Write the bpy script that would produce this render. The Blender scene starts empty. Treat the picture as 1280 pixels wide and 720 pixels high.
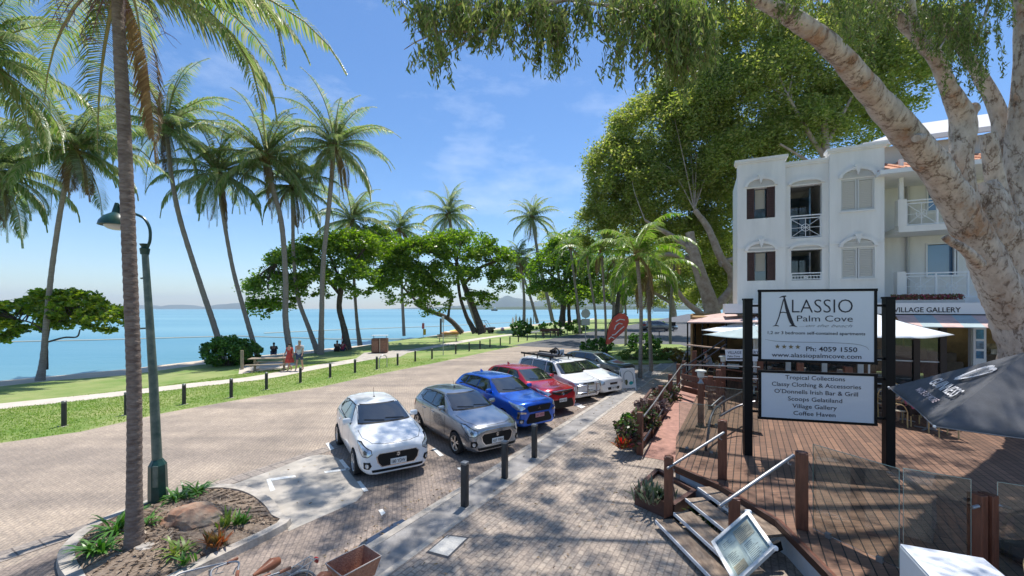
import bpy, bmesh, math, random
import numpy as np
from mathutils import Vector, Matrix, noise
from mathutils.bvhtree import BVHTree

# ---------------------------------------------------------------- camera
SC = bpy.context.scene
FPX, CH = 514.0, 4.0                     # focal length in picture pixels of 1280, eye height
cam_d = bpy.data.cameras.new("camera"); CAM = bpy.data.objects.new("camera", cam_d)
SC.collection.objects.link(CAM); SC.camera = CAM
cam_d.sensor_width = 36.0; cam_d.lens = 36.0 * FPX / 1280
cam_d.shift_y = 26.0 / 1280; cam_d.clip_start = 0.05; cam_d.clip_end = 60000
CAM.location = (0, 0, CH); CAM.rotation_euler = (math.radians(90), 0, 0)

# ---------------------------------------------------------------- sky, sun, exposure
SUN_V = Vector((0.13, 0.30, 1.0)).normalized()       # towards the sun
W = bpy.data.worlds.new("World"); SC.world = W; W.use_nodes = True
wn, wl = W.node_tree.nodes, W.node_tree.links
wn.clear()
wo = wn.new("ShaderNodeOutputWorld"); bg = wn.new("ShaderNodeBackground"); sky = wn.new("ShaderNodeTexSky")
sky.sky_type = 'NISHITA'; sky.sun_disc = False
sky.sun_elevation = math.asin(SUN_V.z); sky.sun_rotation = math.atan2(SUN_V.x, SUN_V.y)
sky.altitude = 0; sky.air_density = 1.0; sky.dust_density = 0.35; sky.ozone_density = 2.2
bg.inputs[1].default_value = 0.112
tc = wn.new("ShaderNodeTexCoord"); mp = wn.new("ShaderNodeMapping"); mp.inputs['Scale'].default_value = (1.0, 1.0, 2.6)
nz = wn.new("ShaderNodeTexNoise"); nz.inputs['Scale'].default_value = 2.3; nz.inputs['Detail'].default_value = 9; nz.inputs['Roughness'].default_value = .62
rp = wn.new("ShaderNodeValToRGB"); rp.color_ramp.elements[0].position = .53; rp.color_ramp.elements[1].position = .86
rp.color_ramp.elements[1].color = (.55, .55, .55, 1)
mx = wn.new("ShaderNodeMixRGB"); mx.inputs[2].default_value = (7.0, 7.6, 8.6, 1)
hs = wn.new("ShaderNodeHueSaturation"); hs.inputs['Saturation'].default_value = 1.18
wl.new(tc.outputs['Generated'], mp.inputs[0]); wl.new(mp.outputs[0], nz.inputs[0]); wl.new(nz.outputs[0], rp.inputs[0])
wl.new(sky.outputs[0], hs.inputs['Color'])
tn = wn.new('ShaderNodeMixRGB'); tn.blend_type = 'MULTIPLY'; tn.inputs[0].default_value = 1; tn.inputs[2].default_value = (.90, .96, 1.04, 1); wl.new(hs.outputs[0], tn.inputs[1])
wl.new(rp.outputs[0], mx.inputs[0]); wl.new(tn.outputs[0], mx.inputs[1]); wl.new(mx.outputs[0], bg.inputs[0]); wl.new(bg.outputs[0], wo.inputs[0])
sun_d = bpy.data.lights.new("sun", 'SUN'); sun_d.energy = 3.9; sun_d.angle = math.radians(0.53); sun_d.color = (1.0, .955, .88)
sun_o = bpy.data.objects.new("sun", sun_d); SC.collection.objects.link(sun_o)
sun_o.rotation_euler = (-SUN_V).to_track_quat('-Z', 'Y').to_euler(); sun_o.location = (10, 20, 60)
SC.view_settings.view_transform = 'Standard'; SC.view_settings.look = 'None'
SC.view_settings.exposure = 0.58; SC.view_settings.gamma = 1.0
try: SC.view_settings.use_curve_mapping = False
except Exception: pass
SC.cycles.max_bounces = 6; SC.cycles.transparent_max_bounces = 12; SC.cycles.diffuse_bounces = 3

# ---------------------------------------------------------------- helpers
V = Vector
COL = SC.collection
rnd = random.Random(7)
def gp(px, py, z=0.0):
    "point of height z seen at picture position px, py (below the horizon)"
    Y = FPX * (CH - z) / (py - 386.0)
    return V(((px - 640) * Y / FPX, Y, z))
def pp(px, py, Y):
    "point at depth Y seen at px, py"
    return V(((px - 640) * Y / FPX, Y, CH - (py - 386) * Y / FPX))
def cosf(px): return 1 / math.sqrt(1 + ((px - 640) / FPX) ** 2)   # a round stem looks wider away from the picture's middle
KA = math.atan2(1.0, .574)               # direction of the kerb
KD = V((math.cos(KA), math.sin(KA), 0)); KN = V((KD.y, -KD.x, 0))

MATS = {}
def mat(name, col, rough=.6, metal=0, spec=.5, var=.0, vscale=8, bump=0, bscale=40, coat=0, trans=0, alpha=1, emit=0,
        col2=None, detail=6, stretch=None, alt=None, sheen=0):
    if name in MATS: return MATS[name]
    m = bpy.data.materials.new(name); m.use_nodes = True; MATS[name] = m
    n, l = m.node_tree.nodes, m.node_tree.links
    b = n['Principled BSDF']; b.inputs['Roughness'].default_value = rough; b.inputs['Metallic'].default_value = metal
    b.inputs['Specular IOR Level'].default_value = spec; b.inputs['Coat Weight'].default_value = coat
    b.inputs['Coat Roughness'].default_value = .04
    b.inputs['Transmission Weight'].default_value = trans; b.inputs['Alpha'].default_value = alpha
    b.inputs['Base Color'].default_value = (*col, 1)
    if emit: b.inputs['Emission Color'].default_value = (*col, 1); b.inputs['Emission Strength'].default_value = emit
    t = n.new("ShaderNodeTexCoord"); src = t.outputs['Object']
    if stretch:
        k = n.new("ShaderNodeMapping"); k.inputs['Scale'].default_value = stretch; l.new(src, k.inputs[0]); src = k.outputs[0]
    if var or col2:
        z = n.new("ShaderNodeTexNoise"); z.inputs['Scale'].default_value = vscale; z.inputs['Detail'].default_value = detail
        z.inputs['Roughness'].default_value = .6
        r = n.new("ShaderNodeValToRGB"); r.color_ramp.elements[0].position = .32; r.color_ramp.elements[1].position = .68
        c2 = col2 or tuple(min(1, c * (1 + var)) for c in col); c1 = col if col2 else tuple(c * (1 - var) for c in col)
        r.color_ramp.elements[0].color = (*c1, 1); r.color_ramp.elements[1].color = (*c2, 1)
        l.new(src, z.inputs[0]); l.new(z.outputs[0], r.inputs[0]); l.new(r.outputs[0], b.inputs['Base Color'])
    if bump:
        z2 = n.new("ShaderNodeTexNoise"); z2.inputs['Scale'].default_value = bscale; z2.inputs['Detail'].default_value = 5
        bp = n.new("ShaderNodeBump"); bp.inputs['Strength'].default_value = bump; bp.inputs['Distance'].default_value = .02
        l.new(src, z2.inputs[0]); l.new(z2.outputs[0], bp.inputs['Height']); l.new(bp.outputs[0], b.inputs['Normal'])
    return m

def leafmat(name, cols, trans=.35, rough=.45):
    "leaves: each leaf its own shade out of the list"
    if name in MATS: return MATS[name]
    m = bpy.data.materials.new(name); m.use_nodes = True; MATS[name] = m
    n, l = m.node_tree.nodes, m.node_tree.links
    b = n['Principled BSDF']; o = n['Material Output']; b.inputs['Roughness'].default_value = rough
    g = n.new("ShaderNodeNewGeometry"); r = n.new("ShaderNodeValToRGB"); cr = r.color_ramp
    while len(cr.elements) < len(cols): cr.elements.new(.5)
    for i, c in enumerate(cols): cr.elements[i].position = i / (len(cols) - 1); cr.elements[i].color = (*c, 1)
    l.new(g.outputs['Random Per Island'], r.inputs[0]); l.new(r.outputs[0], b.inputs['Base Color'])
    t = n.new("ShaderNodeBsdfTranslucent"); x = n.new("ShaderNodeMixShader"); x.inputs[0].default_value = trans
    h = n.new("ShaderNodeHueSaturation"); h.inputs['Value'].default_value = 1.5; h.inputs['Saturation'].default_value = 1.15
    l.new(r.outputs[0], h.inputs['Color']); l.new(h.outputs[0], t.inputs[0])
    l.new(b.outputs[0], x.inputs[1]); l.new(t.outputs[0], x.inputs[2]); l.new(x.outputs[0], o.inputs[0])
    return m

def tag(o, label=None, cat=None, group=None, kind=None):
    if label: o['label'] = label
    if cat: o['category'] = cat
    if group: o['group'] = group
    if kind: o['kind'] = kind
    return o
def empty(name, loc, label=None, cat=None, group=None, rz=0):
    o = bpy.data.objects.new(name, None); COL.objects.link(o); o.location = loc; o.rotation_euler = (0, 0, rz)
    o.empty_display_size = .2
    return tag(o, label, cat, group)
def copy_tree(o, parent=None, loc=None, rz=None, label=None, scale=None):
    c = o.copy(); COL.objects.link(c)
    if parent is not None: c.parent = parent
    if loc is not None: c.location = loc
    if rz is not None: c.rotation_euler = (0, 0, rz)
    if scale is not None: c.scale = scale
    if label: c['label'] = label
    for ch in [x for x in list(COL.objects) if x.parent == o]: copy_tree(ch, c)
    return c

class MB:
    "collects shapes, then links them as one mesh object"
    def __init__(s): s.v = []; s.f = []; s.m = []; s.mi = 0
    def add(s, vs, fs):
        k = len(s.v); s.v += [tuple(p) for p in vs]; s.f += [tuple(i + k for i in q) for q in fs]; s.m += [s.mi] * len(fs); return s
    def box(s, c, d, rz=0, bev=0, M=None):
        x, y, z = d[0] / 2, d[1] / 2, d[2] / 2
        if bev:
            b = min(bev, x * .9, y * .9, z * .9); vs = []; 
            bm = bmesh.new(); bmesh.ops.create_cube(bm, size=1)
            bmesh.ops.scale(bm, vec=(d[0], d[1], d[2]), verts=bm.verts)
            bmesh.ops.bevel(bm, geom=bm.edges[:], offset=b, segments=2, affect='EDGES', profile=.5)
            vs = [v.co.copy() for v in bm.verts]; bm.verts.index_update(); fs = [[v.index for v in f.verts] for f in bm.faces]; bm.free()
        else:
            vs = [V((a * x, b_ * y, c_ * z)) for a in (-1, 1) for b_ in (-1, 1) for c_ in (-1, 1)]
            fs = [(0, 1, 3, 2), (4, 6, 7, 5), (0, 4, 5, 1), (2, 3, 7, 6), (0, 2, 6, 4), (1, 5, 7, 3)]
        R = M or Matrix.Rotation(rz, 3, 'Z')
        return s.add([R @ v + V(c) for v in vs], fs)
    def bar(s, a, b, w, h, up=V((0, 0, 1))):
        a, b = V(a), V(b); d = b - a; L = d.length; d.normalize(); sd = d.cross(up)
        if sd.length < 1e-4: sd = V((1, 0, 0))
        sd.normalize(); u = sd.cross(d)
        return s.box((a + b) / 2, (L, w, h), M=Matrix((d, sd, u)).transposed())
    def tube(s, pts, r, n=8, cap=True, jit=0, seed=0):
        pts = [V(p) for p in pts]; m = len(pts); r = r if isinstance(r, (list, tuple)) else [r] * m
        k = len(s.v); pv = None; rr = random.Random(seed)
        vs = []; fs = []
        for i, p in enumerate(pts):
            t = (pts[min(i + 1, m - 1)] - pts[max(i - 1, 0)]).normalized()
            if pv is None: pv = t.orthogonal().normalized()
            sd = (pv - t * pv.dot(t));
            if sd.length < 1e-5: sd = t.orthogonal()
            sd.normalize(); pv = sd; u = t.cross(sd)
            for j in range(n):
                a = 2 * math.pi * j / n; q = r[i] * (1 + (jit * rr.uniform(-1, 1) if jit else 0))
                vs.append(p + (sd * math.cos(a) + u * math.sin(a)) * q)
        for i in range(m - 1):
            for j in range(n):
                fs.append((i * n + j, i * n + (j + 1) % n, (i + 1) * n + (j + 1) % n, (i + 1) * n + j))
        if cap: fs.append(tuple(range(n - 1, -1, -1))); fs.append(tuple((m - 1) * n + j for j in range(n)))
        return s.add(vs, fs)
    def lathe(s, prof, c=(0, 0, 0), n=16, axis='Z', M=None, cap=True):
        "prof: list of (r, h)"
        vs = []; fs = []; c = V(c); m = len(prof)
        for r, h in prof:
            for j in range(n):
                a = 2 * math.pi * j / n; p = V((r * math.cos(a), r * math.sin(a), h))
                if axis == 'Y': p = V((p.x, p.z, p.y))
                if axis == 'X': p = V((p.z, p.x, p.y))
                if M: p = M @ p
                vs.append(c + p)
        for i in range(m - 1):
            for j in range(n): fs.append((i * n + j, i * n + (j + 1) % n, (i + 1) * n + (j + 1) % n, (i + 1) * n + j))
        if cap: fs.append(tuple(range(n - 1, -1, -1))); fs.append(tuple((m - 1) * n + j for j in range(n)))
        return s.add(vs, fs)
    def prism(s, poly, z0, z1):
        "poly: list of (x, y)"
        n = len(poly); vs = [(x, y, z0) for x, y in poly] + [(x, y, z1) for x, y in poly]
        fs = [tuple(range(n - 1, -1, -1)), tuple(range(n, 2 * n))] + [(i, (i + 1) % n, n + (i + 1) % n, n + i) for i in range(n)]
        return s.add(vs, fs)
    def ball(s, c, r, n=10, m=6):
        r = V(r) if not isinstance(r, (int, float)) else V((r, r, r)); c = V(c)
        vs = []; fs = []
        for i in range(m + 1):
            t = math.pi * i / m
            for j in range(n):
                a = 2 * math.pi * j / n; vs.append(c + V((r.x * math.sin(t) * math.cos(a), r.y * math.sin(t) * math.sin(a), r.z * math.cos(t))))
        for i in range(m):
            for j in range(n): fs.append((i * n + j, (i + 1) * n + j, (i + 1) * n + (j + 1) % n, i * n + (j + 1) % n))
        return s.add(vs, fs)
    def build(s, name, m, parent=None, smooth=False, loc=None, sharp=35, fix=True):
        me = bpy.data.meshes.new(name); me.from_pydata(s.v, [], s.f)
        ms = m if isinstance(m, (list, tuple)) else [m]
        for x in ms: me.materials.append(x)
        if len(ms) > 1: me.polygons.foreach_set('material_index', s.m)
        if fix:
            bm = bmesh.new(); bm.from_mesh(me); bmesh.ops.remove_doubles(bm, verts=bm.verts, dist=1e-6)
            bmesh.ops.recalc_face_normals(bm, faces=bm.faces); bm.to_mesh(me); bm.free()
        if smooth:
            me.polygons.foreach_set('use_smooth', [True] * len(me.polygons))
            try: me.set_sharp_from_angle(angle=math.radians(sharp))
            except Exception: pass
        me.update()
        o = bpy.data.objects.new(name, me); COL.objects.link(o)
        if parent: o.parent = parent
        if loc is not None: o.location = loc
        return o

def npmesh(name, verts, quads, m, parent=None, smooth=False):
    "fast mesh from numpy arrays; quads N x 4"
    me = bpy.data.meshes.new(name); nv, nq = len(verts), len(quads); k = quads.shape[1]
    me.vertices.add(nv); me.vertices.foreach_set('co', verts.astype(np.float32).ravel())
    me.loops.add(nq * k); me.loops.foreach_set('vertex_index', quads.astype(np.int32).ravel())
    me.polygons.add(nq); me.polygons.foreach_set('loop_start', np.arange(0, nq * k, k, dtype=np.int32))
    me.polygons.foreach_set('loop_total', np.full(nq, k, dtype=np.int32))
    if smooth: me.polygons.foreach_set('use_smooth', [True] * nq)
    me.update(calc_edges=True)
    for x in (m if isinstance(m, (list, tuple)) else [m]): me.materials.append(x)
    o = bpy.data.objects.new(name, me); COL.objects.link(o)
    if parent: o.parent = parent
    return o

def unit(a): return a / np.maximum(np.linalg.norm(a, axis=1, keepdims=True), 1e-9)
def leaves(name, cen, dirs, length, width, m, rs, parent=None, fold=.15):
    "one kite-shaped leaf per centre"
    N = len(cen); L = length * rs.uniform(.65, 1.25, (N, 1)); Wd = width * rs.uniform(.7, 1.25, (N, 1))
    d = unit(dirs); sd = unit(np.cross(d, rs.normal(size=(N, 3)))); nn = np.cross(d, sd)
    a = cen - d * L * .5; b = cen + d * L * .5; c = cen - d * L * .05
    v = np.stack([a, c - sd * Wd * .5 + nn * Wd * fold, b, c + sd * Wd * .5 + nn * Wd * fold], 1).reshape(-1, 3)
    q = np.arange(N * 4).reshape(N, 4)
    return npmesh(name, v, q, m, parent)
def clumpy(rs, centre, rad, nclump, per, cr, flat=1.0, shell=.6, topbias=0):
    "points in many small clumps inside an ellipsoid; returns points and clump centres"
    d = unit(rs.normal(size=(nclump, 3))); r = rs.uniform(0, 1, (nclump, 1)) ** (1 / 3.) * (1 - shell) + shell * rs.uniform(.75, 1.0, (nclump, 1))
    if topbias: d[:, 2] = np.where(rs.uniform(size=nclump) < topbias, np.abs(d[:, 2]), d[:, 2])
    cc = np.array(centre) + d * r * np.array(rad)
    sz = rs.uniform(.5, 1.3, (nclump, 1, 1)) * cr
    p = cc[:, None, :] + unit(rs.normal(size=(nclump * per, 3))).reshape(nclump, per, 3) * (rs.uniform(0, 1, (nclump, per, 1)) ** .5) * sz * np.array([1, 1, flat])
    return p.reshape(-1, 3), cc
def smoothpath(pts, n=6):
    "Catmull-Rom through points (each a list incl. radius)"
    P = [np.array(p, float) for p in pts]; P = [2 * P[0] - P[1]] + P + [2 * P[-1] - P[-2]]; out = []
    for i in range(1, len(P) - 2):
        for k in range(n):
            t = k / n; out.append(.5 * ((2 * P[i]) + (-P[i - 1] + P[i + 1]) * t + (2 * P[i - 1] - 5 * P[i] + 4 * P[i + 1] - P[i + 2]) * t * t + (-P[i - 1] + 3 * P[i] - 3 * P[i + 1] + P[i + 2]) * t ** 3))
    out.append(P[-2]); return out
FONT_CACHE = {}
def text_mb(mbx, s, origin, right, up, size, width=None, align='CENTER', off=0.0, shear=0, bold=0, ext=.004, space=1.0):
    "adds a line of raised lettering to mbx"
    cu = bpy.data.curves.new("t", 'FONT'); cu.body = s; cu.size = 1; cu.align_x = 'LEFT'; cu.shear = shear; cu.offset = bold; cu.space_character = space
    cu.resolution_u = 3
    o = bpy.data.objects.new("t", cu); COL.objects.link(o)
    dg = bpy.context.evaluated_depsgraph_get(); dg.update(); me = bpy.data.meshes.new_from_object(o.evaluated_get(dg))
    vs = np.array([v.co[:] for v in me.vertices]); fs = [tuple(p.vertices) for p in me.polygons]
    bpy.data.objects.remove(o); bpy.data.curves.remove(cu); bpy.data.meshes.remove(me)
    if not len(vs): return
    x0, x1 = vs[:, 0].min(), vs[:, 0].max(); w = (x1 - x0)
    sx = size if width is None else width / w
    ox = {'CENTER': -(x0 + x1) / 2, 'LEFT': -x0, 'RIGHT': -x1}[align]
    right, up = V(right).normalized(), V(up).normalized(); nn = right.cross(up)
    mbx.add([V(origin) + right * ((a + ox) * sx) + up * (b * size) + nn * ext for a, b, c in vs], fs)
# ================================================================ ground
def pavers(name, c1, c2, mortar, bw=.22, bh=.11, rot=0, bump=.2, msize=.012, worn=0, off=.5, stain=.35):
    if name in MATS: return MATS[name]
    m = bpy.data.materials.new(name); m.use_nodes = True; MATS[name] = m
    n, l = m.node_tree.nodes, m.node_tree.links; b = n['Principled BSDF']; b.inputs['Roughness'].default_value = .78
    b.inputs['Specular IOR Level'].default_value = .35
    t = n.new("ShaderNodeTexCoord"); k = n.new("ShaderNodeMapping"); k.inputs['Rotation'].default_value = (0, 0, -rot)
    l.new(t.outputs['Object'], k.inputs[0])
    wz = n.new("ShaderNodeTexNoise"); wz.inputs['Scale'].default_value = 3.0; l.new(k.outputs[0], wz.inputs[0])
    ad = n.new("ShaderNodeVectorMath"); ad.operation = 'MULTIPLY_ADD'; ad.inputs[1].default_value = (.02, .02, 0); l.new(wz.outputs['Color'], ad.inputs[0]); l.new(k.outputs[0], ad.inputs[2])
    br = n.new("ShaderNodeTexBrick"); br.inputs['Scale'].default_value = 1; br.inputs['Brick Width'].default_value = bw
    br.inputs['Row Height'].default_value = bh; br.inputs['Mortar Size'].default_value = msize; br.inputs['Mortar Smooth'].default_value = .3
    br.inputs['Color1'].default_value = (*c1, 1); br.inputs['Color2'].default_value = (*c2, 1); br.inputs['Mortar'].default_value = (*mortar, 1)
    br.offset = off; l.new(ad.outputs[0], br.inputs[0])
    z = n.new("ShaderNodeTexNoise"); z.inputs['Scale'].default_value = .7; z.inputs['Detail'].default_value = 8; z.inputs['Roughness'].default_value = .65; l.new(k.outputs[0], z.inputs[0])
    r = n.new("ShaderNodeValToRGB"); r.color_ramp.elements[0].position = .3; r.color_ramp.elements[1].position = .75
    r.color_ramp.elements[0].color = (1 - stain, 1 - stain, 1 - stain, 1); r.color_ramp.elements[1].color = (1.12, 1.1, 1.06, 1); l.new(z.outputs[0], r.inputs[0])
    mm = n.new("ShaderNodeMixRGB"); mm.blend_type = 'MULTIPLY'; mm.inputs[0].default_value = 1; l.new(br.outputs[0], mm.inputs[1]); l.new(r.outputs[0], mm.inputs[2])
    sp = n.new("ShaderNodeTexNoise"); sp.inputs['Scale'].default_value = 26; sp.inputs['Detail'].default_value = 4; l.new(k.outputs[0], sp.inputs[0])
    r2 = n.new("ShaderNodeValToRGB"); r2.color_ramp.elements[0].position = .35; r2.color_ramp.elements[1].position = .65
    r2.color_ramp.elements[0].color = (.74, .74, .75, 1); r2.color_ramp.elements[1].color = (1.18, 1.17, 1.15, 1); l.new(sp.outputs[0], r2.inputs[0])
    m3 = n.new("ShaderNodeMixRGB"); m3.blend_type = 'MULTIPLY'; m3.inputs[0].default_value = .9; l.new(mm.outputs[0], m3.inputs[1]); l.new(r2.outputs[0], m3.inputs[2])
    last = m3.outputs[0]
    if worn:                                  # tyre polished lanes along the road
        k2 = n.new("ShaderNodeMapping"); k2.inputs['Rotation'].default_value = (0, 0, -rot); k2.inputs['Scale'].default_value = (.035, .55, 1)
        l.new(t.outputs['Object'], k2.inputs[0])
        z3 = n.new("ShaderNodeTexNoise"); z3.inputs['Scale'].default_value = 1.3; z3.inputs['Detail'].default_value = 4; l.new(k2.outputs[0], z3.inputs[0])
        r3 = n.new("ShaderNodeValToRGB"); r3.color_ramp.elements[0].position = .38; r3.color_ramp.elements[1].position = .62
        r3.color_ramp.elements[0].color = (.72, .72, .74, 1); r3.color_ramp.elements[1].color = (1.1, 1.08, 1.05, 1); l.new(z3.outputs[0], r3.inputs[0])
        m4 = n.new("ShaderNodeMixRGB"); m4.blend_type = 'MULTIPLY'; m4.inputs[0].default_value = worn; l.new(last, m4.inputs[1]); l.new(r3.outputs[0], m4.inputs[2]); last = m4.outputs[0]
    l.new(last, b.inputs['Base Color'])
    bp = n.new("ShaderNodeBump"); bp.inputs['Strength'].default_value = bump; bp.inputs['Distance'].default_value = .01
    inv = n.new("ShaderNodeMath"); inv.operation = 'MULTIPLY_ADD'; inv.inputs[1].default_value = -1; l.new(br.outputs['Fac'], inv.inputs[0]); l.new(sp.outputs[0], inv.inputs[2])
    l.new(inv.outputs[0], bp.inputs['Height']); l.new(bp.outputs[0], b.inputs['Normal'])
    return m
M_road = pavers("road_pavers", (.50, .415, .335), (.43, .355, .29), (.34, .29, .25), .17, .085, KA + .785, worn=.85, stain=.34)
M_bay = pavers("bay_pavers", (.40, .325, .28), (.32, .26, .225), (.26, .215, .19), .17, .085, KA + .785, stain=.5, bump=.15)
M_walk = pavers("walk_pavers", (.50, .42, .35), (.42, .345, .29), (.31, .255, .215), .20, .10, KA, stain=.35, bump=.2)
M_edge = pavers("edge_pavers", (.39, .34, .30), (.31, .27, .245), (.16, .14, .13), .30, .30, KA, off=0)
M_asph = mat("asphalt", (.10, .10, .105), .85, var=.25, vscale=2, bump=.3, bscale=60)
M_conc = mat("concrete", (.43, .39, .34), .85, var=.22, vscale=1.6, bump=.25, bscale=30, detail=10)
M_conc_d = mat("concrete_grey", (.27, .255, .245), .85, var=.28, vscale=2.2, bump=.25, bscale=30, detail=10)
M_kerb = mat("kerb_concrete", (.40, .36, .315), .85, var=.3, vscale=5, bump=.4, bscale=25, detail=10)
M_path = mat("path_concrete", (.56, .50, .43), .85, var=.1, vscale=1.5, bump=.1)
M_sand = mat("beach_sand", (.58, .48, .37), .95, var=.15, vscale=.8, bump=.3, bscale=12)
M_paint = mat("road_paint", (.78, .78, .75), .6, var=.12, vscale=14)
M_soil = mat("garden_soil", (.15, .105, .075), .95, col2=(.30, .235, .18), vscale=22, bump=.9, bscale=34, detail=10)
M_timber = mat("red_timber", (.145, .052, .030), .42, var=.35, vscale=5, stretch=(4, 4, .6), bump=.15, bscale=30)
M_steel = mat("steel", (.36, .36, .37), .5, metal=.9)
M_white = mat("white_paint", (.78, .79, .80), .5, var=.03, vscale=3)
M_black = mat("black_paint", (.006, .006, .007), .5, spec=.2)

M_grass = mat("grass_ground", (.13, .235, .035), .9, col2=(.34, .36, .14), vscale=.42, bump=.9, bscale=70, detail=14)
def sheet(name, poly, z, m, kind='structure', **k):
    me = bpy.data.meshes.new(name); me.from_pydata([(p[0], p[1], z) for p in poly], [], [tuple(range(len(poly)))])
    bm = bmesh.new(); bm.from_mesh(me); bmesh.ops.recalc_face_normals(bm, faces=bm.faces)
    for f in bm.faces:
        if f.normal.z < 0: f.normal_flip()
    bmesh.ops.triangulate(bm, faces=bm.faces, ngon_method='EAR_CLIP'); bm.to_mesh(me); bm.free()
    me.materials.append(m); o = bpy.data.objects.new(name, me); COL.objects.link(o)
    if kind: o['kind'] = kind
    return o
def ribbon(name, pts, hw, z, m, th=0, kind='structure'):
    "strip along a polyline; hw half width; th thickness below z"
    P = [V((p[0], p[1], 0)) for p in pts]; L = []; R = []
    for i, p in enumerate(P):
        d = (P[min(i + 1, len(P) - 1)] - P[max(i - 1, 0)]).normalized(); nn = V((d.y, -d.x, 0)); L.append(p - nn * hw); R.append(p + nn * hw)
    b = MB()
    for i in range(len(P) - 1):
        q = [L[i], R[i], R[i + 1], L[i + 1]]
        if th: b.prism([(x.x, x.y) for x in q], z - th, z) if len(P) == 2 else b.add([(x.x, x.y, z) for x in q] + [(x.x, x.y, z - th) for x in q], [(0, 1, 2, 3), (0, 4, 5, 1), (2, 6, 7, 3)])
        else: b.add([(x.x, x.y, z) for x in q], [(0, 1, 2, 3)])
    o = b.build(name, m)
    if kind: o['kind'] = kind
    return o

# ---- shore: lawn edge and water edge
LE = [gp(-900, 560), gp(-300, 500), gp(0, 483), gp(62, 476), gp(157, 469), gp(250, 456), gp(330, 447), gp(407, 440), gp(487, 427), gp(550, 419), gp(640, 410), gp(700, 403.5), gp(745, 399)]
WE = [gp(-900, 548, -.5), gp(-300, 493, -.5), gp(0, 476, -.5), gp(62, 470.5, -.5), gp(157, 461.5, -.5), gp(252, 450.5, -.5), gp(330, 444, -.5), gp(395, 437, -.5), gp(475, 429.5, -.5), gp(545, 419, -.5), gp(620, 410, -.5), gp(690, 403, -.5), gp(742, 398, -.5)]
far = [(400, 330), (900, 600), (900, -60), (-60, -60)]
sheet("ground", [(p.x, p.y) for p in LE] + far, 0, M_grass)
b = MB(); n = len(LE)
vs = []
for i in range(n):
    d = WE[i] - LE[i]; d.z = 0
    for t, z in ((0, 0.0), (.12, -.12), (1, -.5), (2.2, -1.2)):
        vs.append((LE[i].x + d.x * t, LE[i].y + d.y * t, z))
fs = [(i * 4 + k, i * 4 + k + 1, (i + 1) * 4 + k + 1, (i + 1) * 4 + k) for i in range(n - 1) for k in range(3)]
b.add(vs, fs); bo = b.build("beach_sand", M_sand); bo['kind'] = 'structure'

# ---- sea
m = bpy.data.materials.new("sea_water"); m.use_nodes = True; n_, l_ = m.node_tree.nodes, m.node_tree.links
bs = n_['Principled BSDF']; bs.inputs['Roughness'].default_value = .34; bs.inputs['IOR'].default_value = 1.33
t = n_.new("ShaderNodeTexCoord"); k = n_.new("ShaderNodeMapping"); k.inputs['Scale'].default_value = (.25, 1.0, 1); l_.new(t.outputs['Object'], k.inputs[0])
z1 = n_.new("ShaderNodeTexNoise"); z1.inputs['Scale'].default_value = .55; z1.inputs['Detail'].default_value = 9; z1.inputs['Roughness'].default_value = .68; l_.new(k.outputs[0], z1.inputs[0])
bp = n_.new("ShaderNodeBump"); bp.inputs['Strength'].default_value = .55; bp.inputs['Distance'].default_value = .35; l_.new(z1.outputs[0], bp.inputs['Height']); l_.new(bp.outputs[0], bs.inputs['Normal'])
k2 = n_.new("ShaderNodeMapping"); k2.inputs['Scale'].default_value = (.004, .02, 1); l_.new(t.outputs['Object'], k2.inputs[0])
z2 = n_.new("ShaderNodeTexNoise"); z2.inputs['Scale'].default_value = 1; z2.inputs['Detail'].default_value = 7; l_.new(k2.outputs[0], z2.inputs[0])
r = n_.new("ShaderNodeValToRGB"); r.color_ramp.elements[0].color = (.10, .26, .33, 1); r.color_ramp.elements[1].color = (.20, .37, .41, 1); r.color_ramp.elements[0].position = .35; r.color_ramp.elements[1].position = .68
l_.new(z2.outputs[0], r.inputs[0]); l_.new(r.outputs[0], bs.inputs['Base Color'])
sea = sheet("sea", [(-10000, -50), (-10000, 10000), (10000, 10000), (10000, 340), (420, 335), (0, -50)], -.5, m)

# ---- road, bays, walk
E = [gp(0, 554), gp(100, 540), gp(207, 516), gp(320, 496), gp(400, 484), gp(475, 467.5), gp(550, 452.5), gp(620, 437.5), gp(660, 431), gp(695, 422.5), gp(735, 415.5)]
d0 = (E[0] - E[1]).normalized(); E = [E[0] + d0 * 30 + V((-6, 0, 0)), E[0] + d0 * 10 + V((-.8, 0, 0))] + E
K0 = gp(587, 605)                            # a point on the road side of the kerb
def kl(t, off=0): return K0 + KD * t + KN * off
sheet("road", [(p.x, p.y) for p in E] + [(kl(62)[0], kl(62)[1]), (kl(-20)[0], kl(-20)[1])], .006, M_road)
# parking bays: darker, oil stained pavers, 4.6 m deep from the kerb
sheet("parking_bays", [kl(-20)[:2], kl(17.5)[:2], kl(17.5, -4.2)[:2], kl(.6, -4.6)[:2], kl(-20, -4.0)[:2]], .010, M_bay)
ribbon("road_edge_pavers", [kl(-20, -5.0), kl(16.5, -4.75)], .22, .014, M_edge)
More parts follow.
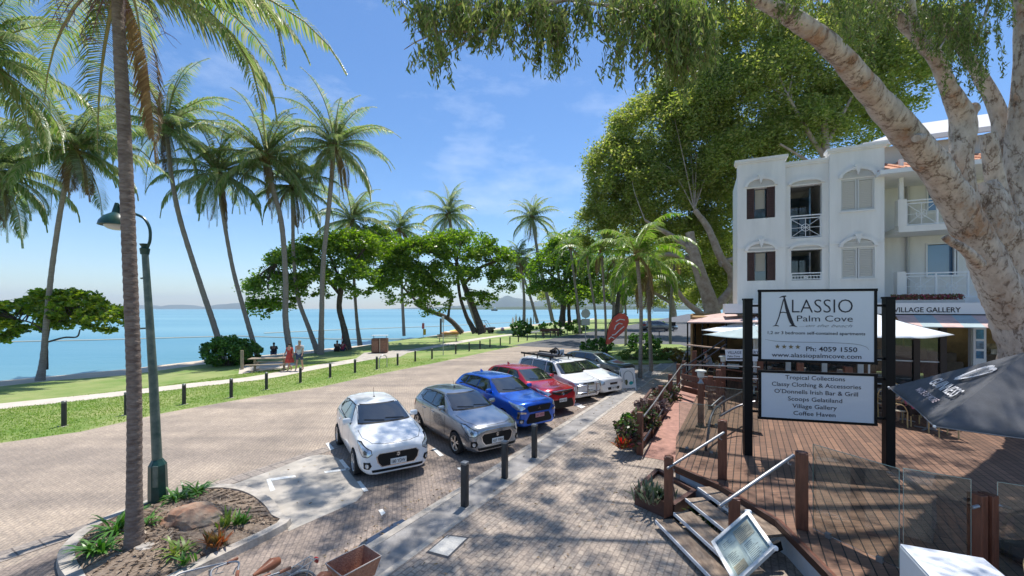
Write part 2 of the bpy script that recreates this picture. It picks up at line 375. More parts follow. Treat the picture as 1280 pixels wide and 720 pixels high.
# kerb: a low step
b = MB(); b.prism([kl(-20, 0)[:2], kl(-20, .16)[:2], kl(30, .16)[:2], kl(30, 0)[:2]], -.05, .07)
o = b.build("kerb", M_kerb); o['kind'] = 'structure'
b = MB(); b.prism([kl(-20, .16)[:2], kl(-20, .78)[:2], kl(30, .78)[:2], kl(30, .16)[:2]], -.05, .062); b.build("pavement_strip", M_conc_d)['kind'] = 'structure'
b = MB(); b.prism([kl(-20, .78)[:2], kl(-20, .90)[:2], kl(30, .90)[:2], kl(30, .78)[:2]], -.05, .066); b.build("pavement_edging", M_kerb)['kind'] = 'structure'
b = MB(); b.prism([kl(-20, .90)[:2], kl(-20, 26)[:2], kl(14, 26)[:2], kl(30, 6)[:2], kl(42, 3.5)[:2], kl(30, .90)[:2]], -.05, .058); b.build("footpath", M_walk)['kind'] = 'structure'
FZ = .058
# concrete path through the lawn
PC = [gp(-600, 570), gp(0, 508), gp(78, 500), gp(155, 491.7), gp(240, 481.5), gp(320, 472.7), gp(395, 459), gp(465, 447), gp(550, 432), gp(605, 422.5), gp(660, 415.7), gp(720, 408)]
PC = [V(p[:3]) for p in smoothpath([p[:] for p in PC], 4)]
ribbon("concrete_path", PC, .78, .006, M_path)
sheet("picnic_pad", [gp(298, 468)[:2], gp(350, 462)[:2], gp(372, 455)[:2], gp(345, 452)[:2], gp(300, 458)[:2]], .009, M_path)
sheet("bin_pad", [gp(440, 452)[:2], gp(500, 446)[:2], gp(520, 436)[:2], gp(455, 441)[:2]], .009, M_conc)
# cross street of dark asphalt and the island with hedges
sheet("side_street", [gp(640, 432)[:2], gp(735, 415.5)[:2], gp(800, 404)[:2], gp(860, 392.5)[:2], gp(960, 393)[:2], gp(960, 420)[:2], gp(930, 440)[:2], gp(830, 440)[:2], gp(730, 437)[:2]], .014, M_asph)
isl = [gp(732, 441), gp(742, 433), gp(790, 431), gp(850, 432), gp(862, 436), gp(850, 446), gp(842, 455), gp(800, 456), gp(762, 456)]
b = MB(); b.prism([p[:2] for p in isl], -.05, .12); b.build("hedge_island", M_grass)['kind'] = 'structure'
# paint
def mark(pts): 
    return [gp(*p)[:2] for p in pts]
b = MB()
for q in [[(333, 600.5), (338, 599), (344, 613.5), (338, 615.5)], [(338, 599), (369, 595), (370, 597.5), (340, 602)],
          [(405, 590), (436, 586.5), (437, 588.5), (406, 592.5)], [(407, 555), (411, 554), (418, 562), (413, 564)],
          [(423.5, 576), (428, 575), (438, 587), (433, 588.5)], [(446, 603), (450.5, 602), (460.5, 614.5), (455, 616)],
          [(473, 639), (478, 637.5), (482, 642.5), (477, 646)], [(540, 562), (544, 561), (555, 570), (550, 571.5)],
          [(571, 586), (575, 585), (580, 588), (576, 590)], [(683, 548), (690, 546), (694, 550), (688, 552)],
          [(612, 540), (616, 539), (627, 548), (622, 549)], [(640, 527), (646, 524), (655, 531), (650, 533)], [(716, 506), (722, 504), (732, 509), (727, 511)]]:
    b.add([(x, y, .022) for x, y in mark(q)], [(0, 1, 2, 3)])
b.build("parking_markings", M_paint)['kind'] = 'structure'
AP = [(262, 612.5), (292, 606), (322, 595), (350, 585), (372, 576), (388, 570.5), (400, 569), (413, 569.5), (424, 574), (435, 588), (454, 614), (453, 620), (445, 628), (361, 665), (352, 650), (342, 632), (320, 618), (296, 611)]
sheet("concrete_apron", mark(AP), .016, M_conc)
# puddle in the gutter and a cover in the walk
m = mat("puddle_water", (.03, .035, .05), .04, spec=1.0)
sheet("puddle", mark([(444, 688), (452, 679), (464, 672), (478, 664), (490, 656), (503, 650), (509, 653), (502, 661), (492, 667), (483, 674), (474, 681), (462, 690)]), .0165, m, kind='structure')
c = [gp(532, 691, .058), gp(559, 668.5, .058), gp(587, 672, .058), gp(560, 698.5, .058)]
b = MB(); b.mi = 0; b.add([(p.x, p.y, .064) for p in c], [(0, 1, 2, 3)]); cm = sum(c, V()) / 4; b.mi = 1
b.add([((p.x - cm.x) * .86 + cm.x, (p.y - cm.y) * .86 + cm.y, .070) for p in c], [(0, 1, 2, 3)])
tag(b.build("access_cover", [mat("cover_frame", (.06, .06, .065), .5), mat("cover_fill", (.55, .53, .49), .8, var=.15, vscale=30)]), "square pale access cover with a dark frame set in the footpath", "cover")

# ---- garden island with its kerb ring
IK = [(73, 722), (70, 704), (81, 687), (99, 671), (120, 659), (165, 640), (215, 621), (262, 612.5), (296, 612.5), (322, 619), (343, 633), (354, 650), (360, 662), (262, 712), (212, 738), (150, 765), (100, 755)]
ip = [gp(*q) for q in IK]; ic = sum(ip, V()) / len(ip)
ip = [V(p) for p in smoothpath([p[:] for p in ip] + [ip[0][:]], 3)][:-1]
ctr = [ic + (p - ic) * (1 - .20 / max((p - ic).length, .3)) for p in ip]
b = MB(); n = len(ip)
vs = [(p.x, p.y, 0) for p in ip] + [(p.x + (ic.x - p.x) * .01, p.y + (ic.y - p.y) * .01, .13) for p in ip] + [(p.x, p.y, .13) for p in ctr] + [(p.x, p.y, 0) for p in ctr]
fs = [(k * n + i, k * n + (i + 1) % n, (k + 1) * n + (i + 1) % n, (k + 1) * n + i) for k in range(3) for i in range(n)]
b.add(vs, fs); tag(b.build("island_kerb", M_kerb), kind='structure')
# mounded soil
b = MB(); R = 12; vs = [(ic.x, ic.y, .2)]; fs = []
for k in range(1, R + 1):
    for p in ctr:
        t = k / R; q = ic + (p - ic) * t; z = .10 + .13 * (1 - t * t) + .03 * noise.noise(q * 3) + .018 * noise.noise(q * 14)
        vs.append((q.x, q.y, max(z, .05)))
for j in range(n): fs.append((0, 1 + j, 1 + (j + 1) % n))
for k in range(R - 1):
    for j in range(n): fs.append((1 + k * n + j, 1 + (k + 1) * n + j, 1 + (k + 1) * n + (j + 1) % n, 1 + k * n + (j + 1) % n))
b.add(vs, fs); b.build("garden_soil", M_soil, smooth=True)['kind'] = 'structure'
# leaf litter: bark and dry leaves nobody could count
rs = np.random.RandomState(3); N = 2600
tt = rs.uniform(0, 1, N) ** .5; ii = rs.randint(0, n, N); C = np.array([[ctr[i].x, ctr[i].y] for i in ii]); c0 = np.array([ic.x, ic.y])
xy = c0 + (C - c0) * tt[:, None] * .97; z = .125 + .13 * (1 - tt ** 2)
cen = np.column_stack([xy, z]); dr = rs.normal(size=(N, 3)) * [1, 1, .18]
tag(leaves("leaf_litter", cen, dr, .11, .026, leafmat("dry_litter", [(.30, .22, .15), (.14, .09, .06), (.42, .34, .26), (.2, .13, .08)], .0, .8), rs), kind='stuff')
# grass blades along the near verge and lawn
rs = np.random.RandomState(5); pts = []
Ea = np.array([[p.x, p.y] for p in E]); 
def edge_x(y): return np.interp(y, Ea[:, 1], Ea[:, 0])
ys = 11 + rs.uniform(0, 1, 60000) ** 1.3 * 22; w = rs.uniform(0, 1, 60000) ** .8 * 8.5
xs = edge_x(ys) - w
keep = np.ones(len(ys), bool)
pc = np.array([[p.x, p.y] for p in PC]); px_ = np.interp(ys, pc[:, 1], pc[:, 0]); keep &= np.abs(xs - px_) > .98
le = np.array([[p.x, p.y] for p in LE]); keep &= xs > np.interp(ys, le[:, 1], le[:, 0])
xs, ys = xs[keep], ys[keep]; N = len(xs)
cen = np.column_stack([xs, ys, np.full(N, .022)]); dr = np.column_stack([rs.normal(0, .6, N), rs.normal(0, .6, N), np.ones(N)])
tag(leaves("lawn_grass", cen, dr, .045, .03, leafmat("grass_blades", [(.14, .26, .035), (.20, .33, .05), (.32, .38, .12), (.17, .29, .04)], .45, .6), rs), kind='stuff')

# ---- far hills and the low shore across the bay
def hills(name, D, pts, m, depth=900):
    b = MB(); P = []
    for i in range(len(pts) - 1):
        (x0, y0), (x1, y1) = pts[i], pts[i + 1]
        for k in range(8):
            t = k / 8; tt = t * t * (3 - 2 * t); P.append((x0 + (x1 - x0) * t, y0 + (y1 - y0) * tt))
    P.append(pts[-1]); vs = []; K = 6
    for i, (x, y) in enumerate(P):
        h = (386 - y) * D / FPX + 4
        for k in range(K + 1):
            a = math.pi * k / K; Yk = D + depth * .5 - math.cos(a) * depth * .5 ; q = V(((x - 640) * D / FPX, Yk, 0))
            vs.append((q.x, q.y, max(-1, h * math.sin(a) ** .8 * (1 + .12 * noise.noise(V((q.x * .004, q.y * .004, 3)))) - (1 if k in (0, K) else 0))))
    fs = [(i * (K + 1) + k, (i + 1) * (K + 1) + k, (i + 1) * (K + 1) + k + 1, i * (K + 1) + k + 1) for i in range(len(P) - 1) for k in range(K)]
    b.add(vs, fs); o = b.build(name, m, smooth=True, sharp=80); o['kind'] = 'structure'; return o
M_hill = mat("hill_forest", (.045, .075, .04), .95, col2=(.075, .11, .055), vscale=.01)
hills("distant_hills", 9200, [(128, 387), (150, 381), (172, 385), (200, 380.5), (228, 385), (240, 384.5), (262, 379.5), (282, 378), (300, 380), (318, 386.5)], M_hill, 1200)
hills("hills_across_bay", 8000, [(470, 386.5), (520, 384), (590, 381), (612, 376), (622, 372), (634, 368), (646, 371), (668, 376), (700, 372), (740, 366), (800, 370), (900, 378), (980, 386)], M_hill, 1600)
hills("low_shore", 2300, [(540, 386.7), (560, 384.6), (600, 384.0), (660, 382.8), (740, 382), (900, 382), (1000, 386)], M_hill, 300)

hz = MB(); hz.box((0, 4950, 164.75), (21000, 12100, 334.5)); hm = bpy.data.materials.new("haze_air"); hm.use_nodes = True; hn, hl = hm.node_tree.nodes, hm.node_tree.links
hn.remove(hn['Principled BSDF']); pv = hn.new("ShaderNodeVolumePrincipled"); pv.inputs['Density'].default_value = 0.9e-4; pv.inputs['Color'].default_value = (.72, .84, .97, 1); pv.inputs['Anisotropy'].default_value = .1
hl.new(pv.outputs[0], hn['Material Output'].inputs['Volume']); ho = hz.build("haze", hm); ho['kind'] = 'stuff'

# dry leaves fallen on the paving
rs = np.random.RandomState(44); cc_ = []
for i in range(1500):
    t = rs.uniform(-4, 24); o_ = rs.choice([rs.normal(-.25, .22), rs.uniform(-4.5, 0), rs.uniform(.2, 4.2)], p=[.4, .2, .4]); p = kl(t, o_); cc_.append((p.x, p.y, .078 if o_ > .15 else .03))
tag(leaves("fallen_leaves", np.array(cc_), rs.normal(size=(1500, 3)) * [1, 1, .12], .085, .022, leafmat("fallen_leaf", [(.34, .22, .10), (.16, .10, .05), (.42, .33, .18), (.24, .12, .06)], .0, .8), rs), kind='stuff')
M_glass = mat("car_glass", (.012, .018, .022), .03, spec=.9, coat=1)
M_tyre = mat("tyre_rubber", (.018, .018, .019), .8)
M_rim = mat("alloy_rim", (.62, .63, .65), .28, metal=.9)
M_trim = mat("black_trim", (.008, .008, .009), .55, spec=.3)
M_chrome = mat("chrome", (.62, .62, .64), .16, metal=1)
M_lamp = mat("headlamp", (.55, .60, .66), .12, metal=.55, spec=.8, coat=1, var=.45, vscale=14)
M_tail = mat("tail_lamp", (.35, .01, .01), .15, coat=1)
M_plate = mat("plate_white", (.75, .75, .73), .45)
M_plate_red = mat("plate_pink", (.62, .30, .33), .45)
M_ink = mat("plate_ink", (.02, .02, .03), .6)
M_well = mat("wheel_well", (.006, .006, .006), .9)
def carpaint(name, c, metal=.0, rough=.28): return mat(name, c, rough, metal=metal, spec=.5, coat=.9)
# ================================================================ the white apartment building
WU = V((.909, -.417, 0)).normalized(); WN = V((-.417, -.909, 0)).normalized()
BO = V((10.97, 20.0, 0)); M_W = Matrix((WU, -WN, V((0, 0, 1)))).transposed()   # local x along the wall, y into it
def onwall(px, py, d=0.0):
    "t, z where the sight line meets the wall plane d metres in front of it"
    a = (px - 640) / FPX; o = BO + WN * d
    # o.x + t*WU.x = a*(o.y + t*WU.y)
    t = (a * o.y - o.x) / (WU.x - a * WU.y); Y = o.y + t * WU.y; return t, CH - (py - 386) * Y / FPX
def bp_(t, z, d=0.0): return BO + WU * t + WN * d + V((0, 0, z))
class BB(MB):
    def slab(s, t0, t1, d0, d1, z0, z1):
        "box in wall coordinates; d grows towards the viewer"
        c = bp_((t0 + t1) / 2, (z0 + z1) / 2, (d0 + d1) / 2); return s.box(c - ORG, (abs(t1 - t0), abs(d1 - d0), abs(z1 - z0)), M=M_W)
    def poly(s, pts, d0, d1):
        "outline in (t, z), extruded from d0 to d1"
        n = len(pts); vs = [bp_(t, z, d0) - ORG for t, z in pts] + [bp_(t, z, d1) - ORG for t, z in pts]
        return s.add(vs, [tuple(range(n - 1, -1, -1)), tuple(range(n, 2 * n))] + [(i, (i + 1) % n, n + (i + 1) % n, n + i) for i in range(n)])
    def wall(s, t0, t1, z0, z1, d0, d1, holes):
        ts = sorted({t0, t1, *[h[0] for h in holes], *[h[1] for h in holes]}); zs = sorted({z0, z1, *[h[2] for h in holes], *[h[3] for h in holes]})
        for i in range(len(ts) - 1):
            run = None
            for j in range(len(zs) - 1):
                tc, zc = (ts[i] + ts[i + 1]) / 2, (zs[j] + zs[j + 1]) / 2
                hole = any(h[0] < tc < h[1] and h[2] < zc < h[3] for h in holes)
                if hole:
                    if run is not None: s.slab(ts[i], ts[i + 1], d0, d1, run, zs[j]); run = None
                elif run is None: run = zs[j]
            if run is not None: s.slab(ts[i], ts[i + 1], d0, d1, run, zs[-1])
        return s
ORG = BO.copy()
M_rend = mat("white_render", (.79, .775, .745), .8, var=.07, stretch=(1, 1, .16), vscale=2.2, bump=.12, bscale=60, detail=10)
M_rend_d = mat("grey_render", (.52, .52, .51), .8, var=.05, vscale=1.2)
M_shut = mat("brown_shutter", (.055, .022, .020), .5, var=.2, vscale=5)
M_lou = mat("white_shutter", (.60, .60, .58), .5)
M_room = mat("room_shade", (.30, .30, .28), .9)
M_tile = mat("roof_tile", (.42, .17, .09), .8, col2=(.62, .33, .20), vscale=9, bump=.4, bscale=12)
M_win = mat("window_glass", (.05, .09, .12), .04, spec=.9, coat=1)
M_curt = mat("curtain", (.5, .47, .40), .9)
bld = empty("apartment_building", BO, "white three storey apartment building with arched shutters above the shops", "building")
def T_(px, py, d=0): return onwall(px, py, d)
tA0 = T_(921.5, 300)[0]; tA1 = T_(981, 300)[0]; tM1 = T_(1036, 300)[0]; tB1 = T_(1104, 300)[0]
zA, zM, zB = T_(950, 199)[1], T_(1008, 201)[1], T_(1070, 184)[1]
def rect(x0, y0, x1, y1, d=0):
    xm, ym = (x0 + x1) / 2, (y0 + y1) / 2; return (T_(x0, ym, d)[0], T_(x1, ym, d)[0], T_(xm, y1, d)[1], T_(xm, y0, d)[1])
hA = [rect(933, 235, 968.5, 273.5), rect(933.5, 315, 969, 351)]
hM = [rect(988, 231, 1027.5, 297), rect(989, 312, 1027.5, 350)]
hB = [rect(1050, 224, 1091.5, 263.5), rect(1050.5, 310, 1092, 348)]
b = BB(); b.wall(tA0, tA1, 3.6, zA, -.30, .12, hA); b.wall(tA1, tM1, 3.6, zM, -.30, 0, hM); b.wall(tM1, tB1, 3.6, zB, -.30, .14, hB)
b.slab(tA0, tA0 + .2, -3, -.30, 3.6, zM - .3); b.slab(tB1 - .2, tB1, -2.2, -.30, 3.6, zM - .2)      # end wall and return
b.slab(tA0 + .2, tB1 - .2, -3, -.302, 3.6, 3.75); b.slab(tA0 + .2, tB1 - .2, -3, -.302, 6.95, 7.10); b.slab(tA0 + .2, tB1 - .2, -3, -.302, zM - .7, zM - .5)
b.slab(tA0 + .2, tB1 - .2, -3.1, -3.0, 3.75, zM - .7)
for t in (tA1, tM1): b.slab(t - .08, t + .08, -3.0, -.302, 3.76, 6.94); b.slab(t - .08, t + .08, -3.0, -.302, 7.11, zM - .71)
b.build("wall", M_rend, bld)
for (a0, a1, z, o_) in ((tA0, tA1, zA, .12), (tM1, tB1, zB, .14), (tA1, tM1, zM, 0.0)):
    b = BB(); w = .0 if o_ == 0 else .07
    b.slab(a0 - w + (.003 if not w else 0), a1 + w - (.003 if not w else 0), -.34, o_ + .05, z - .18, z - .10); b.slab(a0 - w * 1.6 + (.003 if not w else 0), a1 + w * 1.6 - (.003 if not w else 0), -.36, o_ + .09, z - .10, z + .02); b.build("parapet_cornice", M_rend, bld)
for (a0, a1, o_) in ((tA0, tA1, .12), (tA1, tM1, 0), (tM1, tB1, .14)):
    b = BB(); b.slab(a0 + .01, a1 - .01, o_, o_ + .03, 6.86, 6.94); b.build("string_course", M_rend, bld)
def arch(r, d, keystone=True, lou=False, rise=.62):
    t0, t1, z0, z1 = r; w = (t1 - t0) / 2; c = (t0 + t1) / 2; zb = z1 + .05; N = 14
    out = [(c + (w + .09) * math.cos(math.pi * i / N), zb + (w * rise + .09) * math.sin(math.pi * i / N)) for i in range(N + 1)]
    inn = [(c + (w - .03) * math.cos(math.pi * i / N), zb + (w * rise - .03) * math.sin(math.pi * i / N)) for i in range(N + 1)]
    b = BB()
    for i in range(N): b.poly([out[i], out[i + 1], inn[i + 1], inn[i]], d, d + .11)
    if keystone: b.poly([(c - .13, zb + w * rise + .17), (c + .13, zb + w * rise + .17), (c, zb + w * rise - .26)], d + .002, d + .17)
    b.build("arch_moulding", M_rend, bld)
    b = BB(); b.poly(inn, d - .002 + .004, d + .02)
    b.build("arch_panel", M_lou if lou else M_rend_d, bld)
    if lou:
        b = BB()
        for k in range(6):
            z = zb + (w * rise - .03) * (k + .3) / 6; hw_ = (w - .04) * math.sqrt(max(0, 1 - ((z - zb + .05) / (w * rise)) ** 2))
            if hw_ > .05: b.slab(c - hw_, c + hw_, d + .02, d + .045, z, z + .035)
        b.build("arch_louvres", M_lou, bld)
for r in hA:
    arch(r, .12); t0, t1, z0, z1 = r; w = t1 - t0
    for s0, s1 in ((t0, t0 + w * .29), (t1 - w * .29, t1)):
        b = BB(); b.slab(s0 + .01, s1 - .01, -.02, .02, z0 + .01, z1 - .01); b.slab(s0 + .02, s0 + .07, .021, .045, z0 + .02, z1 - .02); b.slab(s1 - .07, s1 - .02, .021, .045, z0 + .02, z1 - .02)
        for k in range(16): z = z0 + .06 + (z1 - z0 - .12) * k / 16; b.slab(s0 + .072, s1 - .072, .021, .04, z, z + .03)
        b.build("brown_shutter", M_shut, bld)
    b = BB(); b.slab(t0 + w * .29, t1 - w * .29, -.26, -.24, z0, z1); b.build("window_pane", M_win, bld)
    b = BB(); b.slab(t0 + w * .33, t1 - w * .33, -.235, -.21, z0 + (z1 - z0) * .35, z1 - .04); b.build("blind", M_curt, bld)
for r in hM:
    arch(r, 0, keystone=False, rise=.30); t0, t1, z0, z1 = r
    b = BB(); b.slab(t0 + .05, t1 - .05, -2.6, -2.55, z0, z1); b.build("loggia_door", M_win, bld)
    b = BB(); b.slab(t1 - .42, t1 - .36, -2.4, -.32, z0 + .0, z1 - .1); b.build("loggia_screen", M_win, bld)
def railing(t0, t1, z0, z1, d, name="railing", panels=1, parent=None, bars=True):
    b = BB(); h = .03
    b.slab(t0, t1, d, d + .05, z1 - .05, z1); b.slab(t0, t1, d + .005, d + .045, z1 - .17, z1 - .13); b.slab(t0, t1, d, d + .05, z0, z0 + .04)
    w = (t1 - t0) / panels
    for k in range(panels + 1):
        t = t0 + w * k; b.slab(t - .025, t + .025, d - .001, d + .051, z0 - .02, z1 + .0)
    def bar(a, c): b.bar(bp_(a[0], a[1], d + .025) - ORG, bp_(c[0], c[1], d + .025) - ORG, .02, .02)
    for k in range(panels):
        a0, a1 = t0 + w * k + .03, t0 + w * (k + 1) - .03; zl, zh = z0 + .04, z1 - .17
        sq = min(a1 - a0, (zh - zl) * 1.35); c = (a0 + a1) / 2; s0, s1 = c - sq / 2, c + sq / 2
        n = max(1, int((s0 - a0) / .10))
        for i in range(n):
            for t in (a0 + (s0 - a0) * i / n, a1 - (a1 - s1) * i / n): bar((t, zl), (t, zh))
        bar((s0, zl), (s0, zh)); bar((s1, zl), (s1, zh)); bar((s0, zl), (s1, zh)); bar((s0, zh), (s1, zl)); bar((c, zl), (c, zh)); bar((s0, (zl + zh) / 2), (s1, (zl + zh) / 2))
        for q in range(16):
            a, c2 = q / 16 * 2 * math.pi, (q + 1) / 16 * 2 * math.pi; R = (zh - zl) * .20; zc = (zl + zh) / 2
            bar((c + R * math.cos(a), zc + R * math.sin(a)), (c + R * math.cos(c2), zc + R * math.sin(c2)))
    return b.build(name, M_white, parent or bld)
r = hM[0]; railing(r[0] + .02, r[1] - .02, r[2] + .03, T_(1008, 268)[1], -.12)
r = hM[1]; railing(r[0] + .02, r[1] - .02, r[2] + .03, r[2] + .35, -.12)
for r in hB:
    arch(r, .14, lou=True); t0, t1, z0, z1 = r; c = (t0 + t1) / 2
    for s0, s1 in ((t0, c - .01), (c + .01, t1)):
        b = BB(); b.slab(s0, s1, .0, .04, z0, z1); b.slab(s0, s0 + .06, .041, .09, z0, z1); b.slab(s1 - .06, s1, .041, .09, z0, z1); b.slab(s0 + .06, s1 - .06, .041, .09, z0, z0 + .08); b.slab(s0 + .06, s1 - .06, .041, .09, z1 - .08, z1)
        for k in range(15):
            z = z0 + .10 + (z1 - z0 - .2) * k / 15; q = bp_((s0 + s1) / 2, z + .03, .062) - ORG
            b.box(q, (s1 - s0 - .13, .012, .075), M=M_W @ Matrix.Rotation(.55, 3, 'X'))
        b.build("white_shutter", M_lou, bld)
    b = BB(); b.slab(t0 - .05, t1 + .05, .14, .20, z0 - .07, z0 - .01); b.build("window_sill", M_rend, bld)
# right wing: set back wall, balconies, eaves
D2 = -2.2
tR1 = 22.0
wB = [rect(1159, 305, 1196, 345, D2), rect(1160, 228, 1200, 262, D2)]
b = BB(); b.wall(tB1, tR1, 3.6, 10.6, D2 - .3, D2, wB); b.build("wing_wall", M_rend, bld)
for r in wB:
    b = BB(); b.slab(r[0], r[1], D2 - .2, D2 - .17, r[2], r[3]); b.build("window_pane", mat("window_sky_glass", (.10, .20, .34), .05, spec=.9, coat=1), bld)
    b = BB(); t0, t1, z0, z1 = r
    for q in ((t0 - .06, t0, z0 - .06, z1 + .06), (t1, t1 + .06, z0 - .06, z1 + .06), (t0, t1, z0 - .06, z0), (t0, t1, z1, z1 + .06), ((t0 + t1) / 2 + .4, (t0 + t1) / 2 + .46, z0, z1)): b.slab(q[0], q[1], D2 - .1, D2 + .04, q[2], q[3])
    b.build("window_frame", M_white, bld)
b = BB(); t, z = T_(1134, 300, D2); b.tube([bp_(t, 3.9, D2 + .09) - ORG, bp_(t, 10.2, D2 + .09) - ORG], .07, 10); b.build("downpipe", M_rend_d, bld, smooth=True)
# balconies: slab at the two floors, front plane DB
DB = -.25
for (pl, pr, ptop, pbot, rt) in ((1122, 1215, 251, 288, 252), (1121, 1212, 341, 377, 342)):
    t0, z1 = T_(pl, ptop, DB); t1, _ = T_(pr + 40, ptop, DB); zb = T_(pl, pbot, DB)[1]
    b = BB(); b.slab(t0, t1, D2 + .002, DB, zb - .05, zb + .14); b.slab(t0, t1, DB + .002, DB + .10, zb - .10, zb + .16); b.build("balcony_slab", M_rend, bld)
    b = BB(); b.slab(t0 - .02, t0 + .26, DB - .25, DB + .11, zb + .16, z1 + .03); b.build("balcony_pier", M_rend, bld)
    railing(t0 + .28, t1, zb + .18, z1 - .02, DB - .02, panels=3)
b = BB(); t, z = T_(1128, 215, DB); b.slab(t - .07, t + .07, DB - .22, DB - .08, T_(1128, 251, DB)[1] + .03, 10.45); b.build("balcony_post", M_white, bld)
# eaves and tiled roof of the wing
DE = .55; z0 = T_(1100, 215, DE)[1]; te = T_(1099, 215, DE)[0]
b = BB(); b.slab(te, tR1, DE, DE + .12, z0 - .13, z0 + .05); b.slab(te, te + .10, D2, DE - .002, z0 - .13, z0 + .05); b.build("gutter", M_white, bld)
b = BB(); b.slab(te + .102, tR1, D2, DE - .002, z0 - .12, z0 - .09); b.build("soffit", M_rend, bld)
b = BB(); pts = [bp_(te, z0 + .02, DE + .05), bp_(tR1, z0 + .02, DE + .05), bp_(tR1 - 1, z0 + 1.3, -3.2), bp_(te + .6, z0 + 1.3, -3.2)]
b.add([p - ORG for p in pts] + [p - ORG - V((0, 0, .1)) for p in pts], [(0, 1, 2, 3), (7, 6, 5, 4), (0, 4, 5, 1), (3, 2, 6, 7), (0, 3, 7, 4)])
n = 30
for i in range(n):
    f = (i + .5) / n; a = pts[0].lerp(pts[1], f) - ORG + V((0, 0, .02)); c = pts[3].lerp(pts[2], f) - ORG + V((0, 0, .02)); b.tube([a, c], .07, 6)
b.build("tiled_roof", M_tile, bld)
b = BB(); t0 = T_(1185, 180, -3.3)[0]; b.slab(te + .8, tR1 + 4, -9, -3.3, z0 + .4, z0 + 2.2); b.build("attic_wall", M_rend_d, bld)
b = BB(); zt = z0 + 2.2; P = [bp_(te + .4, zt, -2.9), bp_(tR1 + 5, zt, -2.9), bp_(tR1 + 5, zt + 2.4, -8), bp_(te + 4.5, zt + 2.4, -8), bp_(te + .4, zt, -12)]
b.add([p - ORG for p in P] + [p - ORG + V((0, 0, .12)) for p in P], [(0, 1, 2, 3), (0, 3, 4), (8, 7, 6, 5), (9, 8, 5), (0, 5, 6, 1)]); b.build("upper_roof", mat("pale_metal_roof", (.62, .60, .58), .5), bld)
b = BB(); b.slab(te + .4, tR1 + 5, -2.88, -2.76, zt - .04, zt + .18); b.build("upper_gutter", M_white, bld)

# ---- shop level: fascia with name, verandah, shopfront
DF = 1.6                                        # fascia in front of the wall
shop = empty("shop_verandah", bp_(0, 0, DF), "shopfront verandah with white fascia lettered village gallery under the apartments", "shopfront"); ORG = bp_(0, 0, DF).copy()
tf0, zf1 = T_(906, 381, DF); zf0 = T_(1170, 392.5, DF)[1]; tf1 = tR1; zt_ = T_(1170, 378.5, DF)[1]
b = BB(); b.slab(tf0, tf1, DF - .12, DF, zf0, zt_); b.slab(tf0, tf0 + .12, -.2, DF - .122, zf0, zt_); fa = b.build("fascia", mat("fascia_board", (.72, .73, .76), .5), shop)
b = BB(); b.slab(tf0, tf1, DF - .11, DF + .012, zf0 - .045, zf0 - .002); b.build("fascia_trim", M_black, shop)
t = MB(); a = T_(1117, 386, DF)[0]; c = T_(1201, 386, DF)[0]; zc = T_(1160, 390.2, DF)[1]
text_mb(t, "VILLAGE GALLERY", bp_((a + c) / 2, zc, DF + .006) - ORG, WU, (0, 0, 1), .27, width=c - a, ext=.004, bold=.012); t.build("fascia_letters", M_ink, fa)
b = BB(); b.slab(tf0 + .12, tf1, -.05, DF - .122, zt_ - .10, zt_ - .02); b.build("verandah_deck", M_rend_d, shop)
# flower boxes on the verandah roof edge
b = BB(); a = T_(1120, 378, DF)[0]; c = T_(1212, 378, DF)[0]; b.slab(a, c, DF - .6, DF - .3, zt_ - .02, zt_ + .12); fb = b.build("planter_box", M_rend_d, shop)
rs = np.random.RandomState(91); N = 1500; cen = np.array([[*(bp_(rs.uniform(a, c), zt_ + .12 + rs.uniform(0, .22), DF - .45 + rs.uniform(-.15, .15)) - ORG)] for _ in range(N)])
leaves("flowers", cen, rs.normal(size=(N, 3)), .09, .05, leafmat("balcony_flowers", [(.10, .20, .04), (.32, .03, .10), (.07, .14, .03), (.5, .10, .20)], .3), rs, shop)
# shopfront: glazing behind, piers
DG = -.3
b = BB(); b.slab(tf0 - 1.5, tR1, -6.1, -6.0, .6, 3.7); b.slab(tf0 - 1.5, tf0 - 1.4, -6, DG - .8, .6, 3.7); b.slab(tf0 - 1.4, tR1, -6, DG - .1, 3.5, 3.6); b.build("back_wall", mat("shop_inner_wall", (.42, .27, .13), .9, var=.3, vscale=2), shop)
cols = [1114, 1142, 1149, 1171, 1180, 1215, 1222, 1245, 1260]
for px in (948, 985, 1030, 1075, 1114, 1145, 1178, 1216): 
    t, _ = T_(px, 430, DG); b = BB(); b.slab(t - .10, t + .10, DG - .1, DG + .1, .6, 3.45); b.build("shop_pier", M_white if px not in (1145, 1178) else mat("dark_pier", (.05, .03, .025), .5), shop)
def glaz(p0, p1, rails=(3.2, 1.75, .7)):
    t0, t1 = T_(p0, 430, DG)[0], T_(p1, 430, DG)[0]
    b = BB(); b.slab(t0 + .1, t1 - .1, DG - .02, DG, .7, 3.4); g = b.build("shop_window", mat("shop_glass", (.03, .045, .05), .03, spec=.8, alpha=.45, coat=1), shop)
    b = BB()
    for z in rails: b.slab(t0 + .1, t1 - .1, DG - .03, DG + .03, z, z + .05)
    b.build("window_rail", M_white, g)
for a, c in ((948, 985), (985, 1030), (1030, 1075), (1075, 1114), (1114, 1145), (1145, 1178)): glaz(a, c)
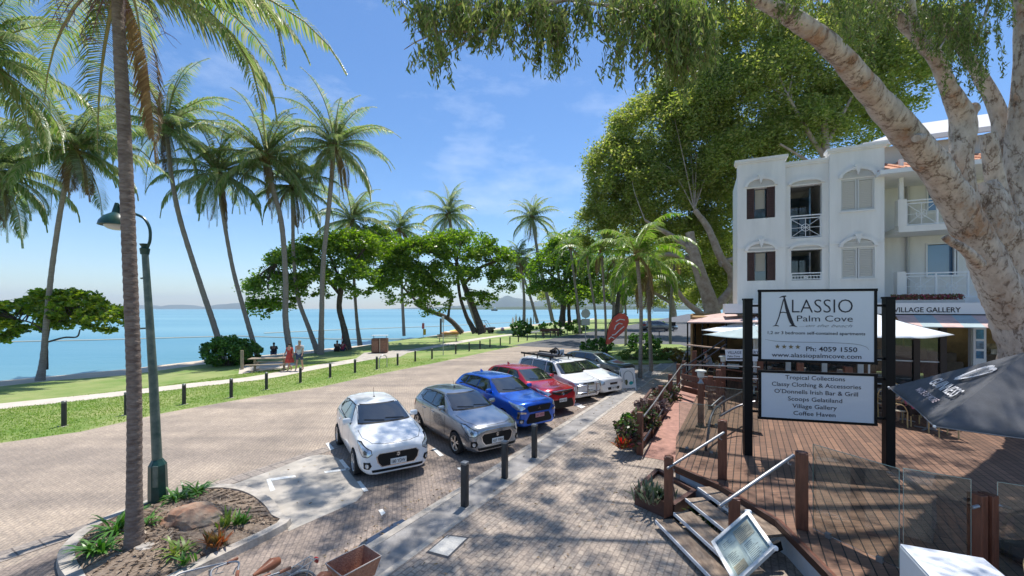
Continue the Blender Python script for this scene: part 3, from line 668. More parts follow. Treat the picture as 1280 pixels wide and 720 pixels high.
# goods inside: pictures, shelves
rs = np.random.RandomState(15)
for i in range(46):
    t = rs.uniform(tf0, tR1 - 5); z = rs.uniform(1.0, 3.2); d = rs.uniform(-5.9, -2.2); w, h = rs.uniform(.2, .6), rs.uniform(.25, .7)
    b = BB(); b.slab(t, t + w, d, d + .05, z, z + h); c = [(.03, .03, .03), (.45, .35, .2), (.10, .22, .32), (.5, .46, .4), (.25, .08, .05), (.12, .2, .1)][i % 6]
    b.build("picture", mat("picture_%d" % (i % 6), c, .6, var=.6, vscale=7), shop)
for i in range(9):
    t = tf0 + 1 + i * 1.6; b = BB(); b.slab(t, t + 1.2, -4.2, -3.6, .6, 1.5); b.slab(t + .1, t + 1.0, -4.1, -3.7, 1.5, 1.9); b.build("counter", mat("dark_wood", (.10, .06, .035), .5, var=.3), shop)
# three blue photographs on a white stand beside the gallery door
t0, t1 = T_(1219, 430, .1)[0], T_(1231, 430, .1)[0]
zz = [T_(1225, y, .1)[1] for y in (411, 425.5, 438, 450, 462)]
st = empty("picture_stand", bp_((t0 + t1) / 2, .6, .15), "white stand with blue seascape prints beside the gallery doorway", "display stand"); ORG = bp_((t0 + t1) / 2, .6, .15).copy()
b = BB(); b.slab(t0 - .05, t1 + .05, .05, .09, .6, zz[0] + .05); b.build("board", M_white, st)
for i in range(3):
    b = BB(); b.slab(t0 + .03, t1 - .03, .092, .11, zz[i + 1] + .06, zz[i] - .03); b.build("blue_print", mat("blue_print_%d" % i, [(.03, .20, .33), (.14, .24, .36), (.02, .16, .32)][i], .3, var=.6, vscale=4), st)

# ---- awnings and umbrellas by the shops
M_canv_p = mat("pink_canvas", (.56, .40, .37), .8, var=.2, vscale=2.5, bump=.15, bscale=10)
M_canv_w = mat("white_canvas", (.74, .78, .82), .7, var=.06, vscale=2)
M_canv_g = mat("green_grey_canvas", (.34, .43, .45), .7, var=.1, vscale=2)
ORG = bp_(0, 0, 2).copy(); a0, a1 = T_(1120, 394, 1.7)[0], T_(1240, 394, 1.7)[0]
aw = empty("fabric_awning", ORG, "sloping pink and grey canvas awning under the village gallery fascia", "awning")
za, zb_ = T_(1170, 394, 1.7)[1], T_(1200, 409, 3.4)[1]
for i in range(5):
    f0, f1 = i / 5, (i + 1) / 5; A0 = a0 + (a1 - a0) * f0; A1 = a0 + (a1 - a0) * f1
    b = BB(); q = [bp_(A0, za, 1.65), bp_(A1, za, 1.65), bp_(A1 - .3, zb_, 3.2), bp_(A0 - .3, zb_, 3.2)]; q = [p - ORG for p in q] + [p - ORG - V((0, 0, .03)) for p in q]
    b.add(q, [(0, 1, 2, 3), (7, 6, 5, 4), (0, 4, 5, 1), (1, 5, 6, 2), (2, 6, 7, 3), (3, 7, 4, 0)]); b.build("canvas_panel", M_canv_p if i % 2 == 0 else M_canv_g, aw)
def umbrella(name, base, apex_z, rim_z, half, m, label, cat="umbrella", rz=0.0, group=None, pole=True, n=4, drop=.18, sag=.06, seed=0):
    e = empty(name, base, label, cat, group); k = 4 if n == 4 else n
    C_ = [V((half * math.cos(rz + (i + .5) * 2 * math.pi / k) * (1.414 if k == 4 else 1), half * math.sin(rz + (i + .5) * 2 * math.pi / k) * (1.414 if k == 4 else 1), rim_z)) for i in range(k)]
    A = V((0, 0, apex_z)); b = MB(); N = 8
    for i in range(k):
        p, q = C_[i], C_[(i + 1) % k]; vs = []; fs = []
        for u in range(N + 1):
            for w in range(N + 1):
                f = w / N; e_ = p.lerp(q, f) ; pt = A.lerp(e_, u / N); pt.z -= sag * math.sin(math.pi * f) * (u / N) - 0 + .04 * math.sin(math.pi * u / N); 
                inw = .06 * math.sin(math.pi * f) * (u / N) * half; d_ = V((e_.x, e_.y, 0)).normalized(); pt -= d_ * inw
                vs.append(pt)
        fs = [(u * (N + 1) + w, u * (N + 1) + w + 1, (u + 1) * (N + 1) + w + 1, (u + 1) * (N + 1) + w) for u in range(N) for w in range(N)]; b.add(vs, fs)
    cn = b.build("canopy", m, e, smooth=True, sharp=14)
    s = cn.modifiers.new("thick", 'SOLIDIFY'); s.thickness = .006
    b = MB()
    for c in C_: b.tube([A - V((0, 0, .05)), c - V((0, 0, .03))], .013, 5)
    b.build("ribs", M_steel, e)
    if pole: b = MB(); b.tube([(0, 0, 0), (0, 0, apex_z + .06)], .03, 10); b.build("pole", M_white if m is not M_blackcanvas else M_black, e, smooth=True); b = MB(); b.box((0, 0, .03), (.5, .5, .06), bev=.02); b.build("base_plate", M_trim, e)
    return e, C_, A
M_blackcanvas = mat("charcoal_canvas", (.060, .063, .072), .75, col2=(.10, .104, .118), vscale=3.5, bump=.15, bscale=120, detail=12)
p = pp(1108, 395, 14.2); umbrella("market_umbrella", V((p.x - .6, p.y, .6)), 3.3, 2.55, 1.65, M_canv_w, "white square cafe umbrella in front of the village gallery window", rz=.5, group="cafe umbrellas by the shops")
p = pp(945, 400, 17.5); umbrella("market_umbrella", V((p.x, p.y, .6)), 3.0, 2.45, 1.5, M_canv_w, "pale blue white umbrella behind the left sign post", rz=.3, group="cafe umbrellas by the shops")
p = pp(930, 412, 16.2); umbrella("market_umbrella", V((p.x + .4, p.y, .6)), 2.75, 2.35, 1.3, M_canv_g, "lower grey green umbrella under the pink pavilion roof", rz=.4, group="cafe umbrellas by the shops")
# pavilion with the pink canvas roof
pc_ = pp(915, 440, 20.5); ez = .6
pav = empty("cafe_pavilion", V((pc_.x, pc_.y, ez)), "dining pavilion with pink canvas roof on slim dark posts left of the building", "pavilion"); PO = V((pc_.x, pc_.y, ez))
fl, fr_, bl_, br_ = pp(859, 402.5, 19.5), pp(958, 402, 16.5), pp(868, 396, 25), pp(965, 396, 22); rg0, rg1 = pp(905, 391, 22), pp(965, 390, 20)
b = MB(); q = [fl, fr_, br_, bl_, rg0, rg1]; q = [p - PO for p in q]
b.add(q + [p - V((0, 0, .05)) for p in q], [(0, 1, 5, 4), (1, 2, 5), (2, 3, 4, 5), (3, 0, 4), (6, 10, 11, 7), (7, 11, 8), (8, 11, 10, 9), (9, 10, 6), (0, 6, 7, 1), (1, 7, 8, 2), (2, 8, 9, 3), (3, 9, 6, 0)])
b.build("canvas_roof", M_canv_p, pav)
for (px, py, Y) in ((859.5, 402, 19.6), (869, 401, 22), (878, 401, 19), (908, 402, 18.0), (958, 402, 16.6), (885, 399, 24)):
    p = pp(px, py, Y) - PO; b = MB(); b.tube([(p.x, p.y, -.6), (p.x, p.y, p.z - .05)], .035, 6); b.build("post", M_black, pav)
# ================================================================ deck, stairs, railings
DZ = .60
M_deck = bpy.data.materials.new("deck_boards"); M_deck.use_nodes = True
n, l = M_deck.node_tree.nodes, M_deck.node_tree.links; bs = n['Principled BSDF']; bs.inputs['Roughness'].default_value = .55
t = n.new("ShaderNodeTexCoord"); k = n.new("ShaderNodeMapping"); k.inputs['Rotation'].default_value = (0, 0, -KA); l.new(t.outputs['Object'], k.inputs[0])
br = n.new("ShaderNodeTexBrick"); br.inputs['Scale'].default_value = 1; br.inputs['Brick Width'].default_value = 3.4; br.inputs['Row Height'].default_value = .13; br.inputs['Mortar Size'].default_value = .008
br.inputs['Mortar Smooth'].default_value = .1; br.inputs['Bias'].default_value = 0
br.inputs['Color1'].default_value = (.235, .128, .080, 1); br.inputs['Color2'].default_value = (.13, .070, .046, 1); br.inputs['Mortar'].default_value = (.012, .008, .006, 1); l.new(k.outputs[0], br.inputs[0])
k2 = n.new("ShaderNodeMapping"); k2.inputs['Rotation'].default_value = (0, 0, -KA); k2.inputs['Scale'].default_value = (1, 12, 1); l.new(t.outputs['Object'], k2.inputs[0])
z = n.new("ShaderNodeTexNoise"); z.inputs['Scale'].default_value = 2.2; z.inputs['Detail'].default_value = 8; l.new(k2.outputs[0], z.inputs[0])
r = n.new("ShaderNodeValToRGB"); r.color_ramp.elements[0].position = .3; r.color_ramp.elements[0].color = (.62, .62, .62, 1); r.color_ramp.elements[1].position = .7; r.color_ramp.elements[1].color = (1.35, 1.3, 1.25, 1); l.new(z.outputs[0], r.inputs[0])
m_ = n.new("ShaderNodeMixRGB"); m_.blend_type = 'MULTIPLY'; m_.inputs[0].default_value = .9; l.new(br.outputs[0], m_.inputs[1]); l.new(r.outputs[0], m_.inputs[2]); l.new(m_.outputs[0], bs.inputs['Base Color'])
bp2 = n.new("ShaderNodeBump"); bp2.invert = True; bp2.inputs['Strength'].default_value = .8; bp2.inputs['Distance'].default_value = .01; l.new(br.outputs['Fac'], bp2.inputs['Height']); l.new(bp2.outputs[0], bs.inputs['Normal'])
M_tread = mat("weathered_tread", (.17, .115, .08), .7, col2=(.33, .25, .185), vscale=4, stretch=(4, 1, 1), bump=.3, bscale=20)
def at(px, py, z=DZ): return gp(px, py, z)
e0, e1, e2, e3 = at(844, 582), at(902, 607), at(975, 652), at(1042, 720)
edge = [e0, e1, e2, e3, V((3.75, 3.6, DZ)), V((3.3, 2.2, DZ))]
deck_poly = [p[:2] for p in edge] + [(14, .5), (21, 9), (24, 15), (16.5, 22.5), (10.6, 24), (9.0, 19.4), (6.2, 14.2), (4.35, 10.9)]
dk = empty("timber_deck", V((4.3, 6.5, 0)), "large red brown timber deck in front of the shops", "deck"); DO = V((4.3, 6.5, 0))
b = MB(); b.prism(deck_poly, DZ - .04, DZ); o = b.build("deck_boards", M_deck, dk); o.location = -DO
b = MB()
for i in range(5):
    a, c = edge[i], edge[i + 1]; b.bar(V((a.x, a.y, DZ - .06)) - DO, V((c.x, c.y, DZ - .06)) - DO, .05, .16)
b.build("edge_board", M_timber, dk)
b = MB()
for i in range(5):
    a, c = edge[i], edge[i + 1]; nn = V((c.y - a.y, -(c.x - a.x), 0)).normalized() * .055; nn = -nn if nn.x > 0 else nn
    b.bar(V((a.x, a.y, DZ - .02)) - DO + nn, V((c.x, c.y, DZ - .02)) - DO + nn, .055, .10)
b.build("outer_rail", mat("dark_timber", (.06, .026, .018), .5, var=.3, vscale=6), dk)
b = MB()
for i in range(5):
    a, c = edge[i], edge[i + 1]; nn = V((.12, 0, 0)); b.bar(V((a.x, a.y, .24)) - DO + nn, V((c.x, c.y, .24)) - DO + nn, .05, .44)
b.build("white_skirting", mat("blue_white_wall", (.66, .69, .74), .7, var=.05), dk)
# ramp between the post row and the deck
rp0, rp1 = gp(800, 571), gp(854, 482, .45)
ramp = MB(); w = KN * 1.25
A = [gp(803, 571, FZ), gp(803, 571, FZ) + w, rp1 + w + V((0, 0, .05)), rp1 + V((0, 0, .05))]
q = [V((p.x, p.y, p.z + .01)) for p in A]; b = MB(); b.add(q + [V((p.x, p.y, 0)) for p in q], [(0, 1, 2, 3), (0, 4, 5, 1), (1, 5, 6, 2), (2, 6, 7, 3), (3, 7, 4, 0)])
tag(b.build("entry_ramp", mat("red_paving", (.36, .19, .15), .8, var=.25, vscale=5, bump=.3)), "red paved ramp climbing between the post row and the glass screens", "ramp")

def post(parent, p, z0, z1, w=.16, name="post", cap=True, rz=None):
    b = MB(); b.box((p.x, p.y, (z0 + z1) / 2), (w, w, z1 - z0), rz=KA if rz is None else rz, bev=.01)
    if cap: b.lathe([(w * .52, 0), (w * .52, .012), (w * .3, .022)], c=(p.x, p.y, z1), n=10)
    return b.build(name, M_timber, parent)
# ---- stair
P1, P3 = gp(836, 650, FZ), V((3.18, 5.88, 0))
st = empty("timber_stairs", (0, 0, 0), "four step timber stair with round steel handrails climbing to the deck", "stairs")
sd = V((.15, -1, 0)).normalized()
treads = [((820, 650), (888, 720), .20, .34), ((843, 640.5), (897, 690), .32, .34), ((857.5, 623), (908, 666), .44, .34), ((873, 609), (922, 650), .53, .34)]
base = gp(820, 650, .2)
for i, (A, B, z, dep) in enumerate(treads):
    a = gp(A[0], A[1], z); L_ = 1.72; dd = V((.24, -1.58, 0)).normalized(); nn = V((-dd.y, dd.x, 0)) ; nn = nn if nn.x > 0 else -nn
    c = a + dd * L_
    b = MB(); q = [a, c, c + nn * dep, a + nn * dep]; b.prism([p[:2] for p in q], z - .045, z); b.build("tread", M_tread, st)
    b = MB(); q = [a - nn * .022, c - nn * .022, c - nn * .001, a - nn * .001]; b.prism([p[:2] for p in q], z - .05, z + .004); b.build("tread_nosing", mat("white_nosing", (.68, .69, .71), .45), st)
a0 = gp(820, 650, .1); dd = V((.24, -1.58, 0)).normalized(); nn = V((-dd.y, dd.x, 0)); nn = nn if nn.x > 0 else -nn
for t in (.12, 1.55):
    p = a0 + dd * t + nn * .05; q = p + nn * 1.15; b = MB(); b.bar(V((p.x, p.y, .07)), V((q.x, q.y, .42)), .05, .14); b.build("stringer", M_black, st)
post(st, P1, FZ, 1.24, .15); post(st, P3, FZ, 1.30, .15)
rails = []
P2 = at(903, 598); P4 = at(1002, 660); P5 = V((5.68, 4.98, DZ))
def rail(parent, a, c, name="handrail", r=.026):
    b = MB(); b.tube([a, c], r, 12); b.build(name, M_steel, parent, smooth=True)
    for f in (.08, .92):
        p = a.lerp(c, f); b = MB(); b.tube([p, p + V((.0, 0, -.07)), p + V((.04, .0, -.09))], .012, 6); b.build("rail_bracket", M_steel, parent)
rail(st, pp(834, 585.5, P1.y - .12), pp(905, 540.5, P2.y - .12)); rail(st, pp(899, 633, P3.y - .10), pp(992, 569, P4.y - .10))
post(st, P2, DZ, 1.76, .16); post(st, P4, DZ, 1.77, .16)
# ---- glass screens
def glassmat(ior=1.5, nm='screen_glass'):
    m = bpy.data.materials.new(nm); m.use_nodes = True; n, l = m.node_tree.nodes, m.node_tree.links; n.remove(n['Principled BSDF'])
    tr = n.new("ShaderNodeBsdfTransparent"); tr.inputs[0].default_value = (.86, .90, .89, 1); gl = n.new("ShaderNodeBsdfGlossy"); gl.inputs['Roughness'].default_value = .02
    fr = n.new("ShaderNodeFresnel"); fr.inputs[0].default_value = ior; mx_ = n.new("ShaderNodeMixShader"); l.new(fr.outputs[0], mx_.inputs[0]); l.new(tr.outputs[0], mx_.inputs[1]); l.new(gl.outputs[0], mx_.inputs[2]); l.new(mx_.outputs[0], n['Material Output'].inputs[0]); return m
M_scr = glassmat(); M_gedge = mat("glass_edge", (.25, .36, .33), .15, coat=1)
RAIL_ = 0
def pane(name, a, c, z0, z1, label, group=None, clamps=True):
    a = V((a.x, a.y, 0)); c = V((c.x, c.y, 0)); mid = (a + c) / 2; e = empty(name, mid + V((0, 0, z0)), label, "glass screen", group); O = mid + V((0, 0, z0))
    b = MB(); b.bar(V((a.x, a.y, (z0 + z1) / 2)) - O, V((c.x, c.y, (z0 + z1) / 2)) - O, .010, z1 - z0 - .012); b.build("pane", M_scr, e)
    b = MB(); b.bar(V((a.x, a.y, z1 - .003)) - O, V((c.x, c.y, z1 - .003)) - O, .011, .006)
    for p in (a, c): b.bar(V((p.x, p.y, z0 + .01)) - O, V((p.x, p.y, z1 - .006)) - O, .011, .006, up=(c - a))
    b.build("polished_edge", M_gedge, e)
    if clamps:
        for f in (.2, .8):
            p = a.lerp(c, f); b = MB(); b.box(V((p.x, p.y, z0 + .0)) - O, (.07, .05, .09), rz=math.atan2(c.y - a.y, c.x - a.x), bev=.006); b.build("clamp", M_steel, e)
    return e
Cg = at(1124, 714, DZ); Cg = V((5.02, 5.33, DZ))
GG = "glass screens round the deck"
pane("glass_screen", P4 + V((.12, -.08, 0)), Cg, DZ + .03, 1.93, "clear glass screen right of the upper stair post", GG)
pane("glass_screen", Cg + V((.07, .02, 0)), P5 + V((-.10, .02, 0)), DZ + .03, 1.93, "clear glass panel between the free glass edge and the right timber post", GG)
pane("glass_screen", P5 + V((.14, -.05, 0)), V((7.1, 4.1, 0)), DZ + .03, 1.93, "clear glass screen running off the right of the picture beyond the timber post", GG)
p5 = empty("deck_post", P5, "dark timber post with split face and glass fixings at lower right of the deck", "post")
b = MB(); b.box((-.045, 0, .58), (.10, .15, 1.17), rz=.2, bev=.01); b.box((.085, 0, .58), (.10, .15, 1.17), rz=.2, bev=.01); b.build("timber", M_timber, p5)
b = MB(); b.tube([(-.12, -.08, 1.05), (-.2, -.08, 1.03)], .02, 8); b.tube([(.14, -.05, 1.05), (.26, -.08, 1.02)], .02, 8); b.build("fixings", M_steel, p5, smooth=True)
# post lamps
def post_lamp(p, label, zt=1.76):
    e = empty("post_lamp", V((p.x, p.y, DZ)), label, "post lamp", "lamp posts on the deck edge"); h = zt - DZ
    b = MB(); b.box((0, 0, h / 2), (.16, .16, h), rz=KA, bev=.01); b.build("timber_post", M_timber, e)
    b = MB(); b.lathe([(.08, h), (.085, h + .03), (.05, h + .07), (.035, h + .13), (.05, h + .16), (.09, h + .19), (.09, h + .20)], n=16); b.build("lamp_base", mat("grey_metal", (.34, .36, .38), .4, metal=.6), e, smooth=True)
    b = MB(); b.lathe([(.08, h + .20), (.095, h + .24), (.10, h + .36), (.06, h + .37)], n=16); b.build("lamp_glass", mat("opal_glass", (.60, .64, .60), .25), e, smooth=True)
    b = MB(); b.lathe([(.16, h + .365), (.15, h + .40), (.07, h + .425), (.0, h + .43)], n=18); b.build("lamp_cap", mat("cream_metal", (.55, .55, .50), .4), e, smooth=True)
PL1 = pp(876, 500, 12.3); PL2 = pp(904, 430, 16.0)
post_lamp(PL1, "timber post with cream topped lamp nearer the camera left of the left sign post"); post_lamp(PL2, "timber post with cream topped lamp further back beside the small gallery banner")
# screens along the deck's left edge (grey tinted)
pane("glass_screen", pp(849, 560, 10.1), pp(900, 560, 9.6), DZ, 1.72, "glass screen across the ramp foot beside the nearer post lamp", GG)
pane("glass_screen", V((PL1.x + .1, PL1.y - .1, 0)), V((PL1.x + 1.2, PL1.y - 1.0, 0)), DZ, 1.72, "glass screen right of the nearer post lamp", GG)
# ---- row of ramp posts with rails
rr = empty("ramp_balustrade", gp(800, 569), "row of dark red timber posts joined by steel rails beside the croton planter", "balustrade"); RO = gp(800, 569)
pr = [(800, 569, 515), (813.5, 545, 499), (826, 524, 482), (838, 505, 468), (848, 490, 455), (855, 482, 451)]
PT = []
for i, (x, yb, yt) in enumerate(pr):
    p = gp(x, yb, .04 + .06 * i) ; zt = CH - (yt - 386) * p.y / FPX; PT.append((p, zt)); q = p - RO
    b = MB(); b.box((q.x, q.y, (q.z + zt) / 2 - .05), (.15, .15, zt - q.z + .1), rz=KA, bev=.01); b.build("post", M_timber, rr)
for dz in (.10, .75):
    b = MB(); b.tube([V((p.x + .09, p.y - .05, zt - dz)) - RO for p, zt in PT], .022, 8); b.build("rail", M_steel, rr, smooth=True)
# back balustrade of the ramp and cafe rail with the banner
cr_ = empty("cafe_balustrade", gp(865, 478, .2), "timber cafe balustrade with flat pale rail in front of the seated man", "balustrade"); CO = gp(865, 478, .2)
for (px, Yp) in ((868, 18.6), (904, 17.2), (950, 15.6), (1000, 14.5), (1060, 13.5)):
    p = pp(px, 430, Yp); b = MB(); b.box(V((p.x, p.y, 1.35)) - CO, (.2, .2, 1.5), rz=-.43, bev=.01); b.build("post", M_timber, cr_)
pts = [pp(860, 430, 18.9), pp(904, 430, 17.1), pp(1060, 430, 13.4)]
b = MB()
for i in range(2): b.bar(V((pts[i].x, pts[i].y, 2.34)) - CO, V((pts[i + 1].x, pts[i + 1].y, 2.34)) - CO, .16, .05)
b.build("top_rail", mat("pale_timber", (.42, .30, .22), .6, var=.2), cr_)
for z_ in (1.1, 1.5): 
    b = MB()
    for i in range(2): b.bar(V((pts[i].x, pts[i].y, z_)) - CO, V((pts[i + 1].x, pts[i + 1].y, z_)) - CO, .03, .05)
    b.build("lower_rail", M_timber, cr_)
b = MB(); p0, p1 = pp(852, 470, 16.8), pp(904, 470, 14.8)
for z_ in (.75, 1.0, 1.25): b.bar(V((p0.x, p0.y, z_)) - CO, V((p1.x, p1.y, z_)) - CO, .05, .20)
b.build("board_wall", M_timber, cr_)
b = MB(); b.tube([pp(851, 462, 17.6) - CO, pp(906, 424, 16.2) - CO], .03, 8); b.tube([pp(855, 468, 17.3) - CO, pp(908, 430, 16.0) - CO], .03, 8); b.build("sloping_rail", mat("dark_steel", (.08, .08, .09), .35, metal=.7), cr_)
b = MB(); b.tube([pp(852, 456, 17.6) - CO, pp(950, 459, 13.8) - CO], .022, 8); b.tube([pp(880, 471, 15.0) - CO, pp(950, 474, 12.8) - CO], .022, 8); b.build("steel_rail", M_steel, cr_)
bn = empty("gallery_banner", pp(907, 444, 15.4), "small pale banner reading village gallery on the rail left of the big sign", "banner"); BN = pp(907, 444, 15.4)
u = (pp(950, 444, 14.5) - BN).normalized(); h = .42; wd = (pp(956, 444, 14.4) - BN).length
b = MB(); b.bar(V((0, 0, 0)), u * wd, .02, h); b.build("board", mat("banner_white", (.70, .74, .80), .6), bn)
t = MB(); nf = u.cross(V((0, 0, 1))); nf = nf if nf.y < 0 else -nf
text_mb(t, "VILLAGE GALLERY", u * .08 + V((0, 0, .05)) + nf * .014, u, (0, 0, 1), .15, width=wd * .80, align='LEFT', ext=.002, bold=.01)
t.build("large_letters", mat("banner_blue_ink", (.03, .05, .12), .5), bn)
t = MB(); text_mb(t, "Palm Cove", u * .08 + V((0, 0, -.07)) + nf * .014, u, (0, 0, 1), .10, align='LEFT', ext=.002, bold=.012); t.build("small_letters", M_ink, bn)
b = MB(); b.bar(u * .06 + V((0, 0, -.14)) + nf * .014, u * (wd * .5) + V((0, 0, -.13)) + nf * .014, .006, .05); b.build("dark_stripe", M_ink, bn)
# ---- the big two panel sign
sg = empty("street_sign", V((6.8, 9.25, DZ)), "large two panel white apartment sign between tall black posts", "sign"); SO = V((6.8, 9.25, DZ))
L0, R0 = V((5.5, 9.6, 0)), V((8.15, 8.9, 0)); su = (R0 - L0).normalized(); sn = V((su.y, -su.x, 0)); sn = sn if sn.y < 0 else -sn
for p, zt in ((L0, 4.20), (R0, 4.22)):
    b = MB(); b.box(V((p.x, p.y, (DZ + zt) / 2)) - SO, (.17, .17, zt - DZ), rz=math.atan2(su.y, su.x), bev=.008); b.build("post", M_black, sg)
    b = MB(); b.box(V((p.x, p.y, zt + .02)) - SO, (.19, .19, .04), rz=math.atan2(su.y, su.x)); b.build("post_cap", M_black, sg)
pL = L0 + su * .21; pR = R0 - su * .24
def sgn(s, z): return L0 + su * s + sn * .05 + V((0, 0, z)) - SO
SW = (pR - pL).length; s0 = .21
b = MB()
for z_ in (4.07, 2.92, 2.48, 1.62): b.bar(V((L0.x, L0.y, z_)) - SO, V((R0.x, R0.y, z_)) - SO, .05, .05)
b.build("cross_bars", M_black, sg)
M_sign = mat("sign_white", (.66, .71, .77), .22, spec=.5, coat=.3)
panels = []
for (z0, z1, nm) in ((2.79, 4.44, "upper_panel"), (1.46, 2.59, "lower_panel")):
    b = MB(); b.bar(sgn(s0, (z0 + z1) / 2), sgn(s0 + SW, (z0 + z1) / 2), .03, z1 - z0 - .002); pn_ = b.build(nm, M_sign, sg); panels.append(pn_)
    b = MB(); f = .055
    for zz_ in (z0 + f / 2, z1 - f / 2): b.bar(sgn(s0 - .01, zz_), sgn(s0 + SW + .01, zz_), .05, f)
    for ss in (s0 + f / 2, s0 + SW - f / 2): b.bar(sgn(ss, z0 + f), sgn(ss, z1 - f), .0498, f, up=su)
    b.build("panel_frame", M_black, pn_)
def sp_(u, v, pan=0):
    "point on a panel: u, v = 0..1 across and down"
    z0, z1 = ((2.79, 4.44), (1.46, 2.59))[pan]; return sgn(s0 + SW * u, z1 - (z1 - z0) * v) + sn * .017
UP = V((0, 0, 1)); H0 = 1.65; H1 = 1.13
def line(txt, u0, u1, vbase, cap, pan=0, m=None, name="lettering", shear=0, bold=0.0, parent=None):
    t = MB(); H = H0 if pan == 0 else H1; w = (u1 - u0) * SW; text_mb(t, txt, sp_((u0 + u1) / 2, vbase, pan), su, UP, cap * H / .70, width=w, ext=.003, shear=shear, bold=bold); return t.build(name, m or M_ink, panels[pan])
# region of the panel in the photograph: x 35..613 (578 wide), y 90..460 (370 high)
line("LASSIO", (205 - 35) / 578, (500 - 35) / 578, (208 - 90) / 370, 68 / 370, bold=-.01)
line("Palm Cove", (230 - 35) / 578, (500 - 35) / 578, (252 - 90) / 370, 30 / 370, bold=.0)
t = MB()
def strokeA(pts, w):
    for i in range(len(pts) - 1):
        a = sp_(*[pts[i][0], pts[i][1]]); c = sp_(pts[i + 1][0], pts[i + 1][1]); t.bar(a + sn * .002, c + sn * .002, .006, (w[i] + w[i + 1]) / 2, up=sn)
U = lambda x, y: ((x - 35) / 578, (y - 90) / 370)
def swash(pts, w0):
    sp2 = smoothpath([[x, y, w] for (x, y), w in zip(pts, w0)], 5)
    for i in range(len(sp2) - 1):
        a = sp_(*U(sp2[i][0], sp2[i][1])); c = sp_(*U(sp2[i + 1][0], sp2[i + 1][1])); d = (c - a).normalized(); sdv = d.cross(sn).normalized(); wa, wc = sp2[i][2] / 2, sp2[i + 1][2] / 2
        o_ = sn * (.003 + (i % 2) * .0006); t.add([a + sdv * wa + o_, c + sdv * wc + o_, c - sdv * wc + o_, a - sdv * wa + o_], [(0, 1, 2, 3)])
swash([(165, 126), (180, 190), (198, 245), (214, 276)], [.03, .06, .075, .05])
swash([(163, 140), (150, 190), (138, 235), (122, 274)], [.02, .022, .022, .018])
swash([(140, 132), (158, 126), (176, 124)], [.006, .03, .03]); swash([(108, 278), (126, 274), (140, 278)], [.008, .025, .008]); swash([(192, 277), (212, 274), (232, 281)], [.012, .035, .008])
swash([(143, 212), (160, 206), (186, 212)], [.012, .022, .012])
t.build("large_initial", M_ink, panels[0]); t = MB()
line("...on the beach", (243 - 35) / 578, (498 - 35) / 578, (280 - 90) / 370, 15 / 370, shear=.5, bold=-.015, name="script_line")
line("1,2 or 3 bedroom self-contained apartments", (82 - 35) / 578, (558 - 35) / 578, (318 - 90) / 370, 15 / 370, bold=.01)
swash([(68, 346), (120, 354), (220, 357), (400, 357), (510, 362), (560, 374), (575, 390)], [.004, .007, .007, .007, .007, .006, .003]); t.build("swash_line", M_ink, panels[0])
line("Ph: 4059 1550", (275 - 35) / 578, (521 - 35) / 578, (401 - 90) / 370, 23 / 370, bold=.012)
line("www.alassiopalmcove.com", (102 - 35) / 578, (540 - 35) / 578, (434 - 90) / 370, 22 / 370, bold=.006)
M_star = mat("gold_star", (.20, .155, .075), .5)
for i in range(4):
    t = MB(); c = sp_(*U(132 + i * 34, 382)) + sn * .003; R_ = .058
    vs = [c + su * (R_ * (1 if k % 2 == 0 else .42) * math.sin(k * math.pi / 5)) + UP * (R_ * (1 if k % 2 == 0 else .42) * math.cos(k * math.pi / 5)) for k in range(10)]
    t.add(vs, [tuple(range(10))]); t.build("star", M_star, panels[0])
for i, (txt, x0, x1) in enumerate((("Tropical Collections", 172, 458), ("Classy Clothing & Accessories", 105, 532), ("O'Donnells Irish Bar & Grill", 118, 518), ("Scoops Gelatiland", 185, 445), ("Village Gallery", 207, 420), ("Coffee Haven", 212, 414))):
    line(txt, (x0 - 38) / 567, (x1 - 38) / 567, .165 + i * .142, .082, pan=1, bold=.004)

# ---- charcoal umbrella with brewery lettering
U1, U2 = pp(1111, 484, 7.3), pp(1168, 533, 5.25); ux = (U2 - U1); side = V((ux.x, ux.y, 0)).length; pe = V((-ux.y, ux.x, 0)).normalized(); pe = pe if pe.x > 0 else -pe
U4, U3 = V((U1.x, U1.y, 2.58)) + pe * side, V((U2.x, U2.y, 2.5)) + pe * side; cen_ = (U1 + U2 + U3 + U4) / 4
um = empty("black_umbrella", V((cen_.x, cen_.y, DZ)), "charcoal pub umbrella with white harp and lettering at the right border", "umbrella"); UO = V((cen_.x, cen_.y, DZ))
APX = V((cen_.x, cen_.y, 3.42)); Cs = [U1, U2, U3, U4]; b = MB(); N = 12
for i in range(4):
    p, q = Cs[i], Cs[(i + 1) % 4]; vs = []
    for u in range(N + 1):
        for w_ in range(N + 1):
            f = w_ / N; ed = p.lerp(q, f); pt = APX.lerp(ed, u / N); s_ = math.sin(math.pi * f) * (u / N); pt.z -= .05 * s_ - .012 * math.sin(9 * f + 3 * u / N) * s_
            inw = (V((cen_.x, cen_.y, pt.z)) - pt); inw.normalize() if inw.length > 0 else None; pt += inw * .07 * s_ * (u / N); vs.append(pt - UO)
    b.add(vs, [(u * (N + 1) + w_, u * (N + 1) + w_ + 1, (u + 1) * (N + 1) + w_ + 1, (u + 1) * (N + 1) + w_) for u in range(N) for w_ in range(N)])
cn = b.build("canopy", M_blackcanvas, um, smooth=True, sharp=12); s = cn.modifiers.new("thick", 'SOLIDIFY'); s.thickness = .005; s.offset = -1
b = MB()
for c in Cs: b.tube([APX - UO - V((0, 0, .06)), c - UO - V((0, 0, .03))], .014, 6)
b.build("ribs", M_steel, um)
b = MB(); b.tube([(0, 0, 0), (0, 0, 3.42 - DZ + .08)], .03, 10); b.build("pole", M_black, um, smooth=True)
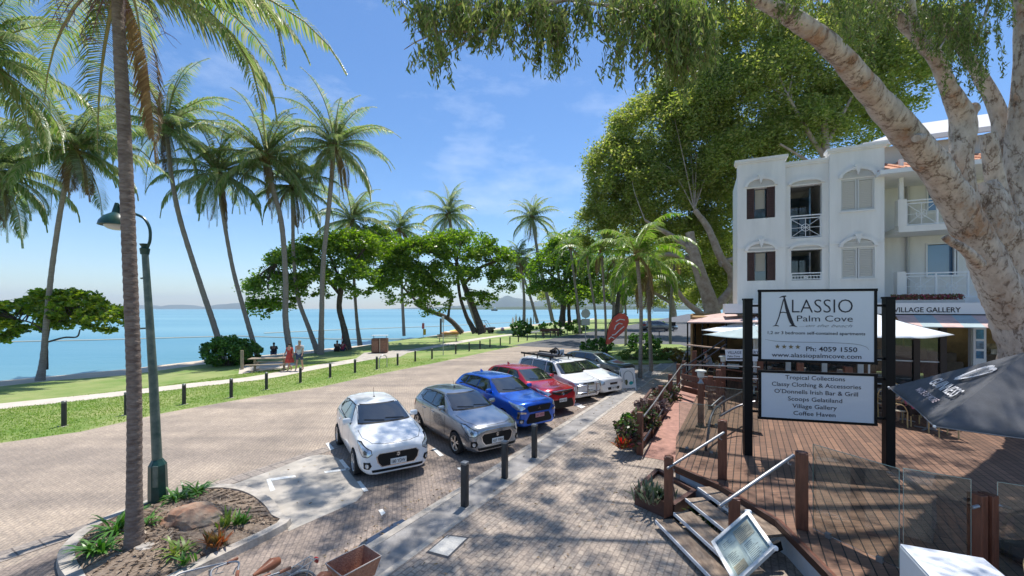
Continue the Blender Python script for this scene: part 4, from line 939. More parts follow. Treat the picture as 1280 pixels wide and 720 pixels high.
b = MB(); b.box((0, 0, .04), (.6, .6, .08), bev=.02); b.build("base_plate", M_trim, um)
b = MB()
for i in range(4): 
    p, q = Cs[i], Cs[(i + 1) % 4]; pts = []
    for k_ in range(13): f = k_ / 12; ed = p.lerp(q, f); inw = (V((cen_.x, cen_.y, ed.z)) - ed).normalized(); pts.append(ed + inw * .07 * math.sin(math.pi * f) - V((0, 0, .05 * math.sin(math.pi * f))) - UO)
    b.tube(pts, .008, 5)
b.build("hem", mat("grey_hem", (.16, .165, .18), .7), um)
for c in Cs: b = MB(); b.ball(c - UO, .018, 8, 5); b.build("rib_tip", M_white, um)
# lettering on the face between the near left corner and the far left corner: u along hem from U1 to U2, v up towards the apex
hem = (U2 - U1).normalized(); up_ = (APX - (U1 + U2) / 2); up_ = (up_ - hem * up_.dot(hem)).normalized(); fn = hem.cross(up_); fn = fn if fn.z > 0 else -fn; mid = (U1 + U2) / 2
rt = hem
t = MB(); text_mb(t, "GUINNESS", mid + up_ * .42 + fn * .012 - UO, rt, up_, .24, width=.98, ext=.001, bold=.01); t.build("brand_letters", mat("umbrella_white", (.72, .70, .70), .6), um)
t = MB(); text_mb(t, "MADE OF MORE", mid + up_ * .22 + fn * .010 - UO, rt, up_, .12, width=.86, ext=.001, bold=.015); t.build("slogan_letters", mat("umbrella_pink", (.55, .44, .45), .6), um)
# harp emblem
t = MB(); hc_ = mid + up_ * .68 - UO; hp = lambda x, y, o=.012: hc_ + rt * x + up_ * y + fn * o
def hs(pts, w, o=.012):
    for i in range(len(pts) - 1):
        a, c = hp(*pts[i], o), hp(*pts[i + 1], o); d = (c - a).normalized(); s_ = d.cross(fn); t.add([a + s_ * w[i], c + s_ * w[i + 1], c - s_ * w[i + 1], a - s_ * w[i]], [(0, 1, 2, 3)])
hs([(-.16, .0), (-.17, .12), (-.15, .26), (-.10, .36), (-.02, .40)], [.035, .035, .032, .028, .03]); hs([(-.02, .40), (.06, .36), (.12, .38), (.17, .36), (.18, .30)], [.032, .03, .026, .022, .016]); hs([(-.16, .0), (-.06, .04), (.06, .14), (.15, .26), (.18, .34)], [.03, .024, .02, .018, .012])
for k_ in range(9): x = -.12 + k_ * .03; hs([(x, .03 + (x + .12) * .9), (x, .355 - abs(x) * .05)], [.005, .005], .013)
t.build("harp_emblem", MATS["umbrella_white"], um)

hr = empty("steel_handrails", V((PL1.x, PL1.y, DZ)), "dark sloping handrails on the deck right of the nearer post lamp", "handrail"); HO = V((PL1.x, PL1.y, DZ)); M_dst = MATS["dark_steel"]
for pts in ([(882, 566, 9.9), (884, 552, 9.9), (893, 512, 10.6), (927, 490, 12.2)], [(900, 520, 10.8), (922, 508, 11.2), (944, 502, 11.2)], [(889, 508, 13.2), (903, 496, 13.6), (905, 500, 13.6), (905, 520, 13.6)]):
    b = MB(); b.tube([V(q[:3]) for q in smoothpath([[*(pp(*q) - HO)] for q in pts], 4)], .03, 8); b.build("rail", M_dst, hr, smooth=True)
for (x, yb, yt, Y_) in ((888, 520, 470, 14.2), (898, 516, 462, 14.6)):
    p = pp(x, 480, Y_); b = MB(); b.box(V((p.x, p.y, (DZ + CH - (yt - 386) * Y_ / FPX) / 2)) - HO, (.16, .16, CH - (yt - 386) * Y_ / FPX - DZ), rz=KA, bev=.01); b.build("timber_post", M_timber, hr)
# ================================================================ palms
M_ptrunk = mat("palm_bark", (.20, .165, .14), .9, col2=(.34, .30, .26), vscale=5, stretch=(1, 1, 5), bump=.7, bscale=12)
M_ptrunk_n = mat("palm_bark_ringed", (.12, .082, .066), .85, col2=(.27, .215, .18), vscale=7, stretch=(1, 1, 3.5), bump=.8, bscale=16, detail=10)
M_frond = leafmat("coconut_frond", [(.09, .165, .04), (.16, .25, .06), (.25, .31, .11), (.36, .37, .19), (.13, .21, .06), (.44, .41, .25)], .5, .36)
M_frond_y = leafmat("bright_frond", [(.07, .17, .025), (.13, .26, .03), (.22, .33, .06), (.30, .34, .13), (.10, .20, .03)], .42, .35)
M_dead = leafmat("dry_frond", [(.26, .17, .08), (.36, .26, .13), (.20, .12, .06), (.42, .33, .20)], .25, .7)
M_stalk = mat("frond_stalk", (.26, .25, .08), .5, var=.3, vscale=3)
M_stalk_d = mat("dry_stalk", (.30, .19, .09), .7, var=.3, vscale=3)
M_boot = mat("palm_fibre", (.20, .12, .06), .95, var=.5, vscale=9, bump=.8)
M_nut = mat("coconut_husk", (.20, .15, .04), .6, var=.4, vscale=4)

def frond_set(rs, origin, dirs, L, nleaf, leaf_l, leaf_w, droop=1.0, hang=.55):
    "returns leaf verts, quads, list of rachis paths"
    Vs, Qs, paths = [], [], []; k0 = 0
    for (az, el) in dirs:
        Lf = L * rs.uniform(.82, 1.1); p = np.array(origin, float); S = 14; step = Lf / S
        e = el; pts = [p.copy()]; tv = []
        azz = az
        for i in range(S):
            t = np.array([math.cos(e) * math.cos(azz), math.cos(e) * math.sin(azz), math.sin(e)]); tv.append(t)
            p = p + t * step; pts.append(p.copy())
            e -= droop * (.035 + .16 * (i / S) ) * (1.15 if math.cos(e) > .2 else .7); azz += rs.normal(0, .012)
            if e < -1.45: e = -1.45
        pts = np.array(pts); tv = np.array(tv + [tv[-1]]); paths.append(pts)
        u = np.repeat(np.linspace(.10, .995, nleaf), 2); sgn = np.tile([1, -1], nleaf); N = len(u)
        f = u * S; i0 = np.minimum(f.astype(int), S - 1); fr = (f - i0)[:, None]
        P = pts[i0] * (1 - fr) + pts[i0 + 1] * fr; T = tv[i0]
        side = np.cross(T, [0, 0, 1.0]); side = unit(side + 1e-6) * sgn[:, None]
        prof = (np.sin(np.clip(u * 1.05 + .10, 0, 1) * math.pi) ** .55) * (1 - .25 * u) + .12
        ll = leaf_l * prof * rs.uniform(.82, 1.12, N)
        hg = hang * rs.uniform(.55, 1.5, N)
        D1 = unit(side * 1.0 + T * .55 + np.array([0, 0, .12 - .25 * hang]) + rs.normal(0, .05, (N, 3)))
        D2 = unit(side * .7 + T * .6 + np.array([0, 0, -1.0]) * hg[:, None] + rs.normal(0, .08, (N, 3)))
        m_ = P + D1 * (ll * .42)[:, None]; tip = m_ + D2 * (ll * .58)[:, None]
        wd = unit(np.cross(D1, np.array([0, 0, 1.0])) + T * .4) * (leaf_w * .5)
        v = np.stack([P - wd * .6, P + wd * .6, m_ + wd, m_ - wd, tip + wd * .12, tip - wd * .12], 1)
        q = np.array([[0, 1, 2, 3], [3, 2, 4, 5]])[None] + (np.arange(N) * 6)[:, None, None]
        Vs.append(v.reshape(-1, 3)); Qs.append(q.reshape(-1, 4) + k0); k0 += N * 6
    return np.concatenate(Vs), np.concatenate(Qs), paths

def palm(path, label, L, nf=24, nleaf=44, ll=.75, lw=.05, seed=0, group="coconut palms leaning along the beachfront", fm=None, dead=3, nuts=True,
         droop=1.0, hang=.6, elr=(-.75, 1.35), name="coconut_palm", tm=None, rings=0, name_fruit="coconut_cluster", wind=0, dirs=None, crown_up=.0, deadel=(-1.3, -.6)):
    "path: (px, py, Y, width px)"
    rs = np.random.RandomState(seed)
    P = [pp(a, b, c) for a, b, c, w in path]; Rr = [w * c / FPX / 2 * cosf(a) * (1 if rings else .86) for a, b, c, w in path]
    base = P[0].copy(); e = empty(name, base, label, "palm tree", group)
    sp = smoothpath([[*(p - base), r] for p, r in zip(P, Rr)], 10)
    if rings:
        pts = [V(s[:3]) for s in sp]; rr = [s[3] for s in sp]; Ls = [0]
        for i in range(1, len(pts)): Ls.append(Ls[-1] + (pts[i] - pts[i - 1]).length)
        n = rings * 4; out = []; ro = []
        for i in range(n + 1):
            s = Ls[-1] * i / n; o_ = [np.interp(s, Ls, [p[k] for p in pts]) for k in range(3)]; out.append(V(o_)); ro.append(float(np.interp(s, Ls, rr)) * (1.0 + (.035 if i % 4 == 0 else (.02 if i % 4 == 1 else -.015))))
        b = MB(); b.tube(out, ro, 20, jit=.012, seed=seed)
    else:
        b = MB(); pts = [V(s[:3]) for s in sp]; b.tube(pts, [s[3] * (1.03 if i % 2 else .97) for i, s in enumerate(sp)], 10, jit=.03, seed=seed)
    b.build("trunk", tm or M_ptrunk, e, smooth=True, sharp=60)
    top = P[-1] - base + V((0, 0, crown_up)); 
    if dirs is None:
        dirs = []
        for i in range(nf):
            t = (i + .5) / nf; el = elr[1] + (elr[0] - elr[1]) * t ** 1.05
            dirs.append((i * 2.39996 + rs.normal(0, .15), el + rs.normal(0, .1)))
    v, q, paths = frond_set(rs, top, dirs, L, nleaf, ll, lw, droop, hang)
    if wind: v[:, 0] += wind * np.clip(((v - np.array(top)) ** 2).sum(1), 0, 30) * .02
    cr = npmesh("fronds", v, q, fm or M_frond, e)
    b = MB()
    for p in paths: b.tube([V(x) for x in p[::2]], list(np.linspace(.045, .008, len(p[::2])) * (L / 4.5)), 5, cap=False)
    b.build("frond_stalks", M_stalk, e)
    if dead:
        dd = [(rs.uniform(0, 6.28), rs.uniform(*deadel)) for _ in range(dead)]
        v, q, paths = frond_set(rs, top, dd, L * .8, nleaf, ll * .8, lw, 1.2, 1.4)
        npmesh("dry_fronds", v, q, M_dead, e)
    b = MB(); r0 = Rr[-1]
    b.tube([top - V((0, 0, .5 * L / 5)), top - V((0, 0, .1)), top + V((0, 0, .45 * L / 5))], [r0 * 1.1, r0 * 1.9, r0 * .7], 10, jit=.25, seed=seed)
    b.build("crown_base", M_boot, e, smooth=True)
    if nuts:
        b = MB()
        for i in range(9): a = rs.uniform(0, 6.28); b.ball(top + V((math.cos(a) * r0 * 2.6, math.sin(a) * r0 * 2.6, rs.uniform(-.55, .0))), .12 * L / 5 + .02, 8, 5)
        b.build(name_fruit, M_nut, e, smooth=True)
    return e

# the near ringed palm growing in the garden island
nb = gp(168, 682, .18)
near_dirs = [(-.05, .35), (-.30, .02), (-.12, -.30), (.30, .25), (.7, .5), (2.7, .1), (3.0, .45), (3.5, -.1), (4.0, .3), (4.6, .5), (1.4, .6), (2.2, .5), (-.9, .35), (.1, .9), (1.9, 1.1), (3.3, 1.0), (-1.4, .6), (.55, -.15), (2.45, -.35)]
pn = palm([(168, 684, nb.y, 30), (168, 660, nb.y, 25), (168, 600, nb.y, 21), (168, 500, nb.y, 20), (165, 400, nb.y, 19.5), (161, 300, nb.y, 19.5), (157, 200, nb.y, 19), (152, 100, nb.y, 18.5), (148, 20, nb.y, 17), (147, -25, nb.y, 17)],
     "tall near palm with a ringed brown trunk rising from the garden island", 3.9, nleaf=84, ll=.62, lw=.036, seed=11, group=None, dirs=near_dirs, dead=1, nuts=False, hang=1.1, droop=.95,
     name="palm_tree", tm=M_ptrunk_n, rings=75, crown_up=.1, deadel=(-1.2, -.9))
# its flower and seed sprays hanging under the crown
rs = np.random.RandomState(21); b = MB(); top = pp(147, -15, nb.y) - nb
for k in range(9):
    a = [3.3, 2.8, 3.7, 4.3, .1, 5.6, 3.0, 2.2, 3.5][k]; p0 = top + V((math.cos(a) * .1, math.sin(a) * .1, -.05)); sp0 = [p0]
    for i in range(6): p0 = p0 + V((math.cos(a) * .10, math.sin(a) * .10, .04 - .055 * i)); sp0.append(p0)
    b.tube(sp0, [.012, .011, .01, .009, .008, .006, .004], 5)
    for j in range(34):
        q0 = sp0[rs.randint(1, 7)]; q = [q0]; d = V(rs.normal(0, .5, 3)); d.z = -abs(d.z) - .1; d.normalize()
        for i in range(4): q0 = q0 + d * .055 + V(rs.normal(0, .018, 3)); q.append(q0)
        b.tube(q, [.004, .004, .003, .003, .003], 3, cap=False)
b.build("seed_sprays", mat("seed_spray", (.22, .14, .15), .8, var=.4, vscale=12), pn)

G_left = [
 ([(50, 476, 24, 17), (54, 448, 24, 11), (60, 380, 24, 9.5), (67, 320, 24, 9), (78, 250, 24, 8.5), (92, 186, 24, 7.5)], "bowed coconut palm with swollen foot at the sand edge, leftmost full trunk", 4.0, 1, 26),
 ([(281, 452, 31, 10), (268, 408, 31, 9.5), (247, 345, 31, 8.5), (224, 270, 31, 8), (213, 210, 31, 7), (208, 158, 31, 6.5)], "tall coconut palm leaning left out of the round shrub", 5.3, 2, 26),
 ([(322, 446, 33, 8.5), (310, 405, 33, 7.5), (292, 340, 33, 6.5), (279, 270, 33, 6), (271, 216, 33, 5.5)], "slender coconut palm leaning left just right of the round shrub", 4.7, 3, 24),
 ([(364, 448, 34, 11), (357, 400, 34, 9.5), (357, 350, 34, 8.5), (352, 280, 34, 8), (341, 235, 34, 7.5), (333, 196, 34, 7)], "coconut palm with pale trunk behind the walking couple", 5.5, 4, 26),
 ([(398, 443, 37, 10), (386, 410, 37, 7), (372, 370, 37, 6.5), (367, 320, 37, 5.5), (366, 270, 37, 5.5), (365, 232, 37, 5)], "thin coconut palm curving left between two straighter palms", 4.8, 5, 22),
 ([(401, 446, 36, 11), (402, 400, 36, 8), (404, 330, 36, 7.5), (411, 260, 36, 7), (418, 182, 36, 6.5)], "upright coconut palm nearest the almond tree left of the bin", 5.6, 6, 26),
 ([(450, 432, 44, 8), (446, 400, 44, 5), (442, 340, 44, 4.5), (440, 275, 44, 4.5)], "coconut palm whose thin dark trunk stands left of the bin enclosure", 5.2, 7, 22),
 ([(600, 416, 66, 6), (588, 385, 66, 4.5), (573, 335, 66, 4), (561, 268, 66, 4)], "coconut palm crowning above the broad almond tree", 5.4, 8, 24),
 ([(505, 420, 60, 5), (502, 350, 60, 4), (500, 286, 60, 4)], "low coconut palm crown peeping behind the almond trees", 4.4, 9, 18),
 ([(691, 402, 75, 6), (684, 370, 75, 5), (673, 320, 75, 4.5), (665, 272, 75, 4)], "tall coconut palm leaning left over the waterside shrubs", 5.2, 10, 24),
 ([(655, 405, 78, 5), (655, 370, 78, 4), (652, 335, 78, 4)], "short upright coconut palm beside the waterside shrub", 5.0, 12, 20),
 ([(672, 404, 74, 5), (664, 375, 74, 4), (655, 348, 74, 3.5), (648, 322, 74, 3.5)], "short coconut palm leaning left to touch its upright neighbour", 4.4, 13, 16),
 ([(705, 402, 82, 6), (700, 360, 82, 5), (694, 308, 82, 4.5)], "coconut palm half lost in the leafy trees at the path's bend", 5.2, 14, 20)]
for path, lab, L, sd, nf in G_left:
    near = path[0][2] < 45
    palm(path, lab, L * 1.14, nf=nf + 5, nleaf=66 if near else 46, ll=1.08 if near else 1.15, lw=.072 if near else .11, seed=sd, dead=3, hang=.95, elr=(-.7, 1.45), droop=.85)
palm([(-62, 500, 17, 14), (-45, 330, 17, 11), (-25, 150, 17, 9), (-28, 70, 17, 8)], "coconut palm whose fronds enter at the top left picture corner", 4.4, nf=28, nleaf=70, ll=1.0, lw=.06, seed=31, hang=1.1)
palm([(-35, 480, 24, 12), (-20, 330, 24, 9), (-8, 215, 24, 8)], "coconut palm at the left picture border with drooping grey green fronds", 4.6, nf=28, nleaf=70, ll=1.05, lw=.07, seed=32, hang=1.2)

# alexander palms by the parking bays and further along the street
def street_palm(path, lab, L, sd, nf=13, ll=.75, lw=.085, fm=None, nleaf=44, dead=1):
    return palm(path, lab, L, nf=nf, nleaf=nleaf, ll=ll, lw=lw, seed=sd, dead=dead, nuts=False, name="street_palm", group="street palms beside the parking bays", fm=fm or M_frond_y, elr=(-.35, 1.35), droop=1.25, hang=.9,
                tm=mat("smooth_palm_bark", (.25, .215, .18), .85, var=.3, vscale=6, stretch=(1, 1, 4), bump=.4))
street_palm([(800, 474, 23.4, 6.5), (801, 430, 23.4, 5.5), (801, 380, 23.4, 5.5), (796, 318, 23.4, 6)], "street palm with bright arching fronds, left of the pair on the footpath", 4.0, 41, 15)
street_palm([(814, 465, 26, 6.5), (813, 430, 26, 5.5), (811, 380, 26, 5.5), (809, 340, 26, 6)], "street palm with drying lower fronds, right of the pair on the footpath", 3.6, 42, 13, dead=4)
street_palm([(745, 424, 48, 4), (744, 390, 48, 3.6), (737, 345, 48, 3.6), (734, 318, 48, 4)], "street palm standing left of the red banner near the road sign", 4.8, 43, 12)
street_palm([(757, 440, 38, 4), (757, 400, 38, 3.6), (754, 350, 38, 3.6), (752, 312, 38, 4)], "street palm rising from the dark bush left of the red banner", 4.4, 44, 12)
street_palm([(766, 402, 60, 4), (768, 360, 60, 3.5), (768, 325, 60, 3.5)], "pale trunked palm further up the street behind the red banner", 5.2, 45, 12, dead=2)

street_palm([(725, 416, 52, 4), (722, 380, 52, 3.4), (716, 335, 52, 3.4), (713, 308, 52, 3.6)], "street palm left of the road sign, leaning slightly left", 4.8, 46, 13)
street_palm([(782, 436, 44, 4), (782, 390, 44, 3.4), (778, 340, 44, 3.4), (776, 300, 44, 3.6)], "street palm between the red banner and the dark glossy bush", 4.8, 47, 13, dead=2)
street_palm([(838, 430, 40, 4.4), (838, 390, 40, 4), (842, 340, 40, 4), (846, 306, 40, 4)], "street palm behind the croton hedge left of the pavilion", 4.4, 48, 13, dead=2)
# ================================================================ broad-leaved trees
M_bark_d = mat("almond_bark", (.060, .048, .040), .95, col2=(.14, .115, .095), vscale=5, bump=.7, bscale=14)
def barkmat():
    m = bpy.data.materials.new("paperbark"); m.use_nodes = True; n, l = m.node_tree.nodes, m.node_tree.links; b = n['Principled BSDF']; b.inputs['Roughness'].default_value = .85; b.inputs['Specular IOR Level'].default_value = .25
    t = n.new("ShaderNodeTexCoord"); k = n.new("ShaderNodeMapping"); k.inputs['Scale'].default_value = (1, 1, .5); l.new(t.outputs['Object'], k.inputs[0])
    def nz_(sc, det, src=None): z = n.new("ShaderNodeTexNoise"); z.inputs['Scale'].default_value = sc; z.inputs['Detail'].default_value = det; z.inputs['Roughness'].default_value = .65; l.new(src or k.outputs[0], z.inputs[0]); return z
    def ramp(src, stops):
        r = n.new("ShaderNodeValToRGB"); 
        while len(r.color_ramp.elements) < len(stops): r.color_ramp.elements.new(.5)
        for i, (p, c) in enumerate(stops): r.color_ramp.elements[i].position = p; r.color_ramp.elements[i].color = (*c, 1)
        l.new(src, r.inputs[0]); return r
    a = nz_(1.5, 12); r = ramp(a.outputs[0], [(.28, (.20, .13, .09)), (.36, (.42, .27, .18)), (.43, (.44, .37, .32)), (.56, (.58, .52, .47)), (.72, (.36, .33, .31))])
    w = nz_(6, 6); ad = n.new("ShaderNodeVectorMath"); ad.operation = 'MULTIPLY_ADD'; ad.inputs[1].default_value = (.5, .5, .5); l.new(w.outputs['Color'], ad.inputs[0]); l.new(k.outputs[0], ad.inputs[2])
    v = n.new("ShaderNodeTexVoronoi"); v.feature = 'DISTANCE_TO_EDGE'; v.inputs['Scale'].default_value = 1.5; l.new(ad.outputs[0], v.inputs[0])
    cr = ramp(v.outputs['Distance'], [(.0, (.45, .38, .32)), (.012, (.75, .68, .62)), (.03, (1, 1, 1))])
    f = nz_(9, 10); fr = ramp(f.outputs[0], [(.36, (.40, .34, .30)), (.46, (.95, .93, .90)), (.72, (1.15, 1.13, 1.1))])
    m1 = n.new("ShaderNodeMixRGB"); m1.blend_type = 'MULTIPLY'; m1.inputs[0].default_value = .85; l.new(r.outputs[0], m1.inputs[1]); l.new(cr.outputs[0], m1.inputs[2])
    m2 = n.new("ShaderNodeMixRGB"); m2.blend_type = 'MULTIPLY'; m2.inputs[0].default_value = .9; l.new(m1.outputs[0], m2.inputs[1]); l.new(fr.outputs[0], m2.inputs[2]); l.new(m2.outputs[0], b.inputs['Base Color'])
    su = n.new("ShaderNodeMath"); su.operation = 'MULTIPLY_ADD'; su.inputs[1].default_value = .6; l.new(a.outputs[0], su.inputs[0]); l.new(f.outputs[0], su.inputs[2])
    s2 = n.new("ShaderNodeMath"); s2.operation = 'MULTIPLY_ADD'; s2.inputs[1].default_value = .5; l.new(cr.outputs[0], s2.inputs[0]); l.new(su.outputs[0], s2.inputs[2])
    bp_n = n.new("ShaderNodeBump"); bp_n.inputs['Strength'].default_value = .8; bp_n.inputs['Distance'].default_value = .06; l.new(s2.outputs[0], bp_n.inputs['Height']); l.new(bp_n.outputs[0], b.inputs['Normal']); return m
M_bark_p = barkmat()
M_bark_f = mat("fig_bark", (.27, .20, .15), .9, col2=(.46, .38, .31), vscale=3, bump=.6, bscale=10)
M_almond = leafmat("almond_leaf", [(.07, .14, .02), (.13, .23, .03), (.20, .32, .045), (.30, .40, .075), (.10, .19, .028), (.17, .27, .04)], .54, .35)
M_almond_y = leafmat("almond_leaf_yellow", [(.10, .19, .025), (.18, .29, .04), (.34, .39, .07), (.22, .32, .045)], .54, .35)
M_figleaf = leafmat("fig_leaf", [(.14, .20, .04), (.22, .29, .06), (.31, .36, .085), (.40, .41, .12), (.18, .25, .05), (.46, .44, .18)], .56, .4)
M_gum = leafmat("paperbark_leaf", [(.08, .13, .035), (.14, .21, .055), (.22, .28, .08), (.30, .33, .12), (.11, .165, .05)], .48, .6)
M_gum_r = leafmat("paperbark_young_leaf", [(.16, .10, .06), (.2, .15, .07), (.12, .12, .05)], .3, .4)
M_twig = mat("twig", (.20, .13, .09), .8)

def tree(name, label, cat, trunk, limbs, blobs, lm, bm, leaf=(.22, .13), seed=0, group=None, flat=.62, per=60, extra=None, down=0.0):
    """trunk / limbs: lists of (px, py, Y, width px); blobs: (px, py, Y, rx px, ry px, clumps, clump radius m)"""
    rs = np.random.RandomState(seed); P0 = pp(*trunk[0][:3]); e = empty(name, P0, label, cat, group)
    def w(path): return [[*(pp(a, b, c) - P0), wd * c / FPX / 2 * cosf(a)] for a, b, c, wd in path]
    b = MB(); sp = smoothpath(w(trunk), 6); b.tube([V(s[:3]) for s in sp], [s[3] for s in sp], 10, jit=.07, seed=seed)
    b.build("trunk", bm, e, smooth=True, sharp=60)
    bl = MB(); anchors = [V(s[:3]) for s in sp[len(sp) // 2:]]
    for i, lb in enumerate(limbs):
        s2 = smoothpath(w(lb), 6); bl.tube([V(s[:3]) for s in s2], [s[3] for s in s2], 8, jit=.08, seed=seed + i); anchors += [V(s[:3]) for s in s2[len(s2) // 3:]]
    allp = []; allc = []
    for (px, py, Y, rx, ry, nc, cr) in blobs:
        c = pp(px, py, Y) - P0; k = Y / FPX
        p, cc = clumpy(rs, c, (rx * k, rx * k * .85, ry * k), nc, per, cr, flat=flat, shell=.7, topbias=.55)
        allp.append(p); allc.append(cc)
    allp = np.concatenate(allp); allc = np.concatenate(allc)
    A = np.array([a[:] for a in anchors])
    for c in allc[rs.permutation(len(allc))[:min(len(allc), 9 if lm is M_figleaf else 70)]]:
        a = A[np.argmin(((A - c) ** 2).sum(1) + rs.uniform(0, 3, len(A)))]; c = V(c); a = V(a); md = (a + c) / 2 + V(rs.normal(0, .25, 3)) + V((0, 0, .15 * (c - a).length))
        L = (c - a).length; L = min(L, 5) * (.45 if lm is M_figleaf else 1); s2 = smoothpath([[*a, .02 + .012 * L], [*md, .015 + .007 * L], [*c, .008]], 4)
        bl.tube([V(s[:3]) for s in s2], [s[3] for s in s2], 5, cap=False)
    bl.build("limbs", bm, e, smooth=True, sharp=60)
    N = len(allp); d = rs.normal(size=(N, 3)) * [1, 1, .45]; d[:, 2] -= down
    leaves("crown", allp, d, leaf[0], leaf[1], lm, rs, e)
    return e
def almond(*a, **k): return tree("almond_tree", a[0], "tree", *a[1:], lm=k.pop('lm', M_almond), bm=M_bark_d, group="beach almond trees along the foreshore", **k)

almond("spreading almond tree with yellow green leaves at the left border behind the sand edge palm",
       [(56, 462, 25, 10), (57, 430, 25, 7), (60, 412, 25, 6), (64, 400, 25, 5)],
       [[(58, 428, 25, 3.5), (80, 422, 25, 3), (96, 421, 25, 2.6), (100, 412, 25, 2)], [(60, 418, 25, 4), (40, 404, 25, 3), (15, 398, 25, 2)], [(62, 408, 25, 4), (90, 395, 25, 3), (125, 400, 25, 2)]],
       [(30, 394, 25, 40, 24, 70, .42), (95, 386, 25, 34, 24, 66, .42), (132, 397, 25, 26, 17, 44, .36), (-8, 408, 25, 24, 22, 40, .4), (68, 380, 25, 26, 18, 40, .4), (84, 402, 25, 20, 12, 20, .35)], lm=M_almond_y, leaf=(.26, .17), seed=51, per=48)
almond("dark trunked almond tree arching over the lawn right of the walking couple",
       [(435, 437, 40, 11), (430, 410, 40, 8), (424, 385, 40, 7), (426, 362, 40, 7), (424, 345, 40, 6)],
       [[(425, 368, 40, 5), (405, 345, 40, 4), (380, 325, 40, 3), (345, 330, 38, 2)], [(424, 350, 40, 5), (445, 325, 40, 4), (460, 305, 40, 3)], [(424, 348, 40, 4), (410, 315, 40, 3), (400, 300, 40, 2)]],
       [(345, 362, 38, 36, 26, 70, .85), (372, 330, 39, 36, 22, 70, .85), (405, 318, 40, 38, 26, 80, .9), (440, 310, 40, 36, 24, 80, .9), (400, 355, 38, 32, 18, 40, .7), (448, 350, 38, 24, 24, 40, .75), (330, 385, 38, 18, 12, 24, .6)], leaf=(.30, .2), seed=52, per=52)
almond("almond tree with grey green drooping skirt behind the bin enclosure",
       [(578, 416, 50, 7), (560, 398, 50, 6), (535, 388, 50, 5), (520, 380, 50, 5)],
       [[(560, 398, 50, 4), (562, 384, 50, 3), (566, 372, 50, 3)], [(530, 386, 50, 4), (505, 360, 50, 3), (490, 335, 50, 3)]],
       [(480, 330, 45, 40, 30, 95, 1.0), (505, 355, 45, 42, 30, 95, .95), (462, 300, 46, 30, 20, 45, .9), (540, 372, 46, 30, 20, 45, .8)], leaf=(.34, .22), seed=53, per=52)
almond("broad flat topped almond tree on two dark trunks near the beach buggy",
       [(603, 417, 47, 11), (594, 390, 47, 7), (584, 365, 47, 6), (576, 345, 47, 6), (570, 328, 47, 5)],
       [[(594, 416, 47, 8), (583, 395, 47, 5), (575, 370, 47, 4), (572, 345, 47, 4)], [(580, 355, 47, 5), (600, 335, 47, 4), (625, 325, 47, 3)], [(574, 340, 47, 5), (548, 318, 47, 4), (520, 312, 47, 3)]],
       [(528, 318, 45, 44, 20, 95, .95), (572, 308, 46, 52, 18, 110, .95), (612, 325, 46, 34, 20, 70, .9), (560, 345, 45, 42, 16, 55, .8), (630, 350, 46, 20, 14, 30, .7), (600, 375, 46, 24, 10, 26, .65)], leaf=(.32, .21), seed=54, per=52)
almond("deep green almond tree whose dark trunks stand behind the waterside hedge",
       [(702, 408, 66, 9), (704, 385, 66, 7), (706, 360, 66, 7), (708, 335, 66, 6)],
       [[(712, 406, 66, 5), (711, 380, 66, 4), (715, 350, 66, 4)], [(724, 404, 64, 5), (720, 375, 64, 5), (712, 345, 64, 4)], [(705, 365, 66, 4), (690, 345, 66, 3), (675, 335, 66, 3)]],
       [(690, 338, 62, 30, 24, 80, 1.3), (712, 318, 64, 34, 28, 90, 1.4), (735, 345, 62, 26, 26, 70, 1.3), (680, 365, 62, 20, 14, 30, 1.0), (722, 370, 60, 30, 14, 40, 1.1)], leaf=(.42, .28), seed=55, per=52)
almond("almond tree filling the gap behind the red banner",
       [(770, 402, 85, 7), (772, 380, 85, 6), (776, 350, 85, 5)], [[(772, 385, 85, 5), (756, 370, 85, 4), (742, 362, 85, 3)], [(774, 370, 85, 5), (795, 355, 85, 4), (815, 350, 85, 3)]],
       [(760, 345, 80, 36, 26, 80, 1.8), (800, 350, 78, 38, 22, 80, 1.7), (775, 315, 82, 36, 26, 60, 1.8), (745, 372, 76, 20, 8, 20, 1.2)], leaf=(.5, .34), seed=56, per=50)
# paperbarks and figs along the street
fig = lambda *a, **k: tree("street_tree", a[0], "tree", *a[1:], lm=M_figleaf, bm=M_bark_f, group="big street trees behind the building", **k)
fig("huge street tree with forked pale trunks leaning left beside the cafe pavilion",
    [(893, 402, 30, 22), (888, 380, 30, 20), (878, 350, 30, 17), (868, 320, 30, 14), (862, 290, 30, 11)],
    [[(895, 385, 30, 14), (918, 352, 30, 12), (900, 320, 30, 11), (885, 285, 30, 9), (868, 262, 30, 7)], [(868, 318, 30, 9), (845, 298, 30, 7), (820, 284, 30, 5), (806, 275, 30, 3)],
     [(880, 395, 28, 9), (858, 378, 28, 7), (846, 362, 28, 5), (836, 350, 28, 4)], [(900, 330, 30, 9), (925, 318, 30, 6), (940, 290, 30, 5)], [(884, 360, 30, 11), (872, 330, 31, 8), (840, 318, 32, 6), (812, 322, 33, 4)]],
    [(775, 215, 36, 44, 42, 190, 1.0), (815, 165, 36, 55, 44, 220, 1.1), (840, 250, 34, 64, 48, 240, 1.0), (900, 245, 33, 50, 60, 160, 1.0), (790, 280, 36, 45, 34, 90, .95), (885, 200, 33, 50, 50, 130, 1.0), (900, 290, 34, 45, 40, 90, .9), (760, 255, 37, 28, 30, 60, .9), (860, 110, 34, 40, 40, 130, 1.0), (745, 285, 38, 26, 30, 70, .9), (850, 305, 36, 60, 30, 150, 1.0), (870, 160, 32, 50, 44, 150, 1.0), (905, 330, 40, 40, 40, 120, 1.0), (800, 235, 34, 50, 50, 150, 1.0)],
    leaf=(.27, .12), seed=61, per=82, flat=.8, down=.3)
